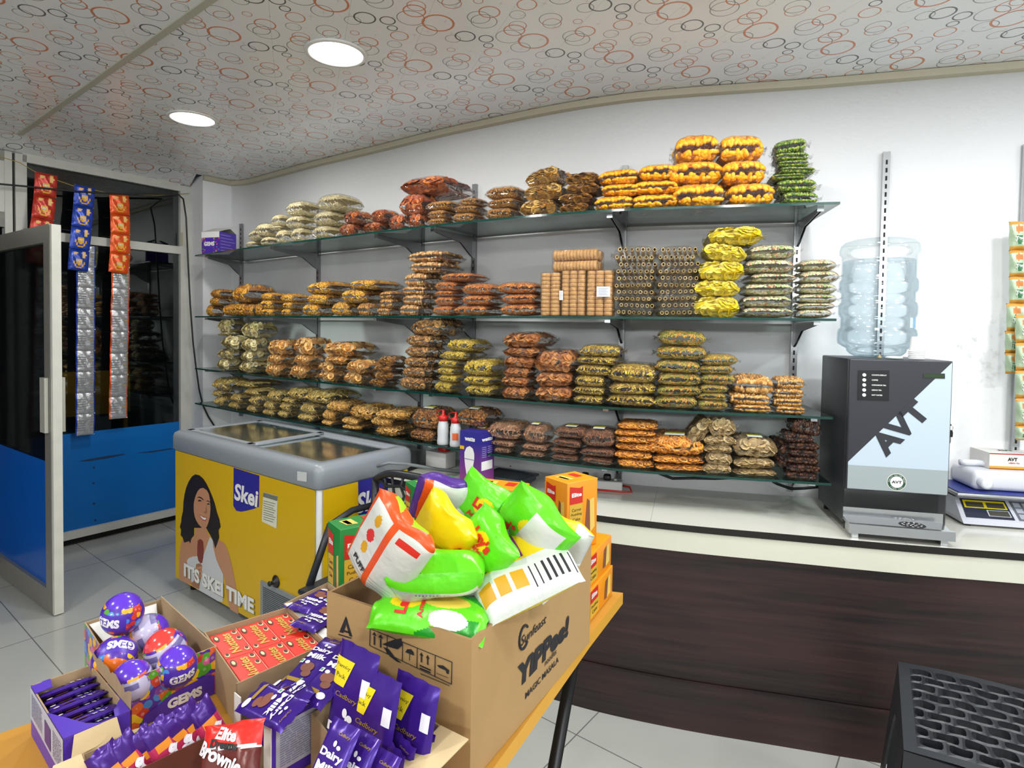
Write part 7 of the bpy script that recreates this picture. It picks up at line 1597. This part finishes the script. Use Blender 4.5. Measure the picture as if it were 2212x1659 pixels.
mb = MB(); mb.prism([w3(0, 0), w3(.03, .0), w3(.028, .022), w3(.0, .025)], (0, 0, .0012), 0); mb.build('top_remains', BOXM, lb_); mb = MB(); mb.prism([w3(.184, 0), w3(.184, .045), w3(.168, .03), w3(.14, .018), w3(.10, .0)], (0, 0, .0012), 0); mb.prism([w3(.184, .082), w3(.184, .062), w3(.165, .066), w3(.14, .082)], (0, 0, .0012), 0); mb.build('top_remains', BOXM, lb_)
mb = MB(); n__ = -ev; hp = w3(.184, .034); mb.prism([w3(.184, .012), w3(.184, .064), w3(.184, .07, .775)+eu*.045, w3(.184, -.012, .775)+eu*.055], eu*.0012+V((0, 0, .001)), 6); mb.build('hanging_flap', BOXM, lb_)
mb = MB(); torn(mb, w3(.0, .083), w3(.184, .083), V((0, 0, .03)), ev, 6, 1, 16); mb.build('torn_liner', BOXM, lb_)
for k_ in range(8):
    a = .020+.0195*k_; z_ = .822-.003*(k_ % 3); bar('chocolate_bar', f'shiny purple chocolate bar on edge in the left carton, {["first", "second", "third", "fourth", "fifth", "sixth", "seventh", "eighth"][k_]} from the left', barM(w3(a, .042, z_), ev+eu*rs.uniform(-.06, .06), eu*-.42-ev*.0+V((0, 0, .90))), .038, .076, .009, 'std', 'bars on edge in the left carton')
# --- tray of red nut chocolate boxes
n0 = ground(atz(521, 1482, .842)); nl = ground(atz(440.5, 1365.7, .842)); nr = ground(atz(704.7, 1388, .842))
nu_ = (nl-n0); NL = nu_.length; nu_.normalize(); nv_ = V((nu_.y, -nu_.x, 0)); ND = (nr-n0).dot(nv_)
NP_ = [n0, n0+nv_*ND, n0+nv_*ND+nu_*NL, n0+nu_*NL]
ntr, _ = cbox('nut_box_tray', 'shallow brown tray packed with red nut chocolate boxes', NP_, .842, [1, 1, 1, 1], BOXM, cat='tray')
M_NRED = mat('nut_box_red', '#d8301f', .38); M_NGOLD = mat('nut_box_gold', '#c9a24a', .35, metal=.3); M_NBRN = mat('nut_box_brown', '#4d2a1e', .4); M_NCRM = mat('nut_box_cream', '#e0cc98', .4)
nb_u, nb_v = nu_, nv_
nw, nl_ = (NL-.012)/2, (ND-.012)/3
cnt = 0
for i in range(2):
    for j in range(3):
        c = n0+nu_*(.006+nw*(i+.5))+nv_*(.006+nl_*(j+.5)); root = thing('nut_box', f'red nut chocolate box in the brown tray, {"front" if i == 0 else "back"} row, {["leftmost", "middle", "rightmost"][j]}', 'chocolate box', V((c.x, c.y, ZT+.003)), group='red boxes in the brown tray')
        zt2 = .834; Rn = Matrix((nu_, nv_, up)).transposed(); mb = MB(); mb.rbox(V((c.x, c.y, (ZT+.003+zt2)/2)), (nw-.0015, nl_-.0015, zt2-ZT-.003), .0012, 0, Rn); bd = mb.build('carton', M_NRED, root)
        # lettering reads towards the back of the shop
        R_ = nu_; U_ = V((0, 0, 1)).cross(R_)
        LS, SS2 = (nw, nl_)
        g_ = lambda x, y, e=.0006: V((c.x, c.y, zt2+e))+R_*(x*nw)+U_*(y*nl_)
        mb = MB(); mb.text('Nutties', g_(0, .0, .0009), R_, U_, nl_*.34, 0, bold=.03, shear=.1, width=nw*.78)
        for bx2, by2, rr3 in ((.36, -.34, .06), (.1, -.36, .055), (-.34, -.36, .05), (-.38, .34, .05)): mb.poly([g_(bx2+(rr3+.02)*math.cos(t), by2+(rr3+.02)*1.2*math.sin(t), .0007) for t in [k*PI/5 for k in range(10)]], 2); mb.poly([g_(bx2+.015+rr3*math.cos(t), by2+rr3*1.2*math.sin(t), .0011) for t in [k*PI/5 for k in range(10)]], 1)
        mb.poly([g_(.30+.12*math.cos(t), .33+.10*math.sin(t), .0008) for t in [k*PI/6 for k in range(12)]], 1); mb.poly([g_(.30+.07*math.cos(t), .33+.055*math.sin(t), .0012) for t in [k*PI/6 for k in range(12)]], 2)
        mb.poly([g_(-.48, -.49), g_(.48, -.49), g_(.48, -.465), g_(-.48, -.465)], 3); mb.build('carton_print', [M_NGOLD, M_NBRN, M_NCRM, mat('nut_box_pink', '#e8988c', .4)], bd)
# --- candy ball carton
G0, GTH = V((-.5909, .9334, 0)), .86; GU = V((math.cos(GTH), math.sin(GTH), 0)); GW = V((-GU.y, GU.x, 0)); GL, GD, GZ = .1342, .2593, .8455
GP_ = [G0, G0+GU*GL, G0+GU*GL+GW*GD, G0+GW*GD]
gmb = thing('candy_ball_carton', 'open carton printed with coloured candies holding purple, red and orange candy balls', 'carton', V((*(G0+GU*GL/2+GW*GD/2).xy, ZT)))
M_CANDY = candy_mat('candy_print', scale=72., cut=.72)
mb = MB(); walls(mb, GP_, ZT, GZ, .0022, [0, 1, 0, 0], 1, tops=[(GZ, GZ), (GZ, GZ+.01), (GZ+.004, GZ+.004), (GZ+.004, GZ-.03)]); gw_ = mb.build('carton_walls', [M_CANDY, M_KRAFT, M_PURP, M_PWHT], gmb)
mb = MB(); F, gd, gn = face(GP_, 0, ZT, GZ, .0012); mb.poly([F(.10, .0), F(.97, .0), F(.97, .40), F(.86, .46), (F(.6, .42)), F(.42, .38), F(.30, .28), F(.14, .20)], 0)
mb.text('GEMS', face(GP_, 0, ZT, GZ, .0022)[0](.60, .20), gd, up, .017, 1, bold=.06, width=GL*.42); mb.build('front_panel_print', [M_PURP, M_PWHT], gw_)
mb = MB(); fl_ = V((0, 0, GZ)); a, b = GP_[3]+fl_, GP_[2]+fl_; mb.prism([a+GU*.006, b-GU*.010, b-GU*.016-GW*.030-V((0, 0, .045)), a+GU*.030-GW*.030-V((0, 0, .045))], -GW*.001, 0); mb.build('inner_flap', M_PWHT, gmb)
M_BPUR = mat('ball_purple', '#5a32c0', .18, coat=.6); M_BRED = mat('ball_red', '#cf3a34', .18, coat=.6); M_BOR = mat('ball_orange', '#e06e14', .18, coat=.6); M_BBAND = candy_mat('ball_candy_band', '#4a2a9a', 80., .5); M_BWHT = mat('ball_label_white', '#b9b5d2', .25, coat=.4); M_BTXT = mat('ball_label_ink', '#6f689c', .4)
def ball(lb, px, py, z, rpx, axis, face_an, cap):
    c = atz(px, py, z); r = rpx*c.y/FPX*.97
    a = V(axis).normalized(); x = a.cross(V((.3, .8, .5))).normalized(); y = a.cross(x); Mb = Matrix((x, y, a)).transposed()
    M = Mb.to_4x4(); M.translation = c; root = thing('candy_ball', lb, 'candy ball', group='candy balls in the printed carton', M=M); vw = CAM-c; face_an = math.atan2(vw.dot(y), vw.dot(x))-.18*2*PI+face_an
    ex = 1.08
    def S(u, v, k=1.0): la = (v-.5)*PI; lo_ = u*2*PI+face_an; return V((r*k*math.cos(la)*math.cos(lo_), r*k*math.cos(la)*math.sin(lo_), r*k*ex*math.sin(la)))
    mb = MB(); mb.grid(lambda i, j: S(i, j), 40, 24, lambda u, v: 0 if v > .70 or v < .26 else (1 if (v > .66 or v < .30 or .0 < u < .55) else (3 if int(v*60) % 3 == 0 and (u*37) % 1 > .25 else 2)), True, True); bd = mb.build('ball_shell', [cap, M_BBAND, M_BWHT, M_BTXT], root, local=True)
    mb = MB(); mb.grid(lambda i, j: S(.03+.30*i, .36+.26*j, 1.004), 14, 8, 0); mb.text('GEMS', None, None, None, r*.42, 1, bold=.06, fn=lambda X, Y: S(.18+X/(r*2*PI), .50+Y/(r*PI), 1.012)); mb.build('ball_lettering', [M_PURP, M_PWHT], bd, local=True)
    return root
cam_an = lambda: 0
ball('purple candy ball on top of the others in the printed carton, showing its lettering', 265, 1326, .895, 43, (.12, -.05, 1), -.75, M_BPUR)
ball('candy ball with an orange end at the left of the printed carton', 248, 1423, .838, 46, (.35, -.75, -.35), -.2, M_BOR)
ball('purple and white candy ball lying at the back of the printed carton', 318, 1368, .846, 41, (-.75, -.45, -.3), 2.6, M_BPUR)
ball('red capped candy ball behind the purple one in the printed carton', 358, 1404, .842, 44, (-.35, -.25, .9), 2.2, M_BRED)
ball('purple candy ball close behind the printed front panel, right of two', 382, 1440, .832, 43, (.1, -.2, 1), .3, M_BPUR)
ball('purple topped candy ball with white label close behind the front panel, left of two', 284, 1474, .826, 45, (-.05, -.12, 1), 3.0, M_BPUR)
# --- front carton of small pink candies and the red pouch
s0__ = ground(atz(176, 1630, .85)); s1__ = ground(atz(453, 1512, .85)); s2__ = ground(atz(545, 1596, .85))
su = (s1__-s0__); SLn = su.length; su.normalize(); sv = V((su.y, -su.x, 0)); SDp = (s2__-s1__).dot(sv)
SP_ = [s0__+sv*SDp, s0__+sv*SDp+su*SLn, s0__+su*SLn, s0__]
scb, _ = cbox('candy_tray', 'kraft carton of pink and purple candy bars at the front edge of the table', SP_, .85, [1, 1, 1, 1], BOXM, tops=[(.80, .80), (.80, .85), (.85, .85), (.85, .80)])
mb = MB(); torn(mb, V((s0__.x, s0__.y, .85)), V((s1__.x, s1__.y, .85)), V((0, 0, .004)), sv, 9, 6, 20); torn(mb, V((s1__.x, s1__.y, .85)), V((*(SP_[1].xy), .80)), V((0, 0, .004)), su, 10, 6, 14); mb.build('torn_edge', BOXM, scb)
mb = MB(); p = V((s0__.x, s0__.y, .85)); mb.prism([p, p+sv*.035-V((0, 0, .004)), p+sv*.03-su*.045-V((0, 0, .01)), p-su*.03], V((0, 0, .0012)), 6); mb.build('open_flap', BOXM, scb)
mb = MB(); q = s0__+sv*.062; q2 = q+su*SLn*.985; mb.prism([V((q.x, q.y, ZT+.002)), V((q2.x, q2.y, ZT+.002)), V((q2.x, q2.y, .838)), V((q.x, q.y, .836))], sv*.0016, 0); mb.build('divider', mat('chocolate_card', '#5a2a1a', .7), scb)
M_5P = foil('pink_wrapper', '#c2355f', .26, .2, .3, 24); M_5V = foil('violet_wrapper', '#42217d', .26, .3, .3, 24); M_5O = mat('wrapper_orange', '#e08a2a', .4); M_5PK = foil('hot_pink_wrapper', '#cf4f9a', .26, .2, .3, 24)
PM = [M_5V, M_5P, M_5O, M_WRD, M_5PK, BLACK]
for k_ in range(7):
    a = .012+(SLn-.03)*k_/6.6; c = s0__+su*a+sv*.032; top = V((c.x, c.y, .868+.004*(k_ % 2)+.006*(k_ > 3))); ua = (V((0, 0, .85))-su*.35+sv*(-.25+.08*(k_ % 3))).normalized()
    packet(f'small pink and violet candy bar in the front kraft carton, {["first", "second", "third", "fourth", "fifth", "sixth", "seventh"][k_]} from the left', top-ua*.085, top, .036, (sv*.5+V((.0, -.2, .75))), lambda x, y: (0 if y > .66 else (2 if abs(y-.60) < .07 and .2 < x < .75 else 1)), lambda x, y: 0, .017, (('eas', .5, .34, .017, 3, .9, .06),), 'candy_bar', .003, 0, 'candy bar', PM, 'candy bars in the front carton')
M_POU = foil('pouch_red', '#d5281f', .3, .1, .4, 24); M_POB = foil('pouch_brown', '#5a1d14', .3, .1, .3, 24)
pa, pb = atz(492, 1700, .83), atz(508, 1560, .885)
packet('red and brown snack pouch standing in the front kraft carton at its right end', pa, pb, .078, (-.12, -.75, .65), lambda x, y: (0 if y > .62-.08*(x-.5) else (2 if y > .57-.08*(x-.5) else 1)), lambda x, y: 0, .03, (('Elite', .48, .80, .014, 2, -.25, .04), ('Dreams', .45, .64, .010, 3, -.2, .05), ('Brownie', .40, .45, .016, 2, -.45, .04)), 'snack_pouch', .006, 0, 'pouch', [M_POU, M_POB, M_WRD, BLACK], None)
# ---------------------------------------------------------------- cake cartons
M_CKO = mat('cake_orange', '#dd8a12', .4); M_CKG = mat('cake_green', '#1d7a34', .4); M_CKB = mat('cake_brown', '#7a4a30', .5); M_CKC = mat('cake_cream', '#d8b85a', .5); M_CKR = mat('cake_red', '#c2281e', .4); M_CKT = mat('cake_text', '#4a3410', .5); M_CKY = mat('cake_yellow_panel', '#c9a332', .4)
def cake(lb, c, ax, L, D_, H, base, lying=True):
    """carton with centre of its base c, long axis ax, front face to the camera side"""
    e = V(ax).normalized(); f = V((e.y, -e.x, 0)); R = Matrix((e, f, up)).transposed(); root = thing('cake_carton', lb, 'cake carton', c, group='cake cartons on the folding table')
    mb = MB(); mb.rbox(V(c)+V((0, 0, H/2)), (L, D_, H), .0015, 0, R); bd = mb.build('carton', base, root)
    mb = MB()
    def side(o, r, u_, w_, h_, tall):
        P = lambda x, y, k=.0006: o+r*(x*w_)+u_*(y*h_)+r.cross(u_)*k
        if tall:
            mb.poly([P(-.42, .18), P(.0, .18), P(.0, .42), (P(-.1, .40)), P(-.42, .44)], 0); mb.text('Elite', P(-.2, .31, .001), r, u_, h_*.06, 1, bold=.04, width=w_*.32)
            mb.poly([P(-.42, -.15), P(.0, -.15), P(.0, .17), P(-.42, .17)], 5); mb.text('Carrot', P(-.2, .09, .001), r, u_, h_*.045, 4, width=w_*.3); mb.text('Pudding', P(-.2, .02, .001), r, u_, h_*.045, 4, width=w_*.34); mb.text('Cake', P(-.2, -.05, .001), r, u_, h_*.045, 4, width=w_*.25)
            mb.poly([P(.08, -.30), P(.27, -.30), P(.24, .18), P(.15, .22)], 2); mb.poly([P(.27, -.30), P(.42, -.22), P(.38, .22), P(.24, .20)], 3)
        else:
            mb.poly([P(-.46, .05), P(-.16, .05), P(-.16, .42), P(-.46, .42)], 0); mb.text('Elite', P(-.31, .25, .001), r, u_, h_*.15, 1, bold=.04, width=w_*.22); mb.poly([P(-.46, -.42), P(-.12, -.42), P(-.12, .04), P(-.46, .04)], 5); mb.text('Pudding', P(-.29, -.10, .001), r, u_, h_*.11, 4, width=w_*.26); mb.text('Cake', P(-.29, -.26, .001), r, u_, h_*.11, 4, width=w_*.2)
            mb.poly([P(.12, -.34), P(.24, -.36), P(.28, .30), P(.16, .24)], 2); mb.poly([P(.24, -.36), P(.40, -.30), P(.38, .32), P(.28, .30)], 3)
    t3 = H > L
    side(V(c)+f*(D_/2)+V((0, 0, H/2)), -e if False else e*1.0 if f.y < 0 else -e, up, L, H, t3)
    ee = e if e.x > 0 else -e
    side(V(c)+ee*(L/2)+V((0, 0, H/2)), V((-ee.y, ee.x, 0)), up, D_, H, t3)
    w2 = ee*-1; side(V(c)-ee*(L/2)+V((0, 0, H/2)), V((-w2.y, w2.x, 0)), up, D_, H, t3)
    P = lambda x, y, k=.0007: V(c)+V((0, 0, H+k))+e*(x*L)+f*(y*D_)
    mb.poly([P(.1, -.3), P(.3, -.3), P(.3, .1), P(.1, .1)], 0); mb.poly([P(-.35, -.25), P(-.1, -.3), P(-.08, .25), P(-.3, .2)], 3); mb.poly([P(-.3, -.2), P(-.2, -.22), P(-.18, .2), P(-.27, .16)], 2)
    mb.build('carton_print', [M_CKR, M_PWHT, M_CKB, M_CKC, M_CKT, M_CKY], bd); return root
cax = V((.47, .88, 0)).normalized(); cay = V((.88, -.47, 0)).normalized()
cc = V((.205, 1.395, 0)); HB = .074
cake('orange cake carton lowest of the stack at the right end of the table', V((cc.x, cc.y, ZT)), cax, .17, .085, HB, M_CKO)
cake('orange cake carton lying on the lowest one at the right end of the table', V((cc.x-.004, cc.y+.004, ZT+HB+.0005)), cax, .17, .085, HB, M_CKO)
tc_ = V((.168, 1.392, ZT+2*HB+.001)); htall = max(.13, atY(1240, 1038, 1.36).z-tc_.z)
cake('tall orange cake carton standing upright on the stack', tc_, V((.80, .60, 0)).normalized()*1, .098, .078, htall, M_CKO)
q = atz(1088, 1098, .98); cake('orange cake carton behind the chip packets in the middle', V((.0, 1.49, ZT+.12)), V((.93, -.36, 0)), .13, .08, atY(1088, 1046, 1.49).z-ZT-.12, M_CKO)
cake('green cake carton at the back left behind the chip packets', V((-.17, 1.50, ZT+.12)), V((.86, .50, 0)), .13, .075, atY(955, 1040, 1.5).z-ZT-.12, M_CKG)
cake('plain orange carton under the middle cake carton behind the packets', V((.0, 1.49, ZT)), V((.93, -.36, 0)), .14, .085, .1195, M_CKO)
cake('green carton under the rear green cake carton', V((-.17, 1.50, ZT)), V((.86, .50, 0)), .14, .085, .1195, M_CKG)
cake('green cake carton standing between the freezer side and the corn packet', V((-.325, 1.345, ZT)), V((.80, .60, 0)), .12, .075, atY(810, 1125, 1.345).z-ZT, M_CKG)
# ---------------------------------------------------------------- camera, world, view
cd = bpy.data.cameras.new('camera'); cam = bpy.data.objects.new('camera', cd); COL.objects.link(cam)
M = Matrix((_R, _U, -_F)).transposed().to_4x4(); M.translation = CAM; cam.matrix_world = M
cd.sensor_width = 36; cd.sensor_fit = 'HORIZONTAL'; cd.lens = FPX/2212*36; cd.shift_x = (1106-CX)/2212; cd.shift_y = (CY-829.5)/2212
cd.clip_start = .02; cd.clip_end = 60; SC.camera = cam
w = bpy.data.worlds.new('night'); SC.world = w; w.use_nodes = True
w.node_tree.nodes['Background'].inputs[0].default_value = (.02, .025, .035, 1); w.node_tree.nodes['Background'].inputs[1].default_value = .4
SC.view_settings.view_transform = 'Standard'; SC.view_settings.look = 'None'; SC.view_settings.gamma = 1; SC.view_settings.use_curve_mapping = False
SC.view_settings.exposure = 0.12
SC.cycles.transparent_max_bounces = 24; SC.cycles.max_bounces = 7; SC.cycles.diffuse_bounces = 4; SC.cycles.glossy_bounces = 3; SC.cycles.transmission_bounces = 4
SC.cycles.sample_clamp_indirect = 6.0; SC.cycles.caustics_reflective = False; SC.cycles.caustics_refractive = False
SC.cycles.use_denoising = True
